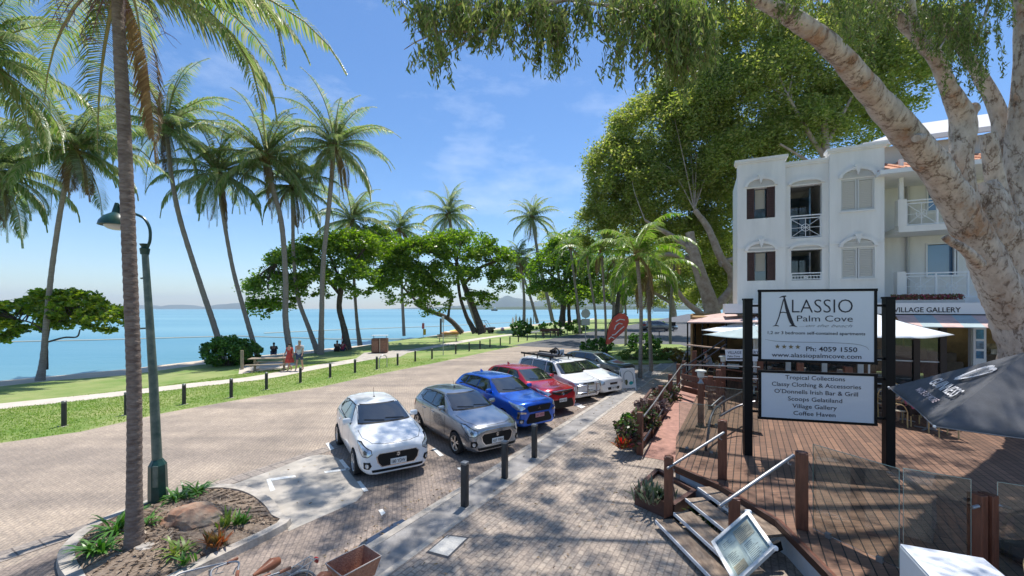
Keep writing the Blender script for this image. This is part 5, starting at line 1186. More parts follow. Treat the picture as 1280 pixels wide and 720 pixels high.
fig("tall street tree with dense olive crown rising behind the white parapet",
    [(1035, 330, 27, 16), (1034, 250, 27, 13), (1032, 190, 27, 11), (1030, 150, 27, 9)],
    [[(1033, 200, 27, 8), (1010, 165, 27, 6), (985, 120, 27, 4)], [(1033, 180, 27, 7), (1055, 140, 27, 5), (1075, 100, 27, 4)], [(1032, 215, 27, 5), (1000, 195, 27, 4), (975, 180, 27, 3)]],
    [(955, 130, 30, 75, 62, 300, 1.0), (1010, 90, 30, 75, 55, 260, 1.0), (935, 60, 31, 50, 34, 120, .9), (1060, 145, 29, 55, 44, 200, .9), (1110, 105, 28, 50, 50, 160, .85), (930, 205, 30, 54, 44, 180, .9), (1000, 165, 29, 60, 34, 130, .9), (900, 40, 31, 30, 34, 60, .9), (905, 130, 31, 45, 60, 160, 1.0), (1145, 55, 28, 44, 44, 110, .9), (1060, 40, 29, 50, 40, 130, .9), (970, 20, 30, 50, 30, 90, .9), (1000, 170, 28, 50, 25, 60, .8)],
    leaf=(.24, .11), seed=62, per=76, flat=.8, down=.3)
fig("distant street tree shading the far end of the side street",
    [(842, 396, 58, 9), (838, 370, 58, 7), (832, 345, 58, 6)], [[(838, 378, 58, 5), (815, 365, 58, 4), (795, 362, 58, 3)], [(834, 360, 58, 5), (850, 340, 58, 4)]],
    [(820, 340, 60, 45, 26, 110, 1.4), (865, 345, 55, 40, 26, 100, 1.3), (840, 365, 60, 44, 10, 50, 1.0)], leaf=(.36, .2), seed=63, per=70)
fig("distant street tree far back beyond the parked grey car",
    [(775, 398, 120, 5), (776, 380, 120, 4), (776, 360, 120, 4)], [[(776, 372, 120, 3), (790, 362, 120, 3)]],
    [(700, 372, 120, 30, 12, 60, 2.0), (760, 366, 120, 44, 16, 80, 2.2), (830, 368, 118, 50, 16, 90, 2.2), (900, 366, 115, 50, 20, 90, 2.2)], leaf=(.7, .4), seed=64, per=60)
fig("leafy street tree behind the pavilion roof left of the building",
    [(915, 396, 36, 8), (914, 370, 36, 7), (912, 340, 36, 6)], [[(913, 360, 36, 5), (930, 330, 36, 4)]],
    [(905, 350, 40, 35, 34, 110, 1.1), (880, 372, 42, 30, 12, 50, .9)], leaf=(.3, .16), seed=65, per=70)

# ---- the foreground paperbark
P0 = pp(1238, 470, 11.6)
e = empty("paperbark_tree", P0 - V((0, 0, 1.9)), "massive peeling paperbark with forked cream limbs in front of the building", "tree")
O0 = P0 - V((0, 0, 1.9))
ZY = lambda Y: Y + max(0, Y - 6.6) * .92
def pb(parent, name, paths, seed, mt=M_bark_p, n=20, it=6):
    paths = [[(q[0], q[1], ZY(q[2]), q[3]) for q in pa] for pa in paths]; b = MB()
    for i, pa in enumerate(paths):
        sp = smoothpath([[*(pp(a, b_, c) - O0), w * c / FPX / 2 * cosf(a) * (.88 if name == 'limb' and seed == 2 else 1)] for a, b_, c, w in pa], it)
        pts = [V(s[:3]) for s in sp]; m_ = len(pts); rr = [s[3] for s in sp]
        k = len(b.v); b.tube(pts, rr, n)
        for j in range(k, len(b.v)):
            v_ = V(b.v[j]); i_ = min((j - k) // n, m_ - 1); c_ = pts[i_]; dd = v_ - c_; q_ = v_ * 1.0
            f = 1 + .11 * noise.noise(q_ * 1.7 + V((seed, 0, 0))) + .07 * noise.noise(q_ * 5.5) + .03 * noise.noise(q_ * 15)
            b.v[j] = tuple(c_ + dd * f)
    return b.build(name, mt, parent, smooth=True, sharp=70, fix=False)
pb(e, "trunk", [[(1315, 640, 9.2, 145), (1302, 520, 9.2, 118), (1290, 440, 9.2, 94), (1270, 385, 9.2, 84), (1254, 340, 9.2, 86), (1242, 300, 9.1, 88), (1230, 262, 9.0, 68), (1222, 230, 9.0, 50)]], 1, n=30, it=9)
pb(e, "limb", [[(1275, 410, 9.2, 74), (1244, 345, 9.05, 64), (1214, 288, 8.9, 60), (1180, 227, 8.7, 56), (1145, 180, 8.4, 52), (1112, 143, 8.1, 46), (1076, 100, 7.7, 38), (1035, 55, 7.3, 33), (990, 22, 7.0, 28), (945, -3, 6.8, 22), (890, -30, 6.6, 17), (800, -45, 6.4, 12)]], 2, n=26, it=9)
pb(e, "limb", [[(1216, 300, 9.0, 50), (1204, 250, 8.9, 40), (1201, 200, 8.8, 34), (1203, 150, 8.8, 36), (1186, 110, 8.6, 25), (1165, 65, 8.4, 22), (1130, 30, 8.2, 19), (1090, -5, 8.0, 15)], [(1202, 160, 8.8, 26), (1214, 138, 8.8, 22), (1219, 135, 8.8, 19)], [(1172, 75, 8.5, 15), (1150, 55, 8.2, 14), (1140, 10, 8.0, 11), (1142, -20, 8.0, 9)]], 3, n=18)
pb(e, "limb", [[(1256, 300, 9.2, 50), (1246, 240, 9.1, 32), (1238, 190, 9.0, 26), (1234, 168, 9.0, 24)], [(1262, 290, 9.3, 50), (1256, 230, 9.4, 38), (1250, 150, 9.5, 26), (1225, 95, 9.5, 20), (1190, 45, 9.4, 15), (1155, 10, 9.2, 11)]], 4, n=18)
pb(e, "limb", [[(1262, 330, 9.3, 70), (1270, 240, 9.2, 50), (1276, 150, 9.1, 36), (1280, 60, 9.0, 30), (1278, -30, 9.0, 26)], [(1272, 200, 9.2, 24), (1300, 120, 9.0, 20), (1330, 40, 8.8, 16)]], 5, n=18)
pb(e, "broken_branch", [[(1224, 330, 8.8, 20), (1206, 312, 8.6, 17), (1186, 300, 8.5, 13), (1181, 296, 8.5, 11)]], 6, n=10); pb(e, "branch_stub", [[(1152, 172, 8.15, 15), (1148, 172, 7.85, 14), (1145, 173, 7.7, 12)]], 6, n=10)
# branches across the top of the view
rs = np.random.RandomState(77)
tw = [[(960, 6, 6.8, 15), (880, -26, 6.4, 11), (790, -25, 6.1, 9), (720, -5, 5.9, 8), (670, 8, 5.8, 6.5), (635, 24, 5.7, 4.5), (600, 40, 5.6, 3), (560, 38, 5.6, 2.2), (525, 50, 5.6, 1.6), (505, 62, 5.6, .8)],
      [(700, -2, 5.85, 5), (745, 5, 5.7, 4), (800, 12, 5.6, 3), (850, 30, 5.5, 2)], [(660, 12, 5.8, 3.5), (620, 10, 5.8, 3), (580, 5, 5.7, 2)], [(690, 3, 5.85, 3), (705, 30, 5.8, 2), (690, 55, 5.8, 1.6)],
      [(860, -26, 6.3, 6), (840, 10, 6.0, 4), (815, 45, 5.8, 3), (805, 80, 5.7, 2)], [(880, -26, 6.3, 6), (880, 20, 6.0, 4), (868, 60, 5.9, 3)], [(600, 40, 5.6, 2), (570, 60, 5.6, 1.6), (548, 80, 5.6, 1)],
      [(1090, -5, 8, 8), (1060, -10, 7.6, 6), (1020, 0, 7.2, 4)], [(1155, 10, 9.2, 6), (1120, 10, 8.6, 5), (1085, 30, 8, 3)], [(1278, -20, 9, 10), (1240, -10, 8.5, 7), (1200, 20, 8, 4), (1175, 60, 7.6, 2.5)], [(1240, -10, 8.5, 6), (1225, 40, 8, 3.5), (1215, 80, 7.8, 2)]]
pb(e, "branches", tw, 7, n=8, it=5)
# drooping leaf sprays: (px, py top, Y, half width px, hang px, strands)
spr = [(560, 10, 5.6, 40, 55, 42), (540, 55, 5.6, 18, 40, 16), (600, 8, 5.7, 40, 50, 40), (650, 0, 5.8, 40, 45, 36), (612, 35, 5.6, 25, 30, 14), (690, 20, 5.8, 14, 78, 24), (675, 5, 5.8, 22, 50, 20), (725, 0, 5.8, 22, 40, 14), (742, 10, 5.7, 10, 45, 8),
       (786, 0, 5.7, 28, 70, 34), (838, 0, 5.8, 34, 100, 56), (800, 40, 5.6, 24, 62, 22), (860, 10, 5.9, 30, 110, 46), (815, -10, 5.8, 34, 60, 26), (890, -20, 6.4, 14, 60, 14), (935, -20, 6.8, 26, 45, 12), (990, -15, 7.0, 30, 50, 16), (1045, -5, 7.4, 24, 62, 20), (1095, -5, 7.8, 30, 60, 26),
       (1140, -10, 8.2, 26, 50, 18), (1185, 5, 7.8, 30, 70, 34), (1215, 30, 7.8, 22, 85, 26), (1245, -20, 8.2, 24, 60, 20), (1082, 45, 7.6, 14, 40, 10), (515, -5, 5.7, 14, 30, 8), (575, -15, 5.8, 50, 30, 26)]
cen = []; dr = []; tb = MB()
for (px, py, Y, hw, hang, ns) in spr:
    Y = ZY(Y)
    for i in range(int(ns * (1.15 if px > 740 else 1.4))):
        p = pp(px + rs.uniform(-1, 1) * hw, py + rs.uniform(-10, 12), Y + rs.uniform(-.45, .45)) - O0; p = np.array(p[:]); k = Y / FPX
        Ls = hang * k * rs.uniform(.35, 1.0); S = max(4, int(Ls / .055)); d = np.array([rs.normal(0, .6), rs.normal(0, .6), -.5]); path = [V(p)]
        for s in range(S):
            d = d * .84 + np.array([0, 0, -.2]); p = p + d / np.linalg.norm(d) * Ls / S; path.append(V(p))
            for r in range(4):
                cen.append(p + rs.normal(0, .03, 3)); dr.append(np.array([rs.normal(0, .62), rs.normal(0, .62), -1.0]))
        tb.tube(path[::2] if len(path) > 5 else path, .0035, 3, cap=False)
tb.build("twigs", M_twig, e, fix=False)
cen = np.array(cen); dr = np.array(dr); sel = rs.uniform(size=len(cen)) < .06
leaves("leaf_sprays", cen[~sel], dr[~sel], .115, .028, M_gum, rs, e); leaves("young_leaves", cen[sel], dr[sel], .11, .022, M_gum_r, rs, e)
# high crown above the view: it shades the walk and the deck
hc = []
for (x, y, z, r, nc) in [(-3.2, 12.6, 14.8, 2.0, 28), (-1.6, 14.8, 16.6, 1.8, 26), (.2, 16.8, 18.2, 2.0, 28), (2.0, 19.6, 20.4, 2.2, 26), (-2.2, 5.6, 9.6, 1.7, 18), (.4, 5.2, 9.8, 2.0, 24), (3.0, 4.2, 9.6, 2.2, 26), (-1.2, 10.6, 13.4, 1.8, 20), (1.2, 8.6, 12.0, 2.0, 26), (.2, 12.6, 15.0, 2.0, 20), (2.6, 16.5, 18.6, 2.4, 26), (-.4, 7.6, 11.2, 1.3, 12), (4.6, 19.5, 21, 2.6, 26), (1.0, 11.5, 14.6, 2.4, 26), (3.6, 13.0, 15.2, 2.6, 34), (5.5, 9.0, 14.2, 2.8, 40), (8.5, 11.0, 14.6, 3.0, 52), (2.6, 8.0, 12.6, 2.2, 22), (7.0, 6.5, 11.8, 2.6, 40), (10.5, 8.5, 13.0, 2.6, 40), (5.0, 15.5, 17.0, 2.6, 26), (-.6, 9.2, 13.0, 1.8, 12), (12.5, 12.5, 15.0, 3.0, 40), (3.4, 11.0, 14.6, 2.0, 26), (.6, 14.2, 16.6, 2.0, 12)]:
    p, cc = clumpy(rs, V((x, y, z)) - O0, (r, r, r * .4), nc, 84, .46, flat=.7, shell=.3); hc.append(p)
hc = np.concatenate(hc); leaves("upper_crown", hc, rs.normal(size=hc.shape) * [1, 1, .8] - [0, 0, .4], .17, .045, M_gum, rs, e)
ub = MB()
for (x, y, z) in [(1.0, 11.5, 14.6), (3.6, 13.0, 15.2), (5.5, 9.0, 14.2), (8.5, 11.0, 14.6), (2.6, 8.0, 12.6), (7.0, 6.5, 11.8), (10.5, 8.5, 13.0), (5.0, 15.5, 17.0), (12.5, 12.5, 15.0), (-.6, 9.2, 13)]:
    a = pp(1278, -30, ZY(9.0)) - O0; c = V((x, y, z)) - O0; md = a * .5 + c * .5 + V((0, 0, 1.2))
    s2 = smoothpath([[*a, .2], [*md, .11], [*c, .04]], 6); ub.tube([V(s[:3]) for s in s2], [s[3] for s in s2], 8)
ub.build("upper_limbs", M_bark_p, e, smooth=True)
# ================================================================ cars

# stations: s, z_bottom, (y,z) low, (y,z) mid, (y,z) belt, (y,z) top edge, z centre
HATCH = dict(L=3.84, fa=.80, ra=3.25, r=.300, st=[
 (.00, .24, (.55, .28), (.60, .48), (.56, .66), (.42, .74), .76), (.05, .19, (.68, .24), (.73, .48), (.69, .73), (.50, .82), .845),
 (.24, .17, (.79, .24), (.83, .52), (.785, .82), (.60, .90), .925), (.62, .17, (.82, .25), (.858, .56), (.815, .90), (.64, .965), .985),
 (1.00, .17, (.825, .25), (.862, .58), (.83, .95), (.68, 1.01), 1.035), (1.20, .17, (.828, .25), (.865, .60), (.835, .955), (.67, 1.06), 1.09),
 (1.84, .17, (.828, .25), (.865, .60), (.835, .985), (.575, 1.385), 1.43), (2.05, .17, (.828, .25), (.865, .60), (.835, .99), (.560, 1.42), 1.475),
 (2.75, .17, (.828, .25), (.865, .62), (.835, 1.00), (.550, 1.435), 1.495), (3.25, .18, (.825, .26), (.866, .65), (.83, 1.02), (.54, 1.405), 1.465),
 (3.56, .22, (.80, .30), (.85, .68), (.80, 1.03), (.52, 1.33), 1.39), (3.70, .25, (.76, .33), (.81, .68), (.75, 1.00), (.56, 1.16), 1.20),
 (3.82, .28, (.70, .36), (.74, .62), (.69, .88), (.52, .97), .99), (3.84, .34, (.62, .40), (.66, .60), (.62, .80), (.45, .87), .88)],
 fw=[(.645, 1.085), (-.645, 1.085), (-.535, 1.39), (.535, 1.39)], hood=1.0,
 side=[[(1.50, 1.035), (2.30, 1.065), (2.32, 1.375), (1.98, 1.365)], [(2.38, 1.07), (3.02, 1.10), (2.98, 1.36), (2.39, 1.375)], [(3.09, 1.12), (3.28, 1.19), (3.22, 1.33), (3.05, 1.35)]])
SUV = dict(L=4.30, fa=.86, ra=3.53, r=.345, st=[
 (.00, .29, (.58, .33), (.63, .58), (.60, .82), (.44, .91), .935), (.05, .24, (.71, .29), (.76, .58), (.72, .90), (.54, .985), 1.01),
 (.24, .22, (.80, .30), (.85, .62), (.80, .97), (.62, 1.035), 1.06), (.65, .22, (.84, .30), (.885, .64), (.83, .98), (.66, 1.04), 1.07),
 (1.05, .22, (.85, .30), (.885, .68), (.85, 1.03), (.70, 1.085), 1.11), (1.22, .22, (.85, .30), (.885, .70), (.855, 1.05), (.69, 1.15), 1.18),
 (1.90, .22, (.85, .30), (.885, .70), (.855, 1.09), (.60, 1.50), 1.545), (2.10, .22, (.85, .30), (.885, .70), (.855, 1.10), (.585, 1.54), 1.59),
 (2.90, .22, (.85, .30), (.885, .72), (.855, 1.12), (.575, 1.56), 1.615), (3.55, .24, (.845, .32), (.885, .74), (.85, 1.14), (.56, 1.52), 1.575),
 (3.95, .28, (.83, .36), (.87, .76), (.82, 1.15), (.54, 1.44), 1.49), (4.14, .32, (.79, .40), (.83, .76), (.78, 1.10), (.58, 1.26), 1.29),
 (4.27, .36, (.73, .44), (.77, .70), (.72, .98), (.55, 1.07), 1.09), (4.30, .42, (.65, .48), (.70, .68), (.65, .90), (.48, .98), 1.0)],
 fw=[(.67, 1.175), (-.67, 1.175), (-.56, 1.50), (.56, 1.50)], hood=1.1,
 side=[[(1.52, 1.13), (2.42, 1.17), (2.44, 1.49), (2.02, 1.48)], [(2.50, 1.175), (3.22, 1.21), (3.20, 1.48), (2.51, 1.495)], [(3.29, 1.22), (3.72, 1.29), (3.62, 1.44), (3.27, 1.475)]])
VAN = dict(L=4.65, fa=.78, ra=3.55, r=.35, st=[
 (.00, .32, (.60, .36), (.66, .56), (.64, .80), (.55, .90), .92), (.05, .26, (.74, .32), (.78, .58), (.75, .88), (.62, .97), .985),
 (.22, .24, (.81, .32), (.84, .62), (.81, .97), (.68, 1.03), 1.05), (.55, .24, (.83, .32), (.86, .66), (.83, 1.03), (.71, 1.08), 1.10),
 (.88, .24, (.835, .32), (.865, .70), (.84, 1.08), (.73, 1.13), 1.15), (1.02, .24, (.835, .32), (.865, .72), (.845, 1.10), (.72, 1.20), 1.22),
 (1.60, .24, (.835, .32), (.865, .74), (.85, 1.15), (.67, 1.66), 1.70), (1.80, .24, (.835, .32), (.865, .74), (.85, 1.16), (.665, 1.74), 1.79),
 (2.90, .24, (.835, .32), (.865, .74), (.85, 1.17), (.665, 1.77), 1.83), (3.90, .24, (.835, .32), (.865, .74), (.85, 1.17), (.66, 1.76), 1.81),
 (4.42, .26, (.83, .34), (.86, .74), (.84, 1.17), (.64, 1.70), 1.75), (4.56, .30, (.80, .38), (.83, .74), (.81, 1.15), (.66, 1.45), 1.48),
 (4.63, .34, (.76, .42), (.79, .72), (.77, 1.05), (.62, 1.20), 1.22), (4.65, .40, (.70, .46), (.74, .70), (.72, .95), (.55, 1.05), 1.06)],
 fw=[(.70, 1.22), (-.70, 1.22), (-.62, 1.63), (.62, 1.63)], hood=1.12,
 side=[[(1.26, 1.20), (2.10, 1.22), (2.12, 1.66), (1.72, 1.64)], [(2.20, 1.22), (3.20, 1.23), (3.20, 1.67), (2.22, 1.66)], [(3.30, 1.23), (4.28, 1.24), (4.18, 1.62), (3.31, 1.67)]])

def car_shell(T):
    b = MB(); st = T['st']; vs = []; fs = []; L = T['L']; ring = []
    for (s, zb, lo, mi, be, te, zc) in st:
        x = L / 2 - s; half = [(0.0, zb), (lo[0] * .86, zb), lo, mi, be, te, (te[0] * .52, te[1] + (zc - te[1]) * .78), (0.0, zc)]
        r = []
        for y, z in half: r.append(len(vs)); vs.append((x, y, z))
        for y, z in half[-2:0:-1]: r.append(len(vs)); vs.append((x, -y, z))
        ring.append(r)
    n = len(ring[0])
    for i in range(len(ring) - 1):
        for j in range(n): fs.append((ring[i][j], ring[i][(j + 1) % n], ring[i + 1][(j + 1) % n], ring[i + 1][j]))
    for r, fl in ((ring[0], 0), (ring[-1], 1)):          # caps of quads
        h = n // 2
        for k in range(0, h):
            a, b_ = r[k], r[k + 1]; c, d = r[(n - k - 1) % n], r[(n - k) % n]
            q = [a, b_, c, d]; q = [x for i, x in enumerate(q) if x not in q[:i]]
            if len(q) > 2: fs.append(tuple(q))
    me = bpy.data.meshes.new("shell"); me.from_pydata(vs, [], fs)
    bm = bmesh.new(); bm.from_mesh(me); bmesh.ops.recalc_face_normals(bm, faces=bm.faces)
    cl = bm.edges.layers.float.new('crease_edge'); bm.verts.ensure_lookup_table()
    def crease(j, i0, i1, w):
        for rr in (j, n - j):
            for i in range(i0, i1):
                e_ = bm.edges.get((bm.verts[ring[i][rr % n]], bm.verts[ring[i + 1][rr % n]]))
                if e_: e_[cl] = w
    crease(1, 0, len(ring) - 1, .6); crease(5, 5, 11, .35); crease(4, 1, 11, .45)
    bm.to_mesh(me); bm.free(); return me
def evaluated(me, mods):
    o = bpy.data.objects.new("tmp", me); COL.objects.link(o)
    for f in mods: f(o)
    dg = bpy.context.evaluated_depsgraph_get(); dg.update()
    out = bpy.data.meshes.new_from_object(o.evaluated_get(dg), depsgraph=dg); bpy.data.objects.remove(o); return out
XR = [1.6]
def patch(bvh, poly, view, off, name, m, parent, sub=4, mirror=False, off2=0):
    """drape a flat outline onto the body. view 'side' poly (s,z) seen along y; 'front' poly (y,z) seen along x; 'diag' poly (u,z) seen along a slanted axis"""
    bm = bmesh.new(); ax = {'side': V((0, -1, 0)), 'front': V((-1, 0, 0)), 'top': V((0, 0, -1))}.get(view if isinstance(view, str) else '', None)
    if ax is None: ang = view; ax = V((-math.cos(ang), -math.sin(ang), 0))
    if view == 'side': mk = lambda u, z: V((u, 3, z))
    elif view == 'front': mk = lambda u, z: V((5, u, z))
    elif view == 'top': mk = lambda u, z: V((u, z, 4))
    else:
        mk = lambda u, z: V((XR[0], u, z)) - ax * 3
    vs = [bm.verts.new(mk(u, z)) for u, z in poly]; bm.faces.new(vs)
    bmesh.ops.triangulate(bm, faces=bm.faces)
    for _ in range(sub):
        bmesh.ops.subdivide_edges(bm, edges=bm.edges[:], cuts=1, use_grid_fill=True)
        bmesh.ops.triangulate(bm, faces=[f for f in bm.faces if len(f.verts) > 3])
    dead = []
    for v in bm.verts:
        h = bvh.ray_cast(v.co, ax)
        if h[0] is None: dead.append(v)
        else:
            nn = h[1] if h[1].dot(ax) < 0 else -h[1]; v.co = h[0] + nn * off
    if dead: bmesh.ops.delete(bm, geom=dead, context='VERTS')
    if mirror:
        for v in bm.verts: v.co.y = -v.co.y
    for f in bm.faces:
        if mirror: pass
    me = bpy.data.meshes.new(name); bm.to_mesh(me); bm.free(); me.materials.append(m)
    if len(me.polygons):
        bm = bmesh.new(); bm.from_mesh(me); bmesh.ops.recalc_face_normals(bm, faces=bm.faces)
        c = sum((f.calc_center_median() for f in bm.faces), V()) / len(bm.faces)
        nn = sum((f.normal for f in bm.faces), V()); out = V((c.x * .3, c.y, .2))
        if nn.dot(out) < 0: bmesh.ops.reverse_faces(bm, faces=bm.faces)
        bm.to_mesh(me); bm.free()
    me.polygons.foreach_set('use_smooth', [True] * len(me.polygons))
    o = bpy.data.objects.new(name, me); COL.objects.link(o); o.parent = parent; return o
def grow(poly, d):
    cx = sum(p[0] for p in poly) / len(poly); cz = sum(p[1] for p in poly) / len(poly)
    return [(cx + (x - cx) * (1 + d / max(abs(x - cx), .05)), cz + (z - cz) * (1 + d / max(abs(z - cz), .05))) for x, z in poly]
def rim_mesh(r, style=0):
    b = MB()  # axis along Y, outward +Y
    b.lathe([(r * .66, .0), (r * .70, .012), (r * .72, .0), (r * .70, -.05), (r * .66, -.05)], n=28, axis='Y', cap=False)
    b.lathe([(r * .13, -.01), (r * .13, .006), (.02, .012)], n=12, axis='Y')
    for k in range(5):
        a = 2 * math.pi * k / 5 + .3
        for da in (-.17, .17):
            p0 = V((math.cos(a) * r * .10, -.006, math.sin(a) * r * .10)); p1 = V((math.cos(a + da) * r * .69, -.002, math.sin(a + da) * r * .69))
            b.bar(p0, p1, .03, .016, up=V((0, 1, 0)))
    return b
def make_car(kind, name, label, cat, paint, front='hatch', plate=None, plate_m=None, rails=False, lower=None, ly=1.0, wy=1.0, lz=1.0):
    T = kind; L = T['L']; e = empty(name, (0, 0, 0), label, cat, "cars parked nose in along the kerb")
    shell = car_shell(T); sm = evaluated(shell, [lambda o: setattr(o.modifiers.new('s', 'SUBSURF'), 'levels', 3) or setattr(o.modifiers['s'], 'render_levels', 3)])
    bm = bmesh.new(); bm.from_mesh(sm); bvh = BVHTree.FromBMesh(bm); bm.free()
    fx, rx, r = L / 2 - T['fa'], L / 2 - T['ra'], T['r']; hw = T['st'][6][3][0]
    cut = MB()
    for x in (fx, rx):
        for s in (1, -1): cut.lathe([(r * 1.13, -.19), (r * 1.13, .19)], c=(x, s * (hw - .09), r * 1.02), n=36, axis='Y')
    co = cut.build("cut", M_well)
    def bo(o):
        m_ = o.modifiers.new('b', 'BOOLEAN'); m_.operation = 'DIFFERENCE'; m_.object = co; m_.solver = 'EXACT'; m_.material_mode = 'TRANSFER'
    sm.materials.clear(); sm.materials.append(paint)
    body = evaluated(sm, [bo]); bpy.data.objects.remove(co)
    for p in body.polygons: p.use_smooth = True
    try: body.set_sharp_from_angle(angle=math.radians(42))
    except Exception: pass
    ob = bpy.data.objects.new("body", body); COL.objects.link(ob); ob.parent = e
    XR[0] = L / 2 - .25
    # windows
    seal = MB()
    patch(bvh, grow(T['fw'], .022), 'front', .003, "windscreen_seal", M_trim, e)
    ws = patch(bvh, T['fw'], 'front', .007, "windscreen", M_glass, e)
    for mir in (False, True):
        for i, q in enumerate(T['side']):
            P = [(L / 2 - s, z) for s, z in q]
            patch(bvh, grow(P, .022), 'side', .003, "window_seal", M_trim, e, mirror=mir, sub=3)
            patch(bvh, P, 'side', .006, "side_window", M_glass, e, mirror=mir, sub=3)
        # door shut lines and sill trim
        def line(p, q, w=.010):
            (a, b_), (c, d) = p, q; dx, dz = c - a, d - b_; l = math.hypot(dx, dz); nx, nz = -dz / l * w / 2, dx / l * w / 2
            return [(a + nx, b_ + nz), (c + nx, d + nz), (c - nx, d - nz), (a - nx, b_ - nz)]
        s0 = T['side'][0][0][0]; s1 = T['side'][1][0][0] - .03; s2 = T['side'][1][1][0] - .02; zb = T['side'][0][0][1]
        for (A, B) in (((s0 - .10, zb - .05), (s0 - .06, .34)), ((s1, zb), (s1, .30)), ((s2 - .05, zb + .03), (s2 - .18, .62)), ((s2 - .18, .62), (s2 - .34, .30))):
            patch(bvh, line((L / 2 - A[0], A[1]), (L / 2 - B[0], B[1])), 'side', .002, "shut_line", M_trim, e, mirror=mir, sub=3)
        for hx in (s1 - .16, s2 - .20):
            b = MB(); x = L / 2 - hx; h = bvh.ray_cast(V((x, 3, zb - .16)), V((0, -1, 0)))
            if h[0]: b.box((h[0].x, (h[0].y + .012) * (-1 if mir else 1), h[0].z), (.17, .035, .028), bev=.008); b.build("door_handle", paint, e, smooth=True)
        # mirror
        b = MB(); mx = L / 2 - s0 - .08; h = bvh.ray_cast(V((mx, 3, zb + .02)), V((0, -1, 0))); yy = h[0].y if h[0] else .8; sg = -1 if mir else 1
        b.box((mx + .02, (yy + .11) * sg, zb + .07), (.11, .21, .14), bev=.045); b.box((mx, (yy + .02) * sg, zb + .02), (.07, .12, .04), bev=.012)
        mo = b.build("wing_mirror", paint if kind is not VAN else M_trim, e, smooth=True)
        if lower: patch(bvh, [(L / 2 - T['fa'] - r * 1.2, .30), (L / 2 - T['ra'] + r * 1.2, .30), (L / 2 - T['ra'] + r * 1.2, .40), (L / 2 - T['fa'] - r * 1.2, .40)], 'side', .006, "sill_cladding", lower, e, mirror=mir, sub=3)
    # tail window and lamps
    for sg in (False, True):
        P = [(-L / 2 + .02, T['st'][-4][4][1] - .30), (-L / 2 + .30, T['st'][-4][4][1] - .22), (-L / 2 + .34, T['st'][-4][4][1] - .04), (-L / 2 + .06, T['st'][-4][4][1] - .03)]
        patch(bvh, P, 'side', .008, "tail_light", M_tail, e, mirror=sg, sub=3)
    # front
    def fpatch(nm, poly, m_, off=.006, ang=0.0, both=True, sub=3, smooth=0):
        if ang or smooth is None: pass
        a = patch(bvh, poly, ang if ang else 'front', off, nm, m_, e, sub=sub)
        if both: patch(bvh, poly, ang if ang else 'front', off, nm, m_, e, sub=sub, mirror=True)
        return a
    if front == 'hatch':
        fpatch("grille", [(-.42, .66), (.42, .66), (.48, .60), (.45, .47), (.37, .375), (-.37, .375), (-.45, .47), (-.48, .60)], M_trim, .008, both=False)
        fpatch("grille_rim", [(-.435, .675), (.435, .675), (.505, .605), (.47, .46), (.38, .355), (-.38, .355), (-.47, .46), (-.505, .605)], M_chrome, .004, both=False)
        fpatch("lower_intake", [(-.60, .315), (.60, .315), (.58, .255), (-.58, .255)], M_trim, .006, both=False)
        fpatch("front_lip", [(-.56, .25), (.56, .25), (.52, .215), (-.52, .215)], paint, .010, both=False)
        fpatch("headlight", [(.44, .665), (.54, .615), (.70, .62), (.84, .71), (1.0, .87), (.86, .865), (.66, .80), (.47, .745)], M_lamp, .008, ang=.62)
        fpatch("headlight_rim", [(.425, .66), (.54, .60), (.71, .605), (.86, .70), (1.04, .885), (.86, .885), (.65, .815), (.455, .755)], M_trim, .004, ang=.62)
        fpatch("headlight_lens", [(.57, .66), (.65, .66), (.69, .71), (.66, .76), (.58, .73)], mat("lens_dark", (.03, .04, .06), .05, coat=1), .012, ang=.62)
        fpatch("fog_surround", [(.50, .50), (.68, .49), (.68, .34), (.52, .34), (.46, .41)], M_trim, .007, ang=.55)
        fpatch("fog_light", [(.575 + .05 * math.cos(a / 10 * 2 * math.pi), .415 + .05 * math.sin(a / 10 * 2 * math.pi)) for a in range(10)], M_lamp, .014, ang=.55)
        pz, bz = .455, .61
    elif front in ('suv_blue', 'suv_red'):
        bl = front == 'suv_blue'
        fpatch("grille", [(-.46, .90), (.46, .90), (.50, .83), (.42, .70), (-.42, .70), (-.50, .83)] if bl else [(-.22, .86), (.22, .86), (.50, .92), (.52, .86), (.20, .76), (-.20, .76), (-.52, .86), (-.50, .92)], M_trim, .008, both=False)
        fpatch("lower_grille", [(-.40, .64), (.40, .64), (.54, .42), (.50, .34), (-.50, .34), (-.54, .42)] if bl else [(-.50, .60), (.50, .60), (.60, .36), (.54, .28), (-.54, .28), (-.60, .36)], M_trim, .007, both=False)
        if bl:
            fpatch("chrome_blade", [(.46, .72), (.74, .75), (.76, .52), (.70, .52), (.67, .68), (.46, .67)], M_chrome, .016, ang=.35)
            fpatch("fog_surround", [(.54, .50), (.70, .50), (.70, .38), (.56, .38)], M_trim, .009, ang=.35)
        else:
            fpatch("grille_bar", [(-.50, .945), (.50, .945), (.50, .925), (.20, .88), (-.20, .88), (-.50, .925)], M_chrome, .012, both=False)
        fpatch("headlight", [(.42, .85), (.56, .79), (.76, .80), (.90, .88), (1.02, 1.0), (.80, .965), (.54, .93)], M_lamp, .010, ang=.55)
        fpatch("fog_light", [(.62 + .05 * math.cos(a / 10 * 2 * math.pi), .44 + .05 * math.sin(a / 10 * 2 * math.pi)) for a in range(10)], M_lamp, .016, ang=.40)
        pz, bz = .58, .81
    else:
        fpatch("grille", [(-.34, .90), (.34, .90), (.36, .83), (.30, .76), (-.30, .76), (-.36, .83)] if front == 'van' else [(-.26, .62), (.26, .62), (.24, .53), (-.24, .53)], M_trim, .008, both=False)
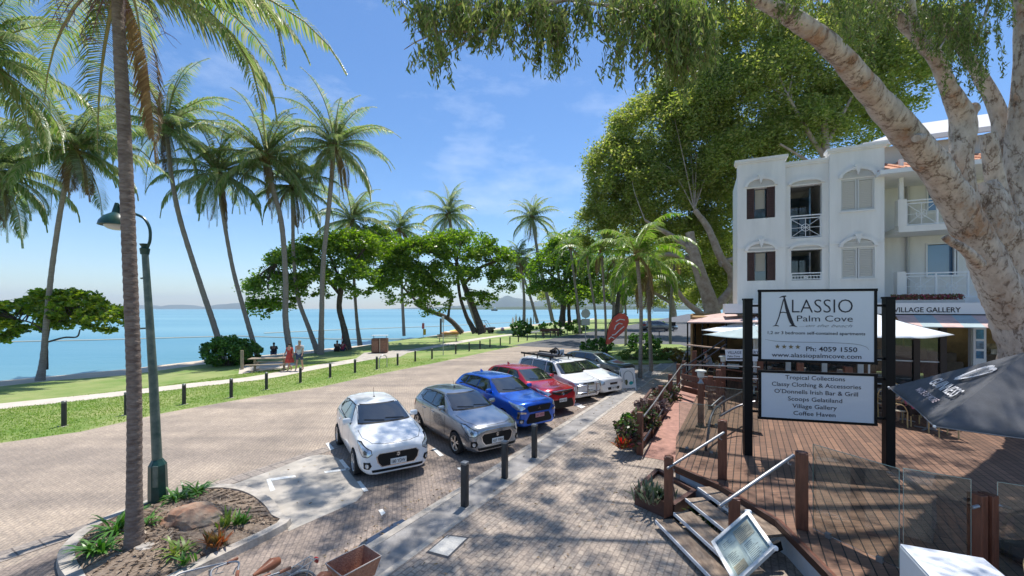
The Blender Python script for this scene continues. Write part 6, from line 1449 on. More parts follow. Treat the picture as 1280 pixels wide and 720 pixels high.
        fpatch("grille_bar", [(-.30, .845), (.30, .845), (.30, .825), (-.30, .825)] if front == 'van' else [(-.24, .585), (.24, .585), (.24, .565), (-.24, .565)], M_chrome, .013, both=False)
        fpatch("lower_grille", [(-.52, .52), (.52, .52), (.48, .40), (-.48, .40)] if front == 'van' else [(-.40, .42), (.40, .42), (.36, .30), (-.36, .30)], M_trim, .007, both=False)
        z0 = .78 if front == 'van' else .57
        fpatch("headlight", [(.44, z0), (.62, z0 - .03), (.82, z0 + .0), (.98, z0 + .15), (.72, z0 + .16), (.46, z0 + .12)], M_lamp, .010, ang=.5)
        pz, bz = (.60, .86) if front == 'van' else (.38, .60)
    # badge
    h = bvh.ray_cast(V((5, 0, bz)), V((-1, 0, 0)))
    if h[0]:
        x = h[0].x + .014; b = MB()
        if front == 'hatch':      # stylised looped letter badge
            for q in ([(-.045, .012), (.0, .05), (.045, .02), (.018, .004), (.0, .018), (-.018, .002)], [(.045, -.012), (.0, -.05), (-.045, -.02), (-.018, -.004), (.0, -.018), (.018, -.002)], [(-.045, .012), (-.018, .002), (.045, -.012), (.018, -.002)]):
                b.add([(x, y, bz + z) for y, z in q], [tuple(range(len(q)))])
        elif front in ('suv_blue', 'van'):
            for a in (90, 210, 330):
                c, s_ = math.cos(math.radians(a)), math.sin(math.radians(a)); t = V((0, c, s_)); u = V((0, -s_, c)); q = [V((x, 0, bz)), V((x, 0, bz)) + t * .035 + u * .02, V((x, 0, bz)) + t * .07, V((x, 0, bz)) + t * .035 - u * .02]
                b.add(q, [(0, 1, 2, 3)])
        elif front == 'suv_red':
            M0 = Matrix.Rotation(math.radians(90), 3, 'Y')
            for rx_, ry_, cz in ((.075, .05, 0), (.025, .05, 0), (.052, .02, .022)):
                b.tube([(x, rx_ * math.cos(a / 16 * 2 * math.pi), bz + cz + ry_ * math.sin(a / 16 * 2 * math.pi)) for a in range(17)], .006, 4)
        else: b.box((x, 0, bz), (.01, .09, .05), bev=.004)
        b.build("badge", M_chrome, e)
    h = bvh.ray_cast(V((5, 0, pz)), V((-1, 0, 0)))
    if plate and h[0]:
        x = h[0].x + .022 + (.10 if front == 'van' else 0); b = MB(); b.box((x, 0, pz), (.012, .372, .134), bev=.004); po = b.build("number_plate", plate_m or M_plate, e)
        t = MB(); text_mb(t, plate, (x + .008, 0, pz - .038), (0, 1, 0), (0, 0, 1), .105, width=.32, ext=.001, bold=.01); t.build("plate_letters", M_ink if not plate_m else mat("plate_ink_red", (.32, .02, .03), .5), po)
    # bonnet shut lines
    XR0 = L / 2
    def tl(p, q, w=.011):
        (a, b_), (c, d) = p, q; dx, dz = c - a, d - b_; l = math.hypot(dx, dz); nx, nz = -dz / l * w / 2, dx / l * w / 2; return [(a + nx, b_ + nz), (c + nx, d + nz), (c - nx, d - nz), (a - nx, b_ - nz)]
    ck = T['st'][4][0]
    for mir in (False, True):
        for p_, q_ in (((L / 2 - ck, .71), (L / 2 - .55, .70)), ((L / 2 - .55, .70), (L / 2 - .20, .55)), ((L / 2 - .20, .55), (L / 2 - .10, .30)), ((L / 2 - .10, .30), (L / 2 - .085, 0))):
            patch(bvh, tl(p_, q_), 'top', .002, "bonnet_line", M_trim, e, mirror=mir, sub=3)
    # wheels
    for x in (fx, rx):
        for s in (1, -1):
            w = empty("wheel", (x, s * (hw - .075), r)); w.parent = e; w.rotation_euler = (0, 0, 0 if s > 0 else math.pi)
            b = MB(); b.lathe([(r * .66, -.09), (r * .90, -.10), (r * .985, -.085), (r, -.05), (r, .05), (r * .985, .078), (r * .90, .088), (r * .70, .075), (r * .66, .06)], n=36, axis='Y', cap=False); 
            b.build("tyre", M_tyre, w, smooth=True)
            b = rim_mesh(r); ro = b.build("rim", M_rim, w); ro.location = (0, .062, 0)
            b = MB(); b.lathe([(r * .66, -.02), (r * .66, .0)], n=20, axis='Y'); bo_ = b.build("brake_disc", M_well, w); bo_.location = (0, .02, 0)
    # wipers
    b = MB()
    for y0, y1 in ((.50, .02), (-.02, -.50)):
        pts = []
        for t in (0, .5, 1):
            y = y0 + (y1 - y0) * t; h = bvh.ray_cast(V((5, y, T['fw'][0][1] + .012 + .035 * (t))), V((-1, 0, 0)))
            if h[0]: pts.append(h[0] + h[1] * .02)
        if len(pts) > 1: b.tube(pts, .008, 4)
    b.build("wipers", M_trim, e)
    # roof aerial, rails
    top = lambda x, y: bvh.ray_cast(V((x, y, 4)), V((0, 0, -1)))[0]
    b = MB(); p = top(-L * .12 if kind is HATCH else -L * .28, 0)
    if kind is HATCH: b.box(p + V((0, 0, .01)), (.07, .04, .025), bev=.01); b.tube([p, p + V((-.10, 0, .26))], [.007, .004], 5)
    else: b.add([p + V(q) for q in ((.12, 0, 0), (-.08, .03, 0), (-.08, -.03, 0), (-.08, 0, .09))], [(0, 1, 3), (0, 3, 2), (1, 2, 3), (0, 2, 1)])
    b.build("aerial", M_trim if kind is HATCH else paint, e)
    for s in (1, -1):
        b = MB(); y = s * (T['st'][8][4][0] - .03); xs = np.linspace(L / 2 - T['st'][6][0] - .05, L / 2 - T['st'][9][0] - .12, 9)
        if rails:
            pts = [top(x, y) + V((0, 0, .055 if 0 < i < 8 else .0)) for i, x in enumerate(xs)]; b.tube(pts, .016, 6); b.build("roof_rail", M_trim, e, smooth=True)
        else:
            pts = [top(x, y) + V((0, 0, .004)) for i, x in enumerate(xs)]
            for i in range(8): b.bar(pts[i], pts[i + 1], .012, .006)
            b.build("roof_seam", M_trim, e)
    return e, bvh
def park(e, X, Y, a, z=.012, sx=1.0, T=HATCH, s=1.0):
    "X, Y of the front axle, a = angle of the nose below the picture's X axis"
    d = V((math.cos(a), -math.sin(a), 0)); off = (T['L'] / 2 - T['fa']) * sx * s
    c = V((X, Y, z)) - d * off; e.location = c; e.rotation_euler = (0, 0, -a); e.scale = (sx * s, s, s)
cw, _ = make_car(HATCH, "hatchback", "small white hatchback nearest the camera, parked beside the concrete apron", "car", carpaint("paint_white", (.80, .81, .82), 0, .3), 'hatch', "180 YDW")
park(cw, -3.09, 10.34, 1.03, sx=1.05)
cs, _ = make_car(HATCH, "hatchback", "small silver grey hatchback between the white hatchback and the blue SUV", "car", carpaint("paint_silver", (.36, .38, .41), .8, .24), 'hatch', "437 YRH")
park(cs, -.88, 11.81, .95, sx=1.05)
cb, _ = make_car(SUV, "parked_suv", "bright blue compact SUV with roof rails and a pink number plate", "car", carpaint("paint_blue", (.006, .11, .60), .45, .25), 'suv_blue', "541 XFD", M_plate_red, rails=True, lower=M_trim)
park(cb, .36, 14.0, .93, sx=1.04, T=SUV, s=.99)
cr, _ = make_car(SUV, "parked_suv", "dark red SUV between the blue SUV and the white van", "car", carpaint("paint_red", (.50, .012, .03), .45, .25), 'suv_red', "854 XBU", rails=True, lower=M_trim)
park(cr, 1.38, 16.1, .93, sx=1.02, T=SUV, s=1.0)
cv, vb = make_car(VAN, "parked_van", "tall white van with roof rack and chrome bull bar", "van", carpaint("paint_white_old", (.72, .73, .74), 0, .38), 'van', "946 WLK")
park(cv, 2.86, 18.1, .95, sx=.98, T=VAN, s=.94)
# bull bar and loaded roof rack of the van (parts of the van)
L = VAN['L']; xf = L / 2
b = MB()
for z in (.52, .84): b.tube([(xf + .02, -.72, z - .02), (xf + .16, -.55, z), (xf + .20, 0, z), (xf + .16, .55, z), (xf + .02, .72, z - .02)], .026, 8)
for y in (-.28, .28): b.bar((xf + .20, y, .40), (xf + .19, y, .90), .05, .05)
for y in (-.74, .74): b.tube([(xf - .02, y, .42), (xf + .05, y, .60), (xf - .02, y * .98, .92)], .026, 8)
b.build("bull_bar", M_chrome, cv, smooth=True)
b = MB(); zt = 1.93
for y in (-.62, .62):
    b.bar((.55, y, zt), (-2.05, y, zt), .05, .09); 
for x in np.linspace(.5, -2.0, 7): b.bar((x, -.62, zt - .02), (x, .62, zt - .02), .05, .03)
for x in (.3, -.7, -1.8):
    for y in (-.6, .6): b.bar((x, y, 1.74), (x, y, zt), .04, .04)
b.build("roof_rack", M_trim, cv)
b = MB(); b.box((.25, .1, zt + .14), (.10, .62, .30), rz=.3, bev=.02); b.build("clear_crate", mat("crate_plastic", (.35, .45, .55), .2, coat=1), cv)
b = MB(); b.tube([(.35 + .24 * math.cos(a), -.45 + .03 * a, zt + .18 + .17 * math.sin(a)) for a in np.linspace(0, 12.6, 50)], .035, 6); b.build("coiled_hose", M_trim, cv, smooth=True)
b = MB(); b.box((-.6, .35, zt + .10), (.30, .25, .20), rz=.5, bev=.03); b.tube([(-.6, .35, zt + .2), (-.5, .45, zt + .32), (-.3, .45, zt + .24)], .03, 6); b.build("bundle", M_trim, cv, smooth=True)
b = MB(); b.box((-.2, -.25, zt + .05), (1.5, .30, .10), bev=.02); b.build("awning_bag", mat("grey_bag", (.1, .1, .11), .7), cv)
ch, _ = make_car(HATCH, "hatchback", "white hatchback half hidden behind the tall white van", "car", carpaint("paint_white2", (.76, .77, .78), 0, .3), 'sedan', "318 VTM")
park(ch, 4.15, 19.6, .95, sx=1.12, s=1.0)
cd, _ = make_car(SUV, "parked_wagon", "dark grey green wagon, last of the parked row", "car", carpaint("paint_graphite", (.10, .125, .125), .6, .3), 'sedan', None, rails=True)
park(cd, 5.85, 23.2, .84, sx=1.08, T=SUV, s=.93)
c9, _ = make_car(HATCH, "parked_car", "grey car standing across the side street behind the red banner", "car", carpaint("paint_grey", (.16, .17, .19), .6, .3), 'sedan', None)
del c9['group']
p = gp(808, 413.5); c9.location = (p.x + 2.2, p.y, .02); c9.rotation_euler = (0, 0, 0.05); c9.scale = (1.7, 1.35, 1.25)
# ================================================================ people
def skin_mesh(name, joints, edges, m, parent, sub=2):
    "joints: dict key -> ((x,y,z), radius)"
    ks = list(joints); me = bpy.data.meshes.new(name); me.from_pydata([joints[k][0] for k in ks], [(ks.index(a), ks.index(b)) for a, b in edges], [])
    o = bpy.data.objects.new(name, me); COL.objects.link(o); o.modifiers.new('sk', 'SKIN')
    for i, k in enumerate(ks):
        r = joints[k][1]; me.skin_vertices[0].data[i].radius = (r, r) if isinstance(r, float) else r; me.skin_vertices[0].data[i].use_root = (i == 0)
    s = o.modifiers.new('ss', 'SUBSURF'); s.levels = sub; s.render_levels = sub
    dg = bpy.context.evaluated_depsgraph_get(); dg.update(); out = bpy.data.meshes.new_from_object(o.evaluated_get(dg), depsgraph=dg); bpy.data.objects.remove(o)
    out.name = name; out.materials.clear(); out.materials.append(m); out.polygons.foreach_set('use_smooth', [True] * len(out.polygons))
    r = bpy.data.objects.new(name, out); COL.objects.link(r); r.parent = parent; return r
M_skin = mat("skin", (.48, .29, .20), .6); M_skin_d = mat("skin_tanned", (.30, .16, .10), .6)
def person(loc, rz, label, pose='walk', h=1.75, top=None, bottom=None, hair=None, skin=None, dress=False, female=False, group=None, ph=1):
    e = empty("person", loc, label, "person", group, rz); k = h / 1.75; sk = skin or M_skin; sw = .175 if female else .205
    def S(p): return tuple(c * k for c in p)
    if pose == 'walk':
        J = dict(pel=((0, 0, .95), .125), wst=((0, .0, 1.10), .115), chs=((0, .01, 1.32), .145), nck=((0, .0, 1.50), .055), hd=((0, .015, 1.60), .085), hd2=((0, .02, 1.68), .075),
                 sl=((-sw, 0, 1.44), .055), el=((-sw - .05, .02 - .08 * ph, 1.18), .038), wl=((-sw - .06, .10 - .10 * ph, .95), .028), hl=((-sw - .055, .13 - .12 * ph, .86), .035),
                 sr=((sw, 0, 1.44), .055), er=((sw + .05, .02 + .08 * ph, 1.18), .038), wr=((sw + .06, .10 + .14 * ph, .97), .028), hr=((sw + .055, .13 + .17 * ph, .88), .035),
                 tl=((-.10, 0, .90), .092), kl=((-.10, .05 + .12 * ph, .50), .058), al=((-.10, .02 + .22 * ph, .09), .038), fl=((-.10, .14 + .22 * ph, .04), .035),
                 tr=((.10, 0, .90), .092), kr=((.10, .05 - .06 * ph, .49), .058), ar=((.10, -.06 - .26 * ph, .12), .038), fr=((.10, .05 - .25 * ph, .04), .035))
    elif pose == 'sit_ground':
        J = dict(pel=((0, 0, .14), .14), wst=((0, .03, .30), .12), chs=((0, .08, .50), .15), nck=((0, .13, .68), .055), hd=((0, .17, .78), .085), hd2=((0, .18, .86), .075),
                 sl=((-sw, .09, .62), .055), el=((-sw - .05, .25, .42), .038), wl=((-sw + .02, .45, .40), .028), hl=((-sw + .06, .53, .42), .035),
                 sr=((sw, .09, .62), .055), er=((sw + .05, .25, .42), .038), wr=((sw - .02, .45, .40), .028), hr=((sw - .06, .53, .42), .035),
                 tl=((-.10, .08, .13), .092), kl=((-.14, .42, .42), .058), al=((-.12, .72, .08), .038), fl=((-.12, .84, .04), .035), tr=((.10, .08, .13), .092), kr=((.14, .42, .42), .058), ar=((.12, .72, .08), .038), fr=((.12, .84, .04), .035))
    else:   # on a chair
        J = dict(pel=((0, 0, .56), .14), wst=((0, .04, .72), .125), chs=((0, .10, .93), .155), nck=((0, .17, 1.10), .058), hd=((0, .22, 1.19), .088), hd2=((0, .235, 1.27), .078),
                 sl=((-sw, .10, 1.05), .06), el=((-sw - .05, .22, .82), .042), wl=((-sw + .04, .45, .80), .03), hl=((-sw + .08, .52, .81), .036),
                 sr=((sw, .10, 1.05), .06), er=((sw + .05, .22, .82), .042), wr=((sw - .04, .45, .80), .03), hr=((sw - .08, .52, .81), .036),
                 tl=((-.10, .06, .54), .095), kl=((-.13, .46, .52), .06), al=((-.12, .44, .09), .038), fl=((-.12, .56, .04), .035), tr=((.10, .06, .54), .095), kr=((.13, .46, .52), .06), ar=((.12, .44, .09), .038), fr=((.12, .56, .04), .035))
    E_ = [('pel', 'wst'), ('wst', 'chs'), ('chs', 'nck'), ('nck', 'hd'), ('hd', 'hd2'), ('chs', 'sl'), ('sl', 'el'), ('el', 'wl'), ('wl', 'hl'), ('chs', 'sr'), ('sr', 'er'), ('er', 'wr'), ('wr', 'hr'),
          ('pel', 'tl'), ('tl', 'kl'), ('kl', 'al'), ('al', 'fl'), ('pel', 'tr'), ('tr', 'kr'), ('kr', 'ar'), ('ar', 'fr')]
    J = {q: (S(v[0]), v[1] * k) for q, v in J.items()}
    skin_mesh("body", J, E_, sk, e)
    g_ = lambda q, f=1.14: (J[q][0], J[q][1] * f + .008)
    mid = lambda a, b_, f, r: (tuple(V(J[a][0]).lerp(V(J[b_][0]), f)), r)
    tp = dict(wst=g_('wst'), pel=g_('pel', 1.05), chs=g_('chs', 1.10), sl=g_('sl', 1.2), sr=g_('sr', 1.2), ml=mid('sl', 'el', .6, J['el'][1] * 1.5), mr=mid('sr', 'er', .6, J['er'][1] * 1.5))
    skin_mesh("dress" if dress else "shirt", tp, [('wst', 'pel'), ('wst', 'chs'), ('chs', 'sl'), ('chs', 'sr'), ('sl', 'ml'), ('sr', 'mr')], top, e)
    bt = dict(pel=g_('pel', 1.12), tl=g_('tl'), tr=g_('tr'), kl=mid('tl', 'kl', .72, J['kl'][1] * 1.45), kr=mid('tr', 'kr', .72, J['kr'][1] * 1.45))
    if dress:
        b = MB(); z0 = J['pel'][0][2]; kz = J['kl'][0][2]; b.lathe([(.14 * k, z0 + .16 * k), (.19 * k, z0), (.24 * k, (z0 + kz) / 2), (.27 * k, kz + .06 * k)], c=(0, J['pel'][0][1] + .01, 0), n=16, cap=False); b.build("skirt", top, e, smooth=True)
    else: skin_mesh("shorts", bt, [('pel', 'tl'), ('tl', 'kl'), ('pel', 'tr'), ('tr', 'kr')], bottom, e)
    b = MB(); hc = V(J['hd2'][0]) + V((0, -.018, .012)) * k; b.ball(hc, V((.088, .098, .095)) * k, 12, 8)
    if female: b.ball(hc + V((0, -.05, -.10)) * k, V((.07, .05, .12)) * k, 10, 7)
    b.build("hair", hair, e, smooth=True)
    return e
cl = lambda n, c: mat("cloth_" + n, c, .85, var=.25, vscale=9)
H_dk = mat("hair_dark", (.03, .02, .016), .7); H_gr = mat("hair_grey", (.32, .30, .28), .8)
pa = gp(362, 464); pb_ = gp(374.5, 463.5)
person(pa, 2.9, "woman in a red patterned dress walking along the path beside a man", 'walk', 1.78, top=cl("red", (.50, .06, .045)), hair=H_dk, dress=True, female=True, ph=1)
person(pb_, 3.1, "man in pale shirt and blue shorts walking beside the woman in red", 'walk', 1.95, top=cl("pale", (.50, .52, .54)), bottom=cl("navy", (.05, .07, .14)), hair=H_gr, ph=-1)
person(gp(342, 443), .4, "person with dark top sitting on the grass behind the picnic table", 'sit_ground', 1.9, top=cl("dark", (.03, .02, .02)), bottom=cl("navy", (.05, .07, .14)), hair=H_dk, skin=M_skin_d)
person(gp(421, 439.5), .2, "person in dark clothes sitting at the beach edge left of the dark almond trunk", 'sit_ground', 1.9, top=cl("dark", (.03, .02, .02)), bottom=cl("dark", (.03, .02, .02)), hair=H_dk, skin=M_skin_d)
person(gp(428, 439), -.1, "person in a crimson top sitting close beside the dark clothed sitter", 'sit_ground', 1.75, top=cl("crimson", (.35, .03, .07)), bottom=cl("navy", (.05, .07, .14)), hair=H_dk, female=True)
person(gp(680, 416), 2.4, "person in a brown red top standing on the path near the small bench", 'walk', 1.9, top=cl("brown", (.22, .07, .05)), bottom=cl("khaki", (.25, .2, .13)), hair=H_dk)
pm = pp(888, 425, 19.6)
person(V((pm.x, pm.y, .62)), 1.35, "man in a grey blue shirt seated in the cafe pavilion", 'sit', 1.85, top=cl("greyblue", (.38, .42, .50)), bottom=cl("dark", (.03, .02, .02)), hair=mat("hair_red_cap", (.16, .05, .04), .8))
pw = pp(1141, 478, 11.8)
person(V((pw.x, pw.y, .6)), .3, "dark haired woman in pink seated at a cafe table behind the right sign post", 'sit', 1.65, top=cl("pink", (.55, .14, .24)), bottom=cl("dark", (.03, .02, .02)), hair=H_dk, female=True)

# ================================================================ bollards
M_bol = mat("bollard_black", (.028, .030, .033), .45, var=.25, vscale=6); M_bcap = mat("bollard_cap", (.22, .225, .23), .4, metal=.4)
def bollard(p, h, r, label, group, rz=0, square=True):
    e = empty("bollard", p, label, "bollard", group, rz); b = MB()
    if square: b.box((0, 0, h * .47), (r * 2, r * 2, h * .94), bev=r * .22)
    else: b.lathe([(r, 0), (r, h * .90), (r * .8, h * .92)], n=16)
    b.build("shaft", M_bol, e, smooth=True); b = MB()
    if square: b.box((0, 0, h * .97), (r * 2.12, r * 2.12, h * .06), bev=r * .15)
    else: b.lathe([(r * .86, h * .90), (r * 1.0, h * .93), (r * 1.0, h * .985), (r * .8, h)], n=16)
    b.build("cap", M_bcap, e, smooth=True); b = MB(); b.box((0, 0, .004), (r * 3.4, r * 3.4, .012), bev=.003); b.build("foot_plate", M_conc, e); return e
for (x, yb, yt, lab) in ((581, 633, 577, "square black bollard with grey cap nearest the camera on the pavement strip"), (631, 598, 551, "square black bollard in front of the silver hatchback, middle of the pavement three"), (668, 572, 530, "square black bollard in front of the blue SUV, furthest of the pavement three")):
    p = gp(x, yb, .062); bollard(p, CH - (yt - 386) * p.y / FPX - .062, .062, lab, "bollards on the pavement strip", KA)
row = [(80, 532.5, 500.5), (158, 518.7, 490), (230, 505.5, 479), (289, 497, 472), (333, 487, 464.5), (375.5, 478.5, 458), (412.7, 472, 452.5), (443.8, 466, 448), (471, 461.7, 443.8), (497, 456.7, 441), (519, 452, 437), (540, 448.7, 433), (569.7, 442.5, 428), (586.5, 439, 425), (600, 436.5, 423.7), (612.5, 434, 422), (625.4, 432, 420), (637.4, 430, 418.7), (648, 427.5, 417), (659, 425.7, 415.5), (670, 424, 414.5), (680, 423, 413), (688, 421.7, 412), (694, 421, 411.5), (701, 420, 410.5), (709, 418.5, 409.5), (716, 417.5, 409)]
ordn = "first second third fourth fifth sixth seventh eighth ninth tenth eleventh twelfth thirteenth fourteenth fifteenth sixteenth seventeenth eighteenth nineteenth twentieth twenty-first twenty-second twenty-third twenty-fourth twenty-fifth twenty-sixth twenty-seventh".split()
extra = {0: "leftmost black bollard on the lawn verge, nearest of its row", 1: "black bollard on the verge hidden behind the near palm trunk, second of its row", 5: "black bollard just in front of the walking couple, sixth of the verge row", 8: "black bollard beside the steel bike hoop, ninth of the verge row"}
proto = None
for i, (x, yb, yt) in enumerate(row):
    p = gp(x, yb); lab = extra.get(i, "%s black bollard from the left in the row along the lawn verge" % ordn[i])
    if proto is None: proto = bollard(p, .86, .07, lab, "bollards along the lawn verge", square=False)
    else:
        c = copy_tree(proto, loc=p, label=lab); 
for i, (x, yb) in enumerate(((807, 445), (816, 428), (824, 420), (831, 415), (836, 412), (760, 430))):
    copy_tree(proto, loc=gp(x, yb), label=["black bollard between the two pale street palm trunks", "black bollard behind the croton hedge, left of its line", "black bollard on the far kerb right of the street palms, first of three", "second black bollard on the far kerb right of the street palms", "third black bollard on the far kerb right of the street palms", "black bollard in the dark bush left of the red banner"][i])

# ================================================================ lamp post and garden island
lp = gp(198, 633, .02); e = empty("street_lamp", lp, "tall weathered green lamp post with gooseneck and bell shade behind the near palm", "street lamp")
M_grn = mat("weathered_green", (.020, .060, .050), .45, col2=(.16, .19, .16), vscale=4.5, bump=.2, bscale=40, detail=12); M_grn2 = mat("dark_green_paint", (.012, .052, .044), .35, var=.3, vscale=7)
Y = lp.y; P = lambda x, y: pp(x, y, Y) - lp
b = MB(); b.tube([P(198, 634), P(197.5, 612), P(197, 581), P(196.5, 574)], [.165, .160, .150, .09], 8); b.build("base_box", M_grn2, e)
b = MB(); o = P(203, 592) + V((0, -.165, 0)); b.box(o, (.10, .02, .42), bev=.008); b.box(o + V((.01, -.012, .05)), (.045, .01, .07)); b.build("access_door", M_grn, e)
b = MB(); b.tube([P(196.5, 576), P(192, 480), P(187, 400), P(181, 312)], [.085, .075, .066, .055], 16); b.build("pole", M_grn, e, smooth=True)
b = MB(); b.tube([P(181, 318), P(181, 311), P(180.8, 309), P(180.6, 305)], [.07, .085, .05, .085], 14); b.build("finial", M_grn2, e, smooth=True)
b = MB(); b.tube([V(p) for p in [(q[0], q[1], q[2]) for q in smoothpath([[*P(184, 310)], [*P(187.5, 300)], [*P(187, 285)], [*P(180, 273)], [*P(168, 267)], [*P(156, 262)], [*P(149, 256)]], 6)]], .026, 8); b.build("gooseneck", M_grn2, e, smooth=True)
hd = P(146, 276); b = MB(); b.lathe([(.03, .36), (.05, .28), (.08, .16), (.20, .08), (.27, -.02), (.29, -.10), (.27, -.10), (.18, .02)], c=hd, n=28, cap=False); b.build("lamp_shade", M_grn2, e, smooth=True)
b = MB(); b.ball(hd + V((0, 0, -.10)), (.20, .20, .09), 16, 8); b.build("lamp_glass", mat("frosted_glass", (.5, .52, .5), .2), e, smooth=True)
for y in (347, 410): b = MB(); b.tube([P(183.5 if y < 400 else 187, y), P(176 if y < 400 else 170, y + 1)], .018, 6); b.build("bracket", M_grn, e)
# rock
def rock(loc, sz, label, m, seed=0):
    bm = bmesh.new(); bmesh.ops.create_icosphere(bm, subdivisions=4, radius=1)
    for v in bm.verts:
        q = v.co.copy(); f = 1 + .28 * noise.noise(q * 1.3 + V((seed, 0, 0))) + .12 * noise.noise(q * 3.7) + .05 * noise.noise(q * 10); v.co = V((q.x * sz[0] * f, q.y * sz[1] * f, max(q.z * f, -.25) * sz[2]))
    me = bpy.data.meshes.new("rock"); bm.to_mesh(me); bm.free(); me.materials.append(m); o = bpy.data.objects.new("rock", me); COL.objects.link(o); o.location = loc; return tag(o, label, "rock")
rock(gp(239, 651, .20), (.50, .36, .30), "rounded orange brown boulder in the garden island", mat("orange_rock", (.32, .14, .075), .9, col2=(.36, .29, .22), vscale=3.2, bump=.7, bscale=10, detail=12), 2)
rock(gp(182, 684, .18), (.20, .12, .05), "pale flat concrete lump at the foot of the near palm", M_kerb, 5)
def strap(loc, label, n=40, L=.42, w=.035, m=None, seed=0, cat="plant", name="strap_plant", spread=1.0, stiff=.5, group=None, el=(.35, 1.4)):
    "clump of arching strap leaves"
    rs = np.random.RandomState(seed); V_, Q_ = [], []; k = 0
    for i in range(n):
        a = rs.uniform(0, 6.28); e0 = rs.uniform(*el); Ln = L * rs.uniform(.6, 1.15); p = np.array([rs.normal(0, .06 * spread), rs.normal(0, .06 * spread), 0]); S = 5
        for s in range(S + 1):
            t = s / S; wd = w * (math.sin(math.pi * (.15 + .85 * t)) ** .7) * .5 if s < S else .001; sd = np.array([-math.sin(a), math.cos(a), 0]) * wd
            V_ += [p - sd, p + sd]; p = p + np.array([math.cos(e0) * math.cos(a), math.cos(e0) * math.sin(a), math.sin(e0)]) * Ln / S; e0 -= stiff * (.25 + .3 * t)
        for s in range(S): Q_.append([k + s * 2, k + s * 2 + 1, k + s * 2 + 3, k + s * 2 + 2])
        k += 2 * (S + 1)
    o = npmesh(name, np.array(V_), np.array(Q_), m); o.location = loc; return tag(o, label, cat, group)
M_strap = leafmat("strap_leaf", [(.04, .13, .02), (.08, .20, .03), (.13, .27, .05), (.05, .16, .03)], .25, .35)
M_bromel = leafmat("bromeliad_leaf", [(.30, .09, .04), (.42, .16, .06), (.22, .12, .05), (.14, .16, .05)], .3, .5)
M_yel = leafmat("yellow_strap_leaf", [(.20, .28, .04), (.12, .22, .04), (.30, .33, .07)], .3, .45)
for i, (x, y, n_, L_, m_, lab) in enumerate([(148, 664, 60, .50, M_strap, "dark green strap leaf clump directly left of the near palm"), (122, 690, 50, .42, M_strap, "green strap leaf clump at the left tip of the garden island"), (184, 660, 24, .40, M_strap, "strap leaf plant between the near palm and lamp post"),
     (222, 624, 46, .42, M_strap, "strap leaf clump right of the lamp post base, left half of the pair"), (246, 618, 46, .42, M_strap, "strap leaf clump behind the boulder, right half of the pair"), (222, 692, 26, .34, M_yel, "yellowing strap plant in the middle of the garden mulch"),
     (272, 682, 46, .30, M_bromel, "orange brown bromeliad near the front kerb"), (283, 658, 22, .34, M_yel, "upright yellow green bromeliad behind the orange one"), (300, 655, 26, .26, M_strap, "small grey green spiky plant at the right of the garden"), (232, 705, 22, .22, M_strap, "low dark plant close to the front kerb")]):
    strap(gp(x, y, .16), lab, n_, L_, .04, m_, 100 + i, stiff=.7 if i < 6 else .25, el=(.3, 1.35) if i < 6 else (.6, 1.5))

# ================================================================ shrubs and hedges
def shrub(px, py, Y0, rx, ry, label, m, n=5000, leaf=(.16, .09), seed=0, name="shrub", stems=True, depth=None, z0=0):
    rs = np.random.RandomState(seed); base = pp(px, py, Y0); k = Y0 / FPX; R = (rx * k, (depth or rx * k * .8), ry * k); base.z = z0
    e = empty(name, base, label, "shrub" if name == "shrub" else "hedge")
    nc = max(12, int(n / 60)); p, cc = clumpy(rs, (0, 0, R[2] * .95), R, nc, 60, min(R) * .28, flat=.9, shell=.75); p[:, 2] = np.maximum(p[:, 2], .03)
    leaves("leaves", p, rs.normal(size=p.shape) * [1, 1, .6], leaf[0], leaf[1], m, rs, e)
    b = MB()
    for c in cc[::max(1, nc // 24)]: b.tube([V((c[0] * .15, c[1] * .15, 0)), V(c) * .55, V(c) * .96], [.03, .02, .008], 5)
    b.build("stems", M_bark_d, e); return e
M_green = leafmat("shrub_leaf", [(.03, .10, .014), (.06, .16, .022), (.10, .23, .035), (.16, .29, .05)], .3, .35)
M_hedge = leafmat("hedge_leaf", [(.10, .19, .03), (.17, .27, .05), (.24, .33, .07), (.13, .22, .04)], .35, .45)
M_hedge_r = leafmat("croton_leaf", [(.30, .09, .03), (.14, .20, .03), (.40, .15, .05), (.10, .17, .03), (.34, .24, .05)], .3, .45)
M_dkred = leafmat("dark_croton_leaf", [(.10, .035, .04), (.06, .11, .03), (.16, .05, .06), (.10, .18, .04), (.05, .08, .03), (.26, .10, .13)], .25, .35)
shrub(284, 461, 29, 30, 19, "large round glossy green shrub at the beach edge on the left lawn", M_green, 9000, (.20, .12), 1)
shrub(312, 455, 30, 16, 14, "smaller shrub joined to the right of the round glossy shrub", M_green, 3500, (.20, .12), 2)
shrub(652, 412, 60, 15, 10, "rounded green shrub by the surfboard fence at the waterside", M_green, 3000, (.3, .2), 3)
shrub(692, 409, 66, 22, 8, "low green bush under the dark almond trunks", M_green, 3000, (.3, .2), 4)
shrub(722, 408, 66, 14, 9, "low green bush left of the road sign", M_green, 2000, (.3, .2), 5)
shrub(745, 439, 36, 22, 10.5, "dark green bush under the red banner behind the dark wagon", M_green, 5000, (.2, .11), 6)
shrub(806, 434, 38, 22, 12, "dark glossy bush behind the clipped hedge", M_green, 4500, (.2, .11), 7)
shrub(806, 449, 31.5, 36, 8, "long clipped yellow green hedge behind the parked wagon", M_hedge, 9000, (.11, .06), 8, name="hedge", depth=.9)
shrub(838, 446, 32, 17, 8, "orange tipped croton hedge at the kerb stones", M_hedge_r, 5000, (.12, .06), 9, name="hedge", depth=.9)
shrub(826, 402, 80, 12, 5, "bright round bush on the far side of the side street", M_hedge, 1500, (.3, .2), 10)
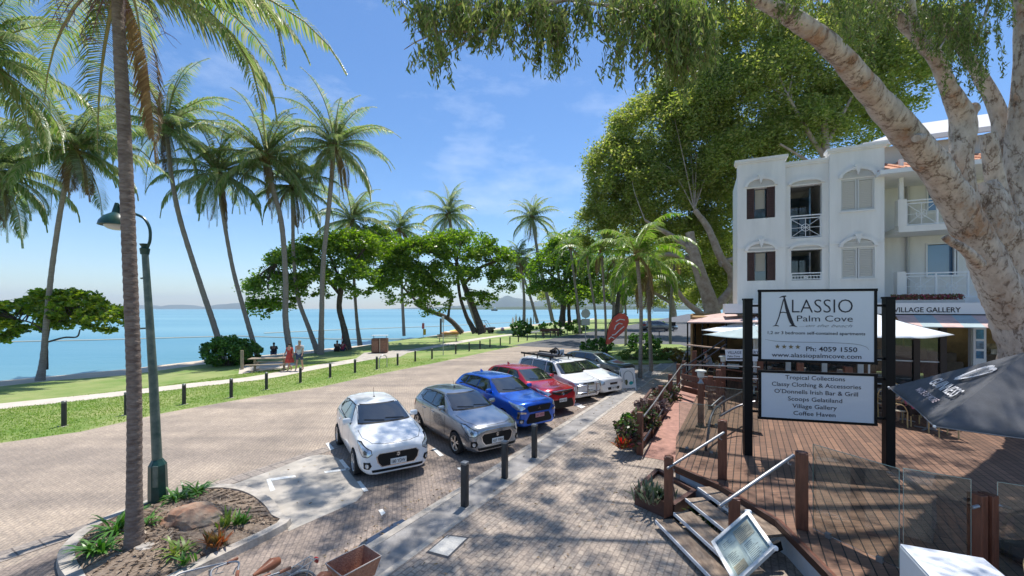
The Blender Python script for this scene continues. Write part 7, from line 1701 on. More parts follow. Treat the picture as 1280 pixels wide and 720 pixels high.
shrub(880, 428, 24, 12, 14, "yellow green shrub growing inside the pavilion corner", M_hedge, 2500, (.16, .09), 11)
shrub(852, 436, 30, 14, 7, "orange and green croton by the pavilion post", M_hedge_r, 2500, (.14, .07), 12)

# ================================================================ beach and lawn furniture
M_wood = mat("grey_wood", (.34, .27, .20), .8, var=.25, vscale=4, stretch=(1, 6, 6)); M_post = mat("log_post", (.36, .29, .20), .85, var=.2)
p = gp(337, 463); e = empty("picnic_table", p, "weathered picnic table with attached benches behind the walking couple", "picnic table", rz=.25)
b = MB(); [b.box((0, y, .80), (2.3, .15, .05)) for y in (-.34, -.17, 0, .17, .34)]; b.build("tabletop", M_wood, e)
for s in (-1, 1):
    b = MB(); [b.box((0, s * .78 + y, .47), (2.3, .14, .045)) for y in (-.08, .08)]; b.build("bench", M_wood, e)
for s in (-.85, .85): b = MB(); b.box((s, 0, .40), (.12, .12, .76)); b.box((s, 0, .40), (.08, 1.6, .08)); b.box((s, 0, .03), (.14, 1.3, .06)); b.build("frame", M_post, e)
p = gp(475, 441); e = empty("bin_enclosure", p, "brown slatted double bin enclosure with a white lid beside the path", "bin", rz=.12); k = p.y / FPX; w = 19 * k; h = 19 * k
b = MB()
for s in (-1, 1): b.box((s * w * .25, 0, h * .5), (w * .47, .9, h * .92), bev=.02)
b.build("cabinet", mat("brown_panel", (.17, .075, .045), .6, var=.3), e)
for s in (-1, 1):
    b = MB(); b.box((s * w * .25, -.46, h * .45), (w * .38, .02, h * .74)); [b.box((s * w * .25 + q * w * .09, -.475, h * .45), (.03, .015, h * .72)) for q in (-1.5, -.5, .5, 1.5)]; b.build("door", mat("brown_slats", (.26, .13, .08), .6, var=.3), e)
b = MB(); b.box((w * .05, -.47, h * .5), (.05, .03, h * .9)); b.build("cream_strip", mat("cream_paint", (.6, .5, .36), .6), e)
b = MB(); [b.box((x, 0, h * 1.06), (.06, .06, .35)) for x in (-w * .4, w * .4)]; b.box((0, 0, h * 1.14), (w * 1.0, .8, .07), bev=.02); b.build("lid", mat("pale_blue_lid", (.62, .70, .76), .4), e)
p = gp(479, 459.5); b = MB(); rr_ = .38; b.tube([(-.3, 0, 0), (-.3, 0, .55)] + [(-.3 * math.cos(a), 0, .55 + .3 * math.sin(a)) for a in np.linspace(.2, 2.9, 10)] + [(.3, 0, .55), (.3, 0, 0)], .03, 8)
o = b.build("bike_hoop", mat("galvanised", (.5, .5, .5), .4, metal=.7), smooth=True, loc=p); o.rotation_euler = (0, 0, .9); tag(o, "round steel bike hoop beside the ninth verge bollard", "bike rack")
def signpost(px, yb, yt, label, plates, pw=.05, m=None, name="sign_post"):
    p = gp(px, yb); k = p.y / FPX; e = empty(name, p, label, "sign"); b = MB(); b.tube([(0, 0, 0), (0, 0, (yb - yt) * k)], pw, 8); b.build("post", m or mat("galv_post", (.42, .43, .43), .5, metal=.3), e)
    for (x, y, w, h, shape, mm) in plates:
        b = MB(); c = V(((x - px) * k, -.06, (yb - y) * k))
        if shape == 'oct': b.tube([c, c - V((0, .02, 0))], w * k / 2, 8)
        else: b.box(c, (w * k, .03, h * k), bev=.006)
        b.build("sign_plate", mm, e)
    return e
M_back = mat("sign_back", (.50, .54, .55), .45, metal=.3)
signpost(554, 444, 395, "slim bare sign post on the lawn right of the bin enclosure", [(554, 399, 3, 8, 'b', M_back)], .035)
signpost(551, 421, 398, "thick timber marker post near the beach flag", [], .14, M_bark_d, "marker_post")
signpost(732, 428, 384, "road sign seen from behind with an octagonal and a square plate", [(732, 392, 12, 12, 'oct', M_back), (732, 402.5, 10.5, 8, 'b', M_back)], .05)
signpost(302.5, 462, 438, "short timber log post on the left lawn by the shrub", [], .10, M_post, "marker_post")
signpost(667, 405, 378, "dark mast near the surfboard fence", [], .09, M_bark_d, "marker_post")
p = gp(560, 427); e = empty("park_bench", p, "small timber bench facing the beach flag", "bench", rz=.2); b = MB(); [b.box((0, y, .45), (2.6, .18, .06)) for y in (-.2, 0, .2)]; b.build("seat", M_wood, e); b = MB(); [b.box((0, .35, z), (2.6, .04, .12)) for z in (.65, .82)]; b.build("backrest", M_wood, e)
for s in (-1, 1): b = MB(); b.box((s, .0, .22), (.1, .5, .44)); b.box((s, .33, .6), (.08, .08, .6)); b.build("leg", M_wood, e)
p = gp(688, 420); e = empty("park_bench", p, "brown bench beside the standing person near the path bend", "bench", rz=.3); b = MB(); b.box((0, 0, .5), (3.0, .7, .08)); b.build("seat", M_timber, e); b = MB(); b.box((0, .3, .85), (3.0, .06, .45)); b.build("backrest", M_timber, e)
for s in (-1.2, 1.2): b = MB(); b.box((s, 0, .24), (.1, .6, .46)); b.build("leg", M_timber, e)
# beach flag
p = gp(529, 422, -.3); e = empty("beach_flag", p, "red and yellow surf patrol flag standing on the sand", "flag"); k = p.y / FPX
b = MB(); b.tube([(0, 0, 0), (0, 0, 20 * k)], .04, 6); b.build("pole", M_white, e); b = MB(); b.box((.0, 0, 14.5 * k), (3.0 * k, .06, 7 * k), bev=.02); b.build("red_cloth", mat("flag_red", (.6, .03, .02), .7), e); b = MB(); b.box((.2, 0, 7 * k), (3.4 * k, .06, 7.4 * k), bev=.02); b.build("yellow_cloth", mat("flag_yellow", (.75, .48, .03), .7), e)
p = gp(428.5, 434); e = empty("red_float", p, "red and white marker float near the seated pair", "float"); b = MB(); b.lathe([(.12, .0), (.14, .5), (.10, 1.3), (.03, 1.7)], n=10); b.build("body", mat("flag_red", (.6, .03, .02), .7), e, smooth=True); b = MB(); b.lathe([(.15, .6), (.15, .9)], n=10); b.build("white_band", M_white, e)
# kayaks / boards on the sand
for i, (x, y, c, lab) in enumerate(((563, 418, (.65, .30, .08), "orange kayak on the sand left of the dark trunks"), (569, 416, (.75, .62, .10), "yellow board on the sand between two kayaks"), (575, 417, (.70, .22, .26), "pink kayak on the sand at the dark trunk foot"), (628, 413, (.62, .25, .22), "red kayak on the sand right of the beach buggy"))):
    p = gp(x, y); b = MB(); L_ = 1.6; b.tube([(-L_, 0, .25), (-L_ * .6, 0, .22), (0, 0, .2), (L_ * .6, 0, .22), (L_, 0, .28)], [.04, .26, .36, .26, .04], 10)
    o = b.build("kayak", mat("kayak_%d" % i, c, .4), smooth=True, loc=p); o.rotation_euler = (0, 0, .5 + i * .4); tag(o, lab, "kayak")
# beach buggy
p = gp(605, 416.5); e = empty("beach_buggy", p, "black open beach buggy with roll bars parked under the flat almond tree", "buggy", rz=-.25); s_ = 1.15
b = MB(); b.box((0, 0, .62 * s_), (2.5 * s_, 1.3 * s_, .42 * s_), bev=.12); b.box((1.15 * s_, 0, .75 * s_), (.8 * s_, 1.2 * s_, .3 * s_), bev=.1); b.build("body", mat("buggy_dark", (.05, .035, .03), .4), e, smooth=True)
b = MB()
for y in (-.6, .6): b.tube([V(q) * s_ for q in ((-.9, y, .8), (-.75, y, 1.75), (.2, y, 1.8), (.75, y, .95))], .035, 6)
for x, z in ((-.75, 1.75), (.2, 1.8)): b.tube([V((x, -.6, z)) * s_, V((x, .6, z)) * s_], .035, 6)
b.build("roll_bars", M_black, e)
for x in (-.9, 1.0):
    for y in (-.66, .66): b = MB(); b.lathe([(.12, -.12), (.30, -.12), (.34, 0), (.30, .12), (.12, .12)], c=V((x, y, .34)) * s_, n=18, axis='Y'); b.build("wheel", M_tyre, e, smooth=True)
b = MB(); b.box(V((-.1, .3, .95)) * s_, (.5, .5, .5), bev=.08); b.box(V((-.1, -.3, .95)) * s_, (.5, .5, .5), bev=.08); b.build("seats", mat("seat_brown", (.3, .15, .08), .6), e)
# surfboard fence
for i, x in enumerate((641, 645, 649.5, 654, 659, 663.5)):
    p = gp(x, 409); k = p.y / FPX; b = MB(); hh = [13, 17, 14, 15, 12, 13][i] * k; b.tube([(0, 0, 0), (0, 0, hh * .35), (0, 0, hh * .75), (0, 0, hh)], [.10 * k * 8, .20 * k * 8, .16 * k * 8, .02], 8)
    o = b.build("surfboard", mat("board_%d" % (i % 3), [(.7, .7, .68), (.55, .62, .66), (.16, .20, .24)][i % 3], .4), smooth=True, loc=p); o.scale = (1, .25, 1)
    tag(o, "%s upright surfboard of the little fence by the waterside shrub, counted from the left" % ordn[i], "surfboard", "surfboards standing as a fence")
# swimming net floats in the sea
for name_, pts, lab in (("float_line", [(-20, 428, -.45), (120, 425, -.45), (295, 420, -.45), (420, 424, -.45), (520, 424, -.45)], "nearer pale float line of the swimming net in the sea"), ("float_line", [(330, 416.5, -.45), (430, 412, -.45), (545, 408, -.45), (700, 400, -.45)], "further float line of the swimming net in the sea")):
    q = [gp(x, y, z) for x, y, z in pts]; b = MB(); b.tube(q, .10, 6); b2 = b
    tag(b.build(name_, mat("float_rope", (.55, .52, .42), .7)), lab, "float line")
b = MB(); q = gp(583, 388.2, -.4); 
e = empty("small_boat", gp(618, 388.6, -.5), "tiny dark boat on the horizon water right of the flat almond tree", "boat"); b.box((0, 0, 1.6), (14, 5, 3), bev=.8); b.build("hull", M_black, e); b = MB(); b.box((1, 0, 5), (5, 4, 5), bev=.6); b.build("cabin", M_rend_d, e)

# red feather banner
p = gp(760, 436); Yb = 31.0; b = MB(); out = [(757, 430), (759, 416), (762, 406), (767, 397), (774, 391.5), (780, 392), (785, 396), (786, 402), (784, 408), (779, 415), (772, 421), (765, 428), (760, 431)]
e = empty("feather_banner", V((pp(758, 440, Yb).x, Yb, 0)), "tall red feather banner with white lettering leaning over the dark bush", "banner"); BO2 = V((pp(758, 440, Yb).x, Yb, 0))
n = len(out); q = [pp(x, y, Yb) - BO2 for x, y in out]; q = [V((a.x, a.y + .06 * math.sin(a.x * 3), a.z)) for a in q]
b.add(q + [a + V((0, .02, 0)) for a in q], [tuple(range(n)), tuple(range(2 * n - 1, n - 1, -1))] + [(i, i + n, (i + 1) % n + n, (i + 1) % n) for i in range(n)]); b.build("cloth", mat("banner_red", (.62, .10, .07), .6, var=.2, vscale=2), e)
b = MB(); b.tube([pp(758, 441, Yb) - BO2, pp(757, 428, Yb) - BO2, pp(760, 408, Yb) - BO2, pp(767, 395, Yb) - BO2, pp(776, 390, Yb) - BO2, pp(784, 393, Yb) - BO2], .025, 6); b.build("pole", M_black, e)
b = MB()
for pts in ([(768, 412), (770, 407), (774, 404), (778, 405)], [(765, 419), (769, 418), (774, 413), (780, 408)], [(770, 402), (775, 399), (781, 400)], [(761, 424), (764, 421), (768, 423)]): b.tube([pp(x, y, Yb - .05) - BO2 for x, y in pts], .05, 4)
b.build("white_lettering", M_white, e)
# A-frame sign
pa_ = gp(784, 487, .06); e = empty("sandwich_board", pa_, "white framed sandwich board with a dark arch and teal map on the kerb", "sign", rz=.25); k = pa_.y / FPX
b = MB(); W_, H_ = .70, 1.02
for s in (-1, 1):
    for x in (-W_ / 2, W_ / 2): b.bar((x, s * .22, 0), (x, s * .03, H_), .04, .03)
    b.bar((-W_ / 2, s * .03, H_), (W_ / 2, s * .03, H_), .04, .04); b.bar((-W_ / 2, s * .19, .14), (W_ / 2, s * .19, .14), .04, .03)
b.build("frame", M_white, e)
def af(x, z, o=0.0): return V((x, -.19 + (.16) * (z - .14) / .88 - .012 - o, z))
b = MB(); b.add([af(-.33, .16), af(.33, .16), af(.33, 1.0), af(-.33, 1.0)] + [p_ + V((0, .02, 0)) for p_ in (af(-.33, .16), af(.33, .16), af(.33, 1.0), af(-.33, 1.0))], [(0, 1, 2, 3), (7, 6, 5, 4), (0, 4, 5, 1), (2, 6, 7, 3), (1, 5, 6, 2), (0, 3, 7, 4)]); b.build("poster", mat("poster_white", (.74, .74, .70), .5), e)
b = MB(); b.tube([af(-.25, .35, .004), af(-.25, .66, .004)] + [af(-.25 * math.cos(a), .66 + .26 * math.sin(a), .004) for a in np.linspace(.1, 3.04, 12)] + [af(.25, .66, .004), af(.25, .35, .004)], .010, 4); b.build("arch_line", M_ink, e)
b = MB(); c = [af(x, z, .004) for x, z in ((.0, .36), (.10, .44), (.20, .42), (.24, .33), (.12, .26), (.02, .28))]; b.add(c, [tuple(range(6))]); b.build("teal_patch", mat("teal", (.02, .35, .33), .5), e)
b = MB(); c = [af(x, z, .005) for x, z in ((-.20, .50), (-.08, .52), (-.05, .40), (-.12, .24), (-.2, .30))]; b.add(c, [tuple(range(5))]); b.build("olive_patch", mat("olive", (.10, .10, .03), .5), e)

# ================================================================ planters, stair side
M_box = mat("planter_timber", (.10, .045, .035), .55, var=.3, vscale=6)
def planter(name, poly, z0, z1, label, m=M_box):
    P = [V((x, y, 0)) for x, y in poly]; c = sum(P, V()) / len(P); e = empty(name, c, label, "planter"); b = MB(); n = len(P)
    for i in range(n):
        a, q = P[i] - c, P[(i + 1) % n] - c; b.bar(V((a.x, a.y, (z0 + z1) / 2)), V((q.x, q.y, (z0 + z1) / 2)), .06, z1 - z0)
    b.build("side_boards", m, e); b = MB(); b.prism([((p - c).x * .96, (p - c).y * .96) for p in P], z0, z1 - .06); b.build("soil", M_soil, e)
    b = MB()
    for i in range(n):
        a, q = P[i] - c, P[(i + 1) % n] - c; b.bar(V((a.x, a.y, z1 + .015)), V((q.x, q.y, z1 + .015)), .09, .03)
    b.build("capping", m, e); return e
planter("planter_box", [gp(795, 634)[:2], gp(841, 655)[:2], gp(868, 622, .2)[:2], gp(822, 606)[:2]], FZ, .34, "low brown timber planter at the foot of the stairs")
strap(gp(816, 622, .30), "dark spiky agave rosette clump in the planter by the stairs", 150, .30, .05, leafmat("agave_leaf", [(.05, .08, .045), (.09, .13, .07), (.16, .20, .12), (.10, .06, .07)], .15, .4), 201, name="agave_plant", spread=2.4, stiff=.15, el=(.5, 1.5))
planter("croton_planter", [gp(780, 545)[:2], gp(797, 570)[:2], (gp(797, 570) + KD * 7.5 + KN * .1)[:2], (gp(786, 545) + KD * 6.6 - KN * .55)[:2]], FZ, .36, "long timber planter of crotons left of the ramp posts")
rs = np.random.RandomState(55); base = gp(797, 560, .3)
for i in range(9):
    f = i / 8; p = base + KD * (0.15 + 6.2 * f) - KN * (.30 + .15 * math.sin(i * 2.1)); k = (.40, .33)[i % 2]
    e = empty("croton_bush", p, ["dark leafed croton nearest the first ramp post", "second croton bush along the ramp planter, green hearted", "third croton bush along the ramp planter, darkest", "fourth croton bush along the ramp planter", "fifth croton bush along the ramp planter", "sixth croton bush along the ramp planter, purple brown", "seventh croton bush along the ramp planter", "eighth croton bush along the ramp planter", "furthest croton bush of the ramp planter"][i], "shrub", "crotons in the ramp planter")
    mm = [M_dkred, M_green, M_dkred, M_dkred, leafmat("purple_croton", [(.22, .13, .13), (.34, .24, .22), (.14, .10, .08), (.44, .34, .30)], .25), MATS.get("purple_croton") or M_dkred, M_dkred, MATS.get("purple_croton") or M_dkred, M_dkred][i]
    pt, cc = clumpy(rs, (0, 0, k * .85), (k, k, k * .85), 30, 26, .13, shell=.6); leaves("leaves", pt, rs.normal(size=pt.shape) * [1, 1, .7], .15, .07, mm, rs, e)
    b = MB(); [b.tube([V((0, 0, -.1)), V(c) * .9], [.02, .008], 5) for c in cc[::4]]; b.build("stems", M_bark_d, e)
strap(base - KN * .30 - KD * .25 + V((0, 0, .02)), "red flowered bromeliad at the near corner of the croton planter", 60, .38, .05, leafmat("red_bract", [(.45, .03, .03), (.10, .18, .04), (.55, .06, .05), (.08, .14, .03)], .3), 202, name="bromeliad", stiff=.3)
pB = gp(808, 520, .55); b = MB(); b.box((0, 0, 0), (.30, .02, .52), rz=KA + .3, bev=.004); tag(b.build("white_notice", M_white, loc=PT[0][0] + V((.18, .45, .62))), "small white notice board fixed between the first two ramp posts", "notice")
# menu board (tilted frame at the stair foot)
mc = [gp(889, 681, 1.05), gp(937, 641, 1.42), gp(975, 692, 1.02), gp(916, 727, .74)]
e = empty("menu_board", V((2.95, 4.9, FZ)), "tilted silver framed menu board with paper sheets under glass at the stair foot", "menu board"); MO = V((2.95, 4.9, FZ))
A0_ = pp(890, 681, 5.3); A1_ = pp(936, 641, 5.5); A3_ = pp(920, 735, 4.75); A2_ = A1_ + (A3_ - A0_); A = [p - MO for p in (A0_, A1_, A2_, A3_)]
nrm = (A[1] - A[0]).cross(A[3] - A[0]).normalized(); nrm = nrm if nrm.z > 0 else -nrm
def mq(u, v, o=0): return A[0] + (A[1] - A[0]) * u + (A[3] - A[0]) * v + nrm * o
def slabq(b, u0, v0, u1, v1, o0, o1): b.add([mq(u0, v0, o0), mq(u1, v0, o0), mq(u1, v1, o0), mq(u0, v1, o0), mq(u0, v0, o1), mq(u1, v0, o1), mq(u1, v1, o1), mq(u0, v1, o1)], [(3, 2, 1, 0), (4, 5, 6, 7), (0, 1, 5, 4), (1, 2, 6, 5), (2, 3, 7, 6), (3, 0, 4, 7)])
b = MB(); f = .07
slabq(b, 0, 0, 1, f, 0, .06); slabq(b, 0, 1 - f, 1, 1, 0, .06); slabq(b, 0, f, f, 1 - f, 0, .06); slabq(b, 1 - f, f, 1, 1 - f, 0, .06); b.build("frame", mat("silver_frame", (.66, .67, .68), .35, metal=.4), e)
b = MB(); slabq(b, f, f, 1 - f, 1 - f, .005, .02); b.build("backing", mat("menu_back", (.62, .64, .66), .5), e)
for i, (u0, v0, u1, v1, c) in enumerate(((.14, .16, .46, .30, (.75, .75, .75)), (.12, .42, .44, .90, (.80, .78, .74)), (.48, .12, .86, .44, (.78, .62, .50)), (.50, .48, .86, .92, (.82, .82, .82)), (.14, .70, .40, .88, (.58, .44, .33)))):
    b = MB(); slabq(b, u0, v0, u1, v1, .021 + i * .0012, .024 + i * .0012); pg = b.build("menu_sheet", mat("sheet_%d" % i, c, .7, var=.1, vscale=30), e)
    b = MB()
    for r in range(int((v1 - v0) * 28)):
        v = v0 + .03 + r / 28.; 
        if v < v1 - .03: slabq(b, u0 + .03, v, u0 + .03 + (u1 - u0 - .06) * rnd.uniform(.5, 1), v + .009, .0245 + i * .0012, .0252 + i * .0012)
    b.build("text_lines", mat("print_grey", (.2, .2, .21), .8), pg)
b = MB(); slabq(b, f, f, 1 - f, 1 - f, .040, .043); b.build("cover_glass", glassmat(1.12, "menu_glass"), e)
b = MB(); c = mq(.5, .5, -.02); b.tube([c, V((c.x, c.y, .35)), V((c.x, c.y, .02))], .03, 8); b.box((c.x, c.y, .02), (.5, .4, .04), bev=.01); b.build("stand", M_steel, e)
for u, v in ((1, .02), (1, .98), (.98, 0)): b = MB(); b.box(mq(u, v, .03), (.06, .06, .05), bev=.015); b.build("corner_clip", M_white, e)
# plants and figurine beside the stair
strap(V((3.62, 5.1, .10)), "dark leafy plant under the deck edge behind the menu board", 90, .36, .06, M_green, 203, name="leafy_plant", spread=3)
strap(V((3.55, 7.35, .12)), "slim leafed plant growing under the open treads", 40, .40, .03, M_green, 204, name="leafy_plant", spread=2)
fg = V((3.78, 4.85, .12)); e = empty("garden_figurine", fg, "small pale stone garden figurine beside the deck edge", "figurine"); b = MB(); b.lathe([(.11, 0), (.12, .06), (.08, .16), (.10, .24), (.05, .32)], n=14); b.ball((0, 0, .38), .065, 12, 8); b.ball((.03, 0, .50), (.018, .018, .07), 8, 5); b.ball((-.03, 0, .49), (.018, .018, .07), 8, 5); b.ball((0, -.08, .14), (.05, .06, .05), 8, 5); b.build("body", mat("pale_stone", (.42, .46, .42), .9, var=.2, vscale=20), e, smooth=True)
b = MB(); b.lathe([(.14, -.1), (.14, .0)], n=14); b.build("plinth", M_conc, e)
# white cabinet at the bottom right
cz = 1.42; q = [pp(1124, 681, 4.55), pp(1229, 698, 4.2)]; 
c0, c1 = gp(1124, 681, cz), gp(1229, 699, cz); dv = (c1 - c0); L_ = dv.length; u = dv.normalized(); v_ = V((u.y, -u.x, 0)); v_ = v_ if v_.y < 0 else -v_
e = empty("white_cabinet", V((c0.x, c0.y, DZ)), "white boxy cabinet with pale blue lid rim at the bottom right", "cabinet"); b = MB(); ctr_ = (c0 + c1) / 2 + v_ * .45 - V((c0.x, c0.y, DZ)); ctr_.z = (cz - DZ) / 2
b.box(ctr_, (L_, .9, cz - DZ), rz=math.atan2(u.y, u.x), bev=.012); b.build("body", M_white, e)
b = MB(); t0 = ctr_ + V((0, 0, (cz - DZ) / 2 + .01)); b.box(t0, (L_ * .99, .88, .018), rz=math.atan2(u.y, u.x), bev=.004); b.build("lid", mat("lid_white", (.80, .82, .85), .35), e)
b = MB(); bt = ctr_ + v_ * .455 + V((0, 0, .05)); b.box(bt, (L_ * .8, .012, .5), rz=math.atan2(u.y, u.x), bev=.003); b.build("front_panel", mat("blue_panel", (.45, .52, .68), .5), e)
# cane chairs
M_cane = mat("cane", (.55, .38, .17), .5, var=.25, vscale=12); M_weave = mat("woven_seat", (.50, .42, .30), .7, var=.3, vscale=40)
def cane_chair(loc, rz, label, group="cane cafe chairs", s=1.0):
    e = empty("cane_chair", loc, label, "chair", group, rz); e.scale = (s, s, s)
    for x in (-.2, .2):
        b = MB(); b.tube([(x, .2, 0), (x, .2, .45)], .016, 6); b.build("leg", M_cane, e); b = MB(); b.tube([(x, -.22, 0), (x, -.2, .45)], .016, 6); b.build("leg", M_cane, e)
    b = MB(); b.lathe([(.22, .43), (.235, .45), (.22, .47)], n=18); b.build("seat", M_weave, e, smooth=True)
    b = MB(); b.tube([V(q[:3]) for q in smoothpath([[-.2, -.2, .45], [-.23, -.26, .7], [-.18, -.30, .88], [0, -.31, .93], [.18, -.30, .88], [.23, -.26, .7], [.2, -.2, .45]], 5)], .018, 7)
    b.tube([V(q[:3]) for q in smoothpath([[-.22, -.25, .64], [-.25, -.05, .66], [-.24, .12, .62], [-.2, .2, .45]], 5)], .014, 6); b.tube([V(q[:3]) for q in smoothpath([[.22, -.25, .64], [.25, -.05, .66], [.24, .12, .62], [.2, .2, .45]], 5)], .014, 6); b.build("frame", M_cane, e, smooth=True)
    b = MB(); b.tube([(0, -.29, .55), (0, -.305, .86)], [.15, .15], 10); bb = b.build("backrest", M_weave, e, smooth=True); bb.scale = (1, .12, 1); bb.location = (0, -.255, 0)
    return e
cane_chair(V((5.70, 4.25, DZ)), 2.2, "cane chair cut by the picture border at lower right", None)
def cafe_table(loc, label):
    e = empty("cafe_table", loc, label, "table", "round cafe tables"); b = MB(); b.lathe([(.36, .72), (.37, .735), (.36, .75)], n=22); b.build("tabletop", mat("table_top", (.42, .38, .33), .4), e, smooth=True)
    b = MB(); b.tube([(0, 0, .04), (0, 0, .72)], .03, 8); b.build("pedestal", M_steel, e); 
    b = MB(); [b.bar((0, 0, .03), (.3 * math.cos(a), .3 * math.sin(a), .015), .04, .025) for a in (.4, 1.97, 3.54, 5.11)]; b.build("foot", M_steel, e); return e
spots = [(1128, 12.6), (1160, 11.6), (1090, 13.6), (1040, 14.0), (990, 14.6), (1200, 12.4), (965, 15.6)]
labs = ["cafe table just right of the right sign post", "cafe table beside the seated woman", "cafe table behind the right sign post's left side", "cafe table behind the lower sign panel", "cafe table behind the left half of the sign", "cafe table behind the charcoal umbrella", "cafe table near the left sign post"]
words = ["left", "right", "near"]
for i, (x, Y_) in enumerate(spots):
    p = V(((x - 640) * Y_ / FPX, Y_, DZ)); cafe_table(p, labs[i])
    for j, a in enumerate((.3, 2.4, 4.4)):
        q = p + V((math.cos(a) * .62, math.sin(a) * .62, 0)); cane_chair(q, a + math.pi / 2, "%s cane chair of the %s" % (words[j], labs[i]))
# seated man's chair
cane_chair(V((pm.x, pm.y, .60)), 1.35, "brown wooden chair under the man in the pavilion")
p = pp(878, 428, 19.4); cafe_table(V((p.x, p.y + .2, .60)), "dark table in front of the man in the pavilion")
# stone edging at the far planter
for i, (x, y) in enumerate(((842, 451), (851, 447), (859, 443), (866, 439))):
    p = gp(x, y, .06); b = MB(); b.box((0, 0, .12), (.9, .45, .26), rz=.75 + i * .1, bev=.06); tag(b.build("kerb_stone", M_conc_d, loc=p), "%s grey edging stone from the left at the croton hedge" % ordn[i], "edging stone", "grey edging stones by the croton hedge")
# far things under the trees
p = gp(841, 392); e = empty("blue_shelter", p, "small bright blue shelter far off under the trees", "shelter"); k = p.y / FPX; b = MB(); b.box((0, 0, 5 * k), (4 * k, 3 * k, 7 * k), bev=.5); b.build("wall", mat("bright_blue", (.02, .25, .45), .6), e); b = MB(); b.prism([(-2.4 * k, -2 * k), (2.4 * k, -2 * k), (2.4 * k, 2 * k), (-2.4 * k, 2 * k)], 8.6 * k, 9.4 * k); b.build("roof", mat("pale_roof", (.6, .65, .68), .5), e)
p = gp(828, 391); e = empty("beach_kiosk", p, "long low pale roofed kiosk far off under the trees", "kiosk"); k = p.y / FPX; b = MB(); b.box((0, 0, 4 * k), (22 * k, 4 * k, 5 * k)); b.build("wall", M_rend_d, e); b = MB(); b.box((0, 0, 7.5 * k), (25 * k, 6 * k, 1.2 * k), bev=.2); b.build("roof", mat("pale_roof", (.6, .65, .68), .5), e)
p = gp(842, 415, 0); e = empty("black_banner", p, "small black flag sign left of the pavilion roof corner", "sign"); k = p.y / FPX; b = MB(); b.tube([(0, 0, 0), (0, 0, 12 * k)], .03, 6); b.build("post", M_black, e); b = MB(); b.box((0, 0, 10 * k), (5 * k, .03, 5 * k)); b.build("flag", M_black, e)

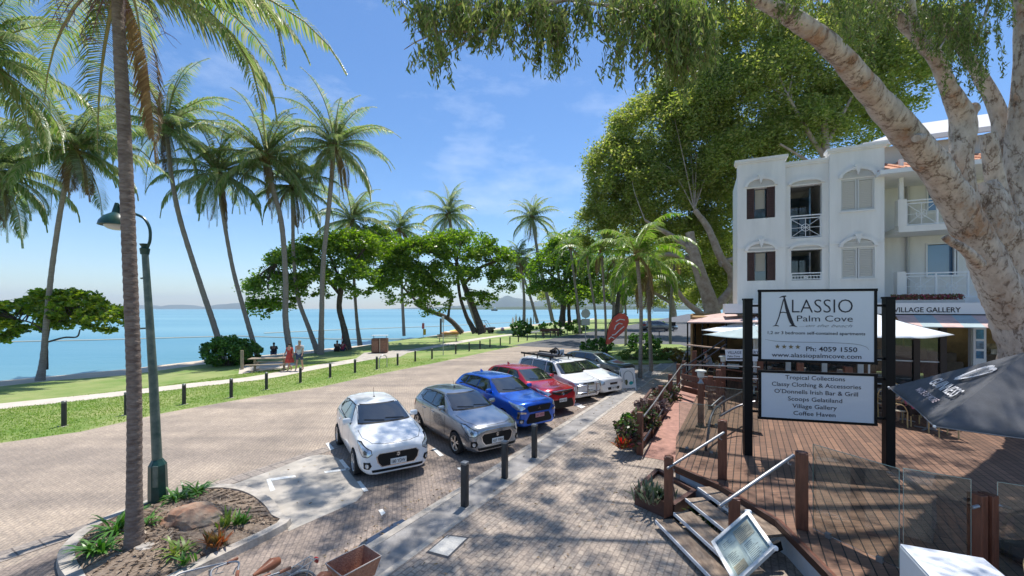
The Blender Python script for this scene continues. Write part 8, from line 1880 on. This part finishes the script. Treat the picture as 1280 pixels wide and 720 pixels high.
# ================================================================ bicycles at the bottom border
M_brown = mat("brown_leather", (.28, .10, .05), .45, var=.15); M_bframe = mat("bike_frame", (.22, .26, .30), .3, coat=.6)
def bicycle(loc, rz, label, basket=False, lean=0.0):
    e = empty("bicycle", loc, label, "bicycle", "bicycles parked at the bottom of the view", rz)     # +x is forward
    e.rotation_euler = (lean, 0, rz)
    R = .33
    for nm, x in (("rear_wheel", -.52), ("front_wheel", .55)):
        w = empty(nm, (x, 0, R)); w.parent = e
        b = MB(); b.tube([(R * math.cos(a), 0, R * math.sin(a)) for a in np.linspace(0, 2 * math.pi, 41)], .018, 7); b.build("tyre", mat("cream_tyre", (.10, .095, .09), .7), w, smooth=True)
        b = MB(); b.tube([(R * .94 * math.cos(a), 0, R * .94 * math.sin(a)) for a in np.linspace(0, 2 * math.pi, 41)], .009, 6); b.tube([(0, -.04, 0), (0, .04, 0)], .02, 8)
        for k in range(24):
            a = k / 24 * 2 * math.pi; b.tube([(.015 * math.cos(a + 1.4), .03 * (-1) ** k, .015 * math.sin(a + 1.4)), (R * .94 * math.cos(a), 0, R * .94 * math.sin(a))], .0014, 3, cap=False)
        b.build("rim", M_steel, w)
        b = MB(); b.tube([((R + .04) * math.cos(a), 0, (R + .04) * math.sin(a)) for a in np.linspace(.3 if x < 0 else .9, 3.0, 16)], .014, 6); b.build("mudguard", M_bframe, w)
    b = MB(); bbk, st_, hd_, ax_, fa_ = (-.05, 0, .28), (-.22, 0, .80), (.34, 0, .86), (-.52, 0, R), (.55, 0, R)
    for a, c, r in ((bbk, st_, .016), (bbk, hd_, .018), ((-.16, 0, .60), (.33, 0, .78), .014), (bbk, ax_, .011), (st_, ax_, .010), ((.31, 0, .92), (.40, 0, .66), .018), ((.40, 0, .66), fa_, .013)): b.tube([a, c], r, 8)
    b.build("frame", M_bframe, e, smooth=True)
    b = MB(); b.tube([(-.36, 0, .965), (-.27, 0, .975), (-.14, 0, .965), (-.06, 0, .96)], [.045, .068, .034, .016], 12); o = b.build("saddle", M_brown, e, smooth=True); 
    b = MB(); b.tube([(-.22, 0, .78), (-.235, 0, .93)], .013, 8); b.build("seat_post", M_steel, e)
    b = MB(); b.tube([(.30, 0, .92), (.28, 0, 1.05)], .013, 8); b.tube([V(q[:3]) for q in smoothpath([[.06, -.30, 1.08], [.22, -.28, 1.10], [.30, -.12, 1.08], [.30, .12, 1.08], [.22, .28, 1.10], [.06, .30, 1.08]], 5)], .011, 8); b.build("handlebar", M_steel, e, smooth=True)
    for s in (-1, 1): b = MB(); b.tube([(.06, s * .30, 1.08), (-.06, s * .31, 1.07)], .019, 8); b.build("grip", M_brown, e, smooth=True); b = MB(); b.tube([(.16, s * .29, 1.085), (.20, s * .26, 1.05), (.12, s * .25, 1.03)], .006, 5); b.build("brake_lever", M_steel, e)
    b = MB()
    for y in (-.06, .06): b.tube([(-.30, y, .74), (-.82, y, .76), (-.86, y, .73)], .006, 5); b.tube([(-.75, y, .76), (-.53, y * 1.2, R)], .005, 5)
    for x in (-.32, -.48, -.64, -.80): b.tube([(x, -.06, .745 - x * .01), (x, .06, .745 - x * .01)], .005, 5)
    b.build("rear_rack", M_bframe, e)
    b = MB(); b.box((-.87, 0, .70), (.03, .06, .07), bev=.01); b.build("rear_lamp", mat("rear_lamp", (.3, .02, .02), .2), e)
    b = MB(); b.lathe([(.09, -.005), (.09, .005)], c=(-.05, .03, .28), n=20, axis='Y'); b.tube([(-.05, .04, .28), (-.02, .06, .12)], .01, 6); b.tube([(-.05, -.04, .28), (-.08, -.06, .44)], .01, 6); b.build("crank", M_steel, e)
    if basket:
        b = MB(); z0, z1 = .78, 1.00
        bt_, tp_ = [(-.84, -.14), (-.46, -.14), (-.46, .14), (-.84, .14)], [(-.90, -.19), (-.40, -.19), (-.40, .19), (-.90, .19)]
        P = [V((*q, z0)) for q in bt_] + [V((*q, z1)) for q in tp_]; b.add(P, [(0, 1, 2, 3), (0, 4, 5, 1), (1, 5, 6, 2), (2, 6, 7, 3), (3, 7, 4, 0)])
        bk = b.build("basket", mat("wicker", (.30, .13, .08), .7, col2=(.42, .22, .14), vscale=30, bump=.6, bscale=60), e); s = bk.modifiers.new("t", 'SOLIDIFY'); s.thickness = .012
        b = MB(); b.tube([V((*q, z1)) for q in tp_] + [V((*tp_[0], z1))], .008, 5); b.build("basket_rim", mat("grey_rim", (.4, .38, .36), .6), bk)
    return e
def bikeat(px, py, z, localx, rz, ly=0, **k):
    "put the point (localx,0,z) of the bike at picture px,py"
    q = gp(px, py, z); d = V((math.cos(rz), math.sin(rz), 0)) * localx + V((-math.sin(rz), math.cos(rz), 0)) * ly; return bicycle(V((q.x - d.x, q.y - d.y, .015)), rz, **k)
bikeat(393, 697, .76, -.84, -2.05, label="bicycle with brown saddle, rear rack and visible back wheel, middle of the three")
bikeat(464, 690, 1.0, -.88, -2.25, label="bicycle with a brown wicker basket on its rear rack", basket=True)
bikeat(297, 716, 1.08, .06, 2.0, ly=-.30, label="bicycle of which only the handlebar with red brown grips shows, leftmost")
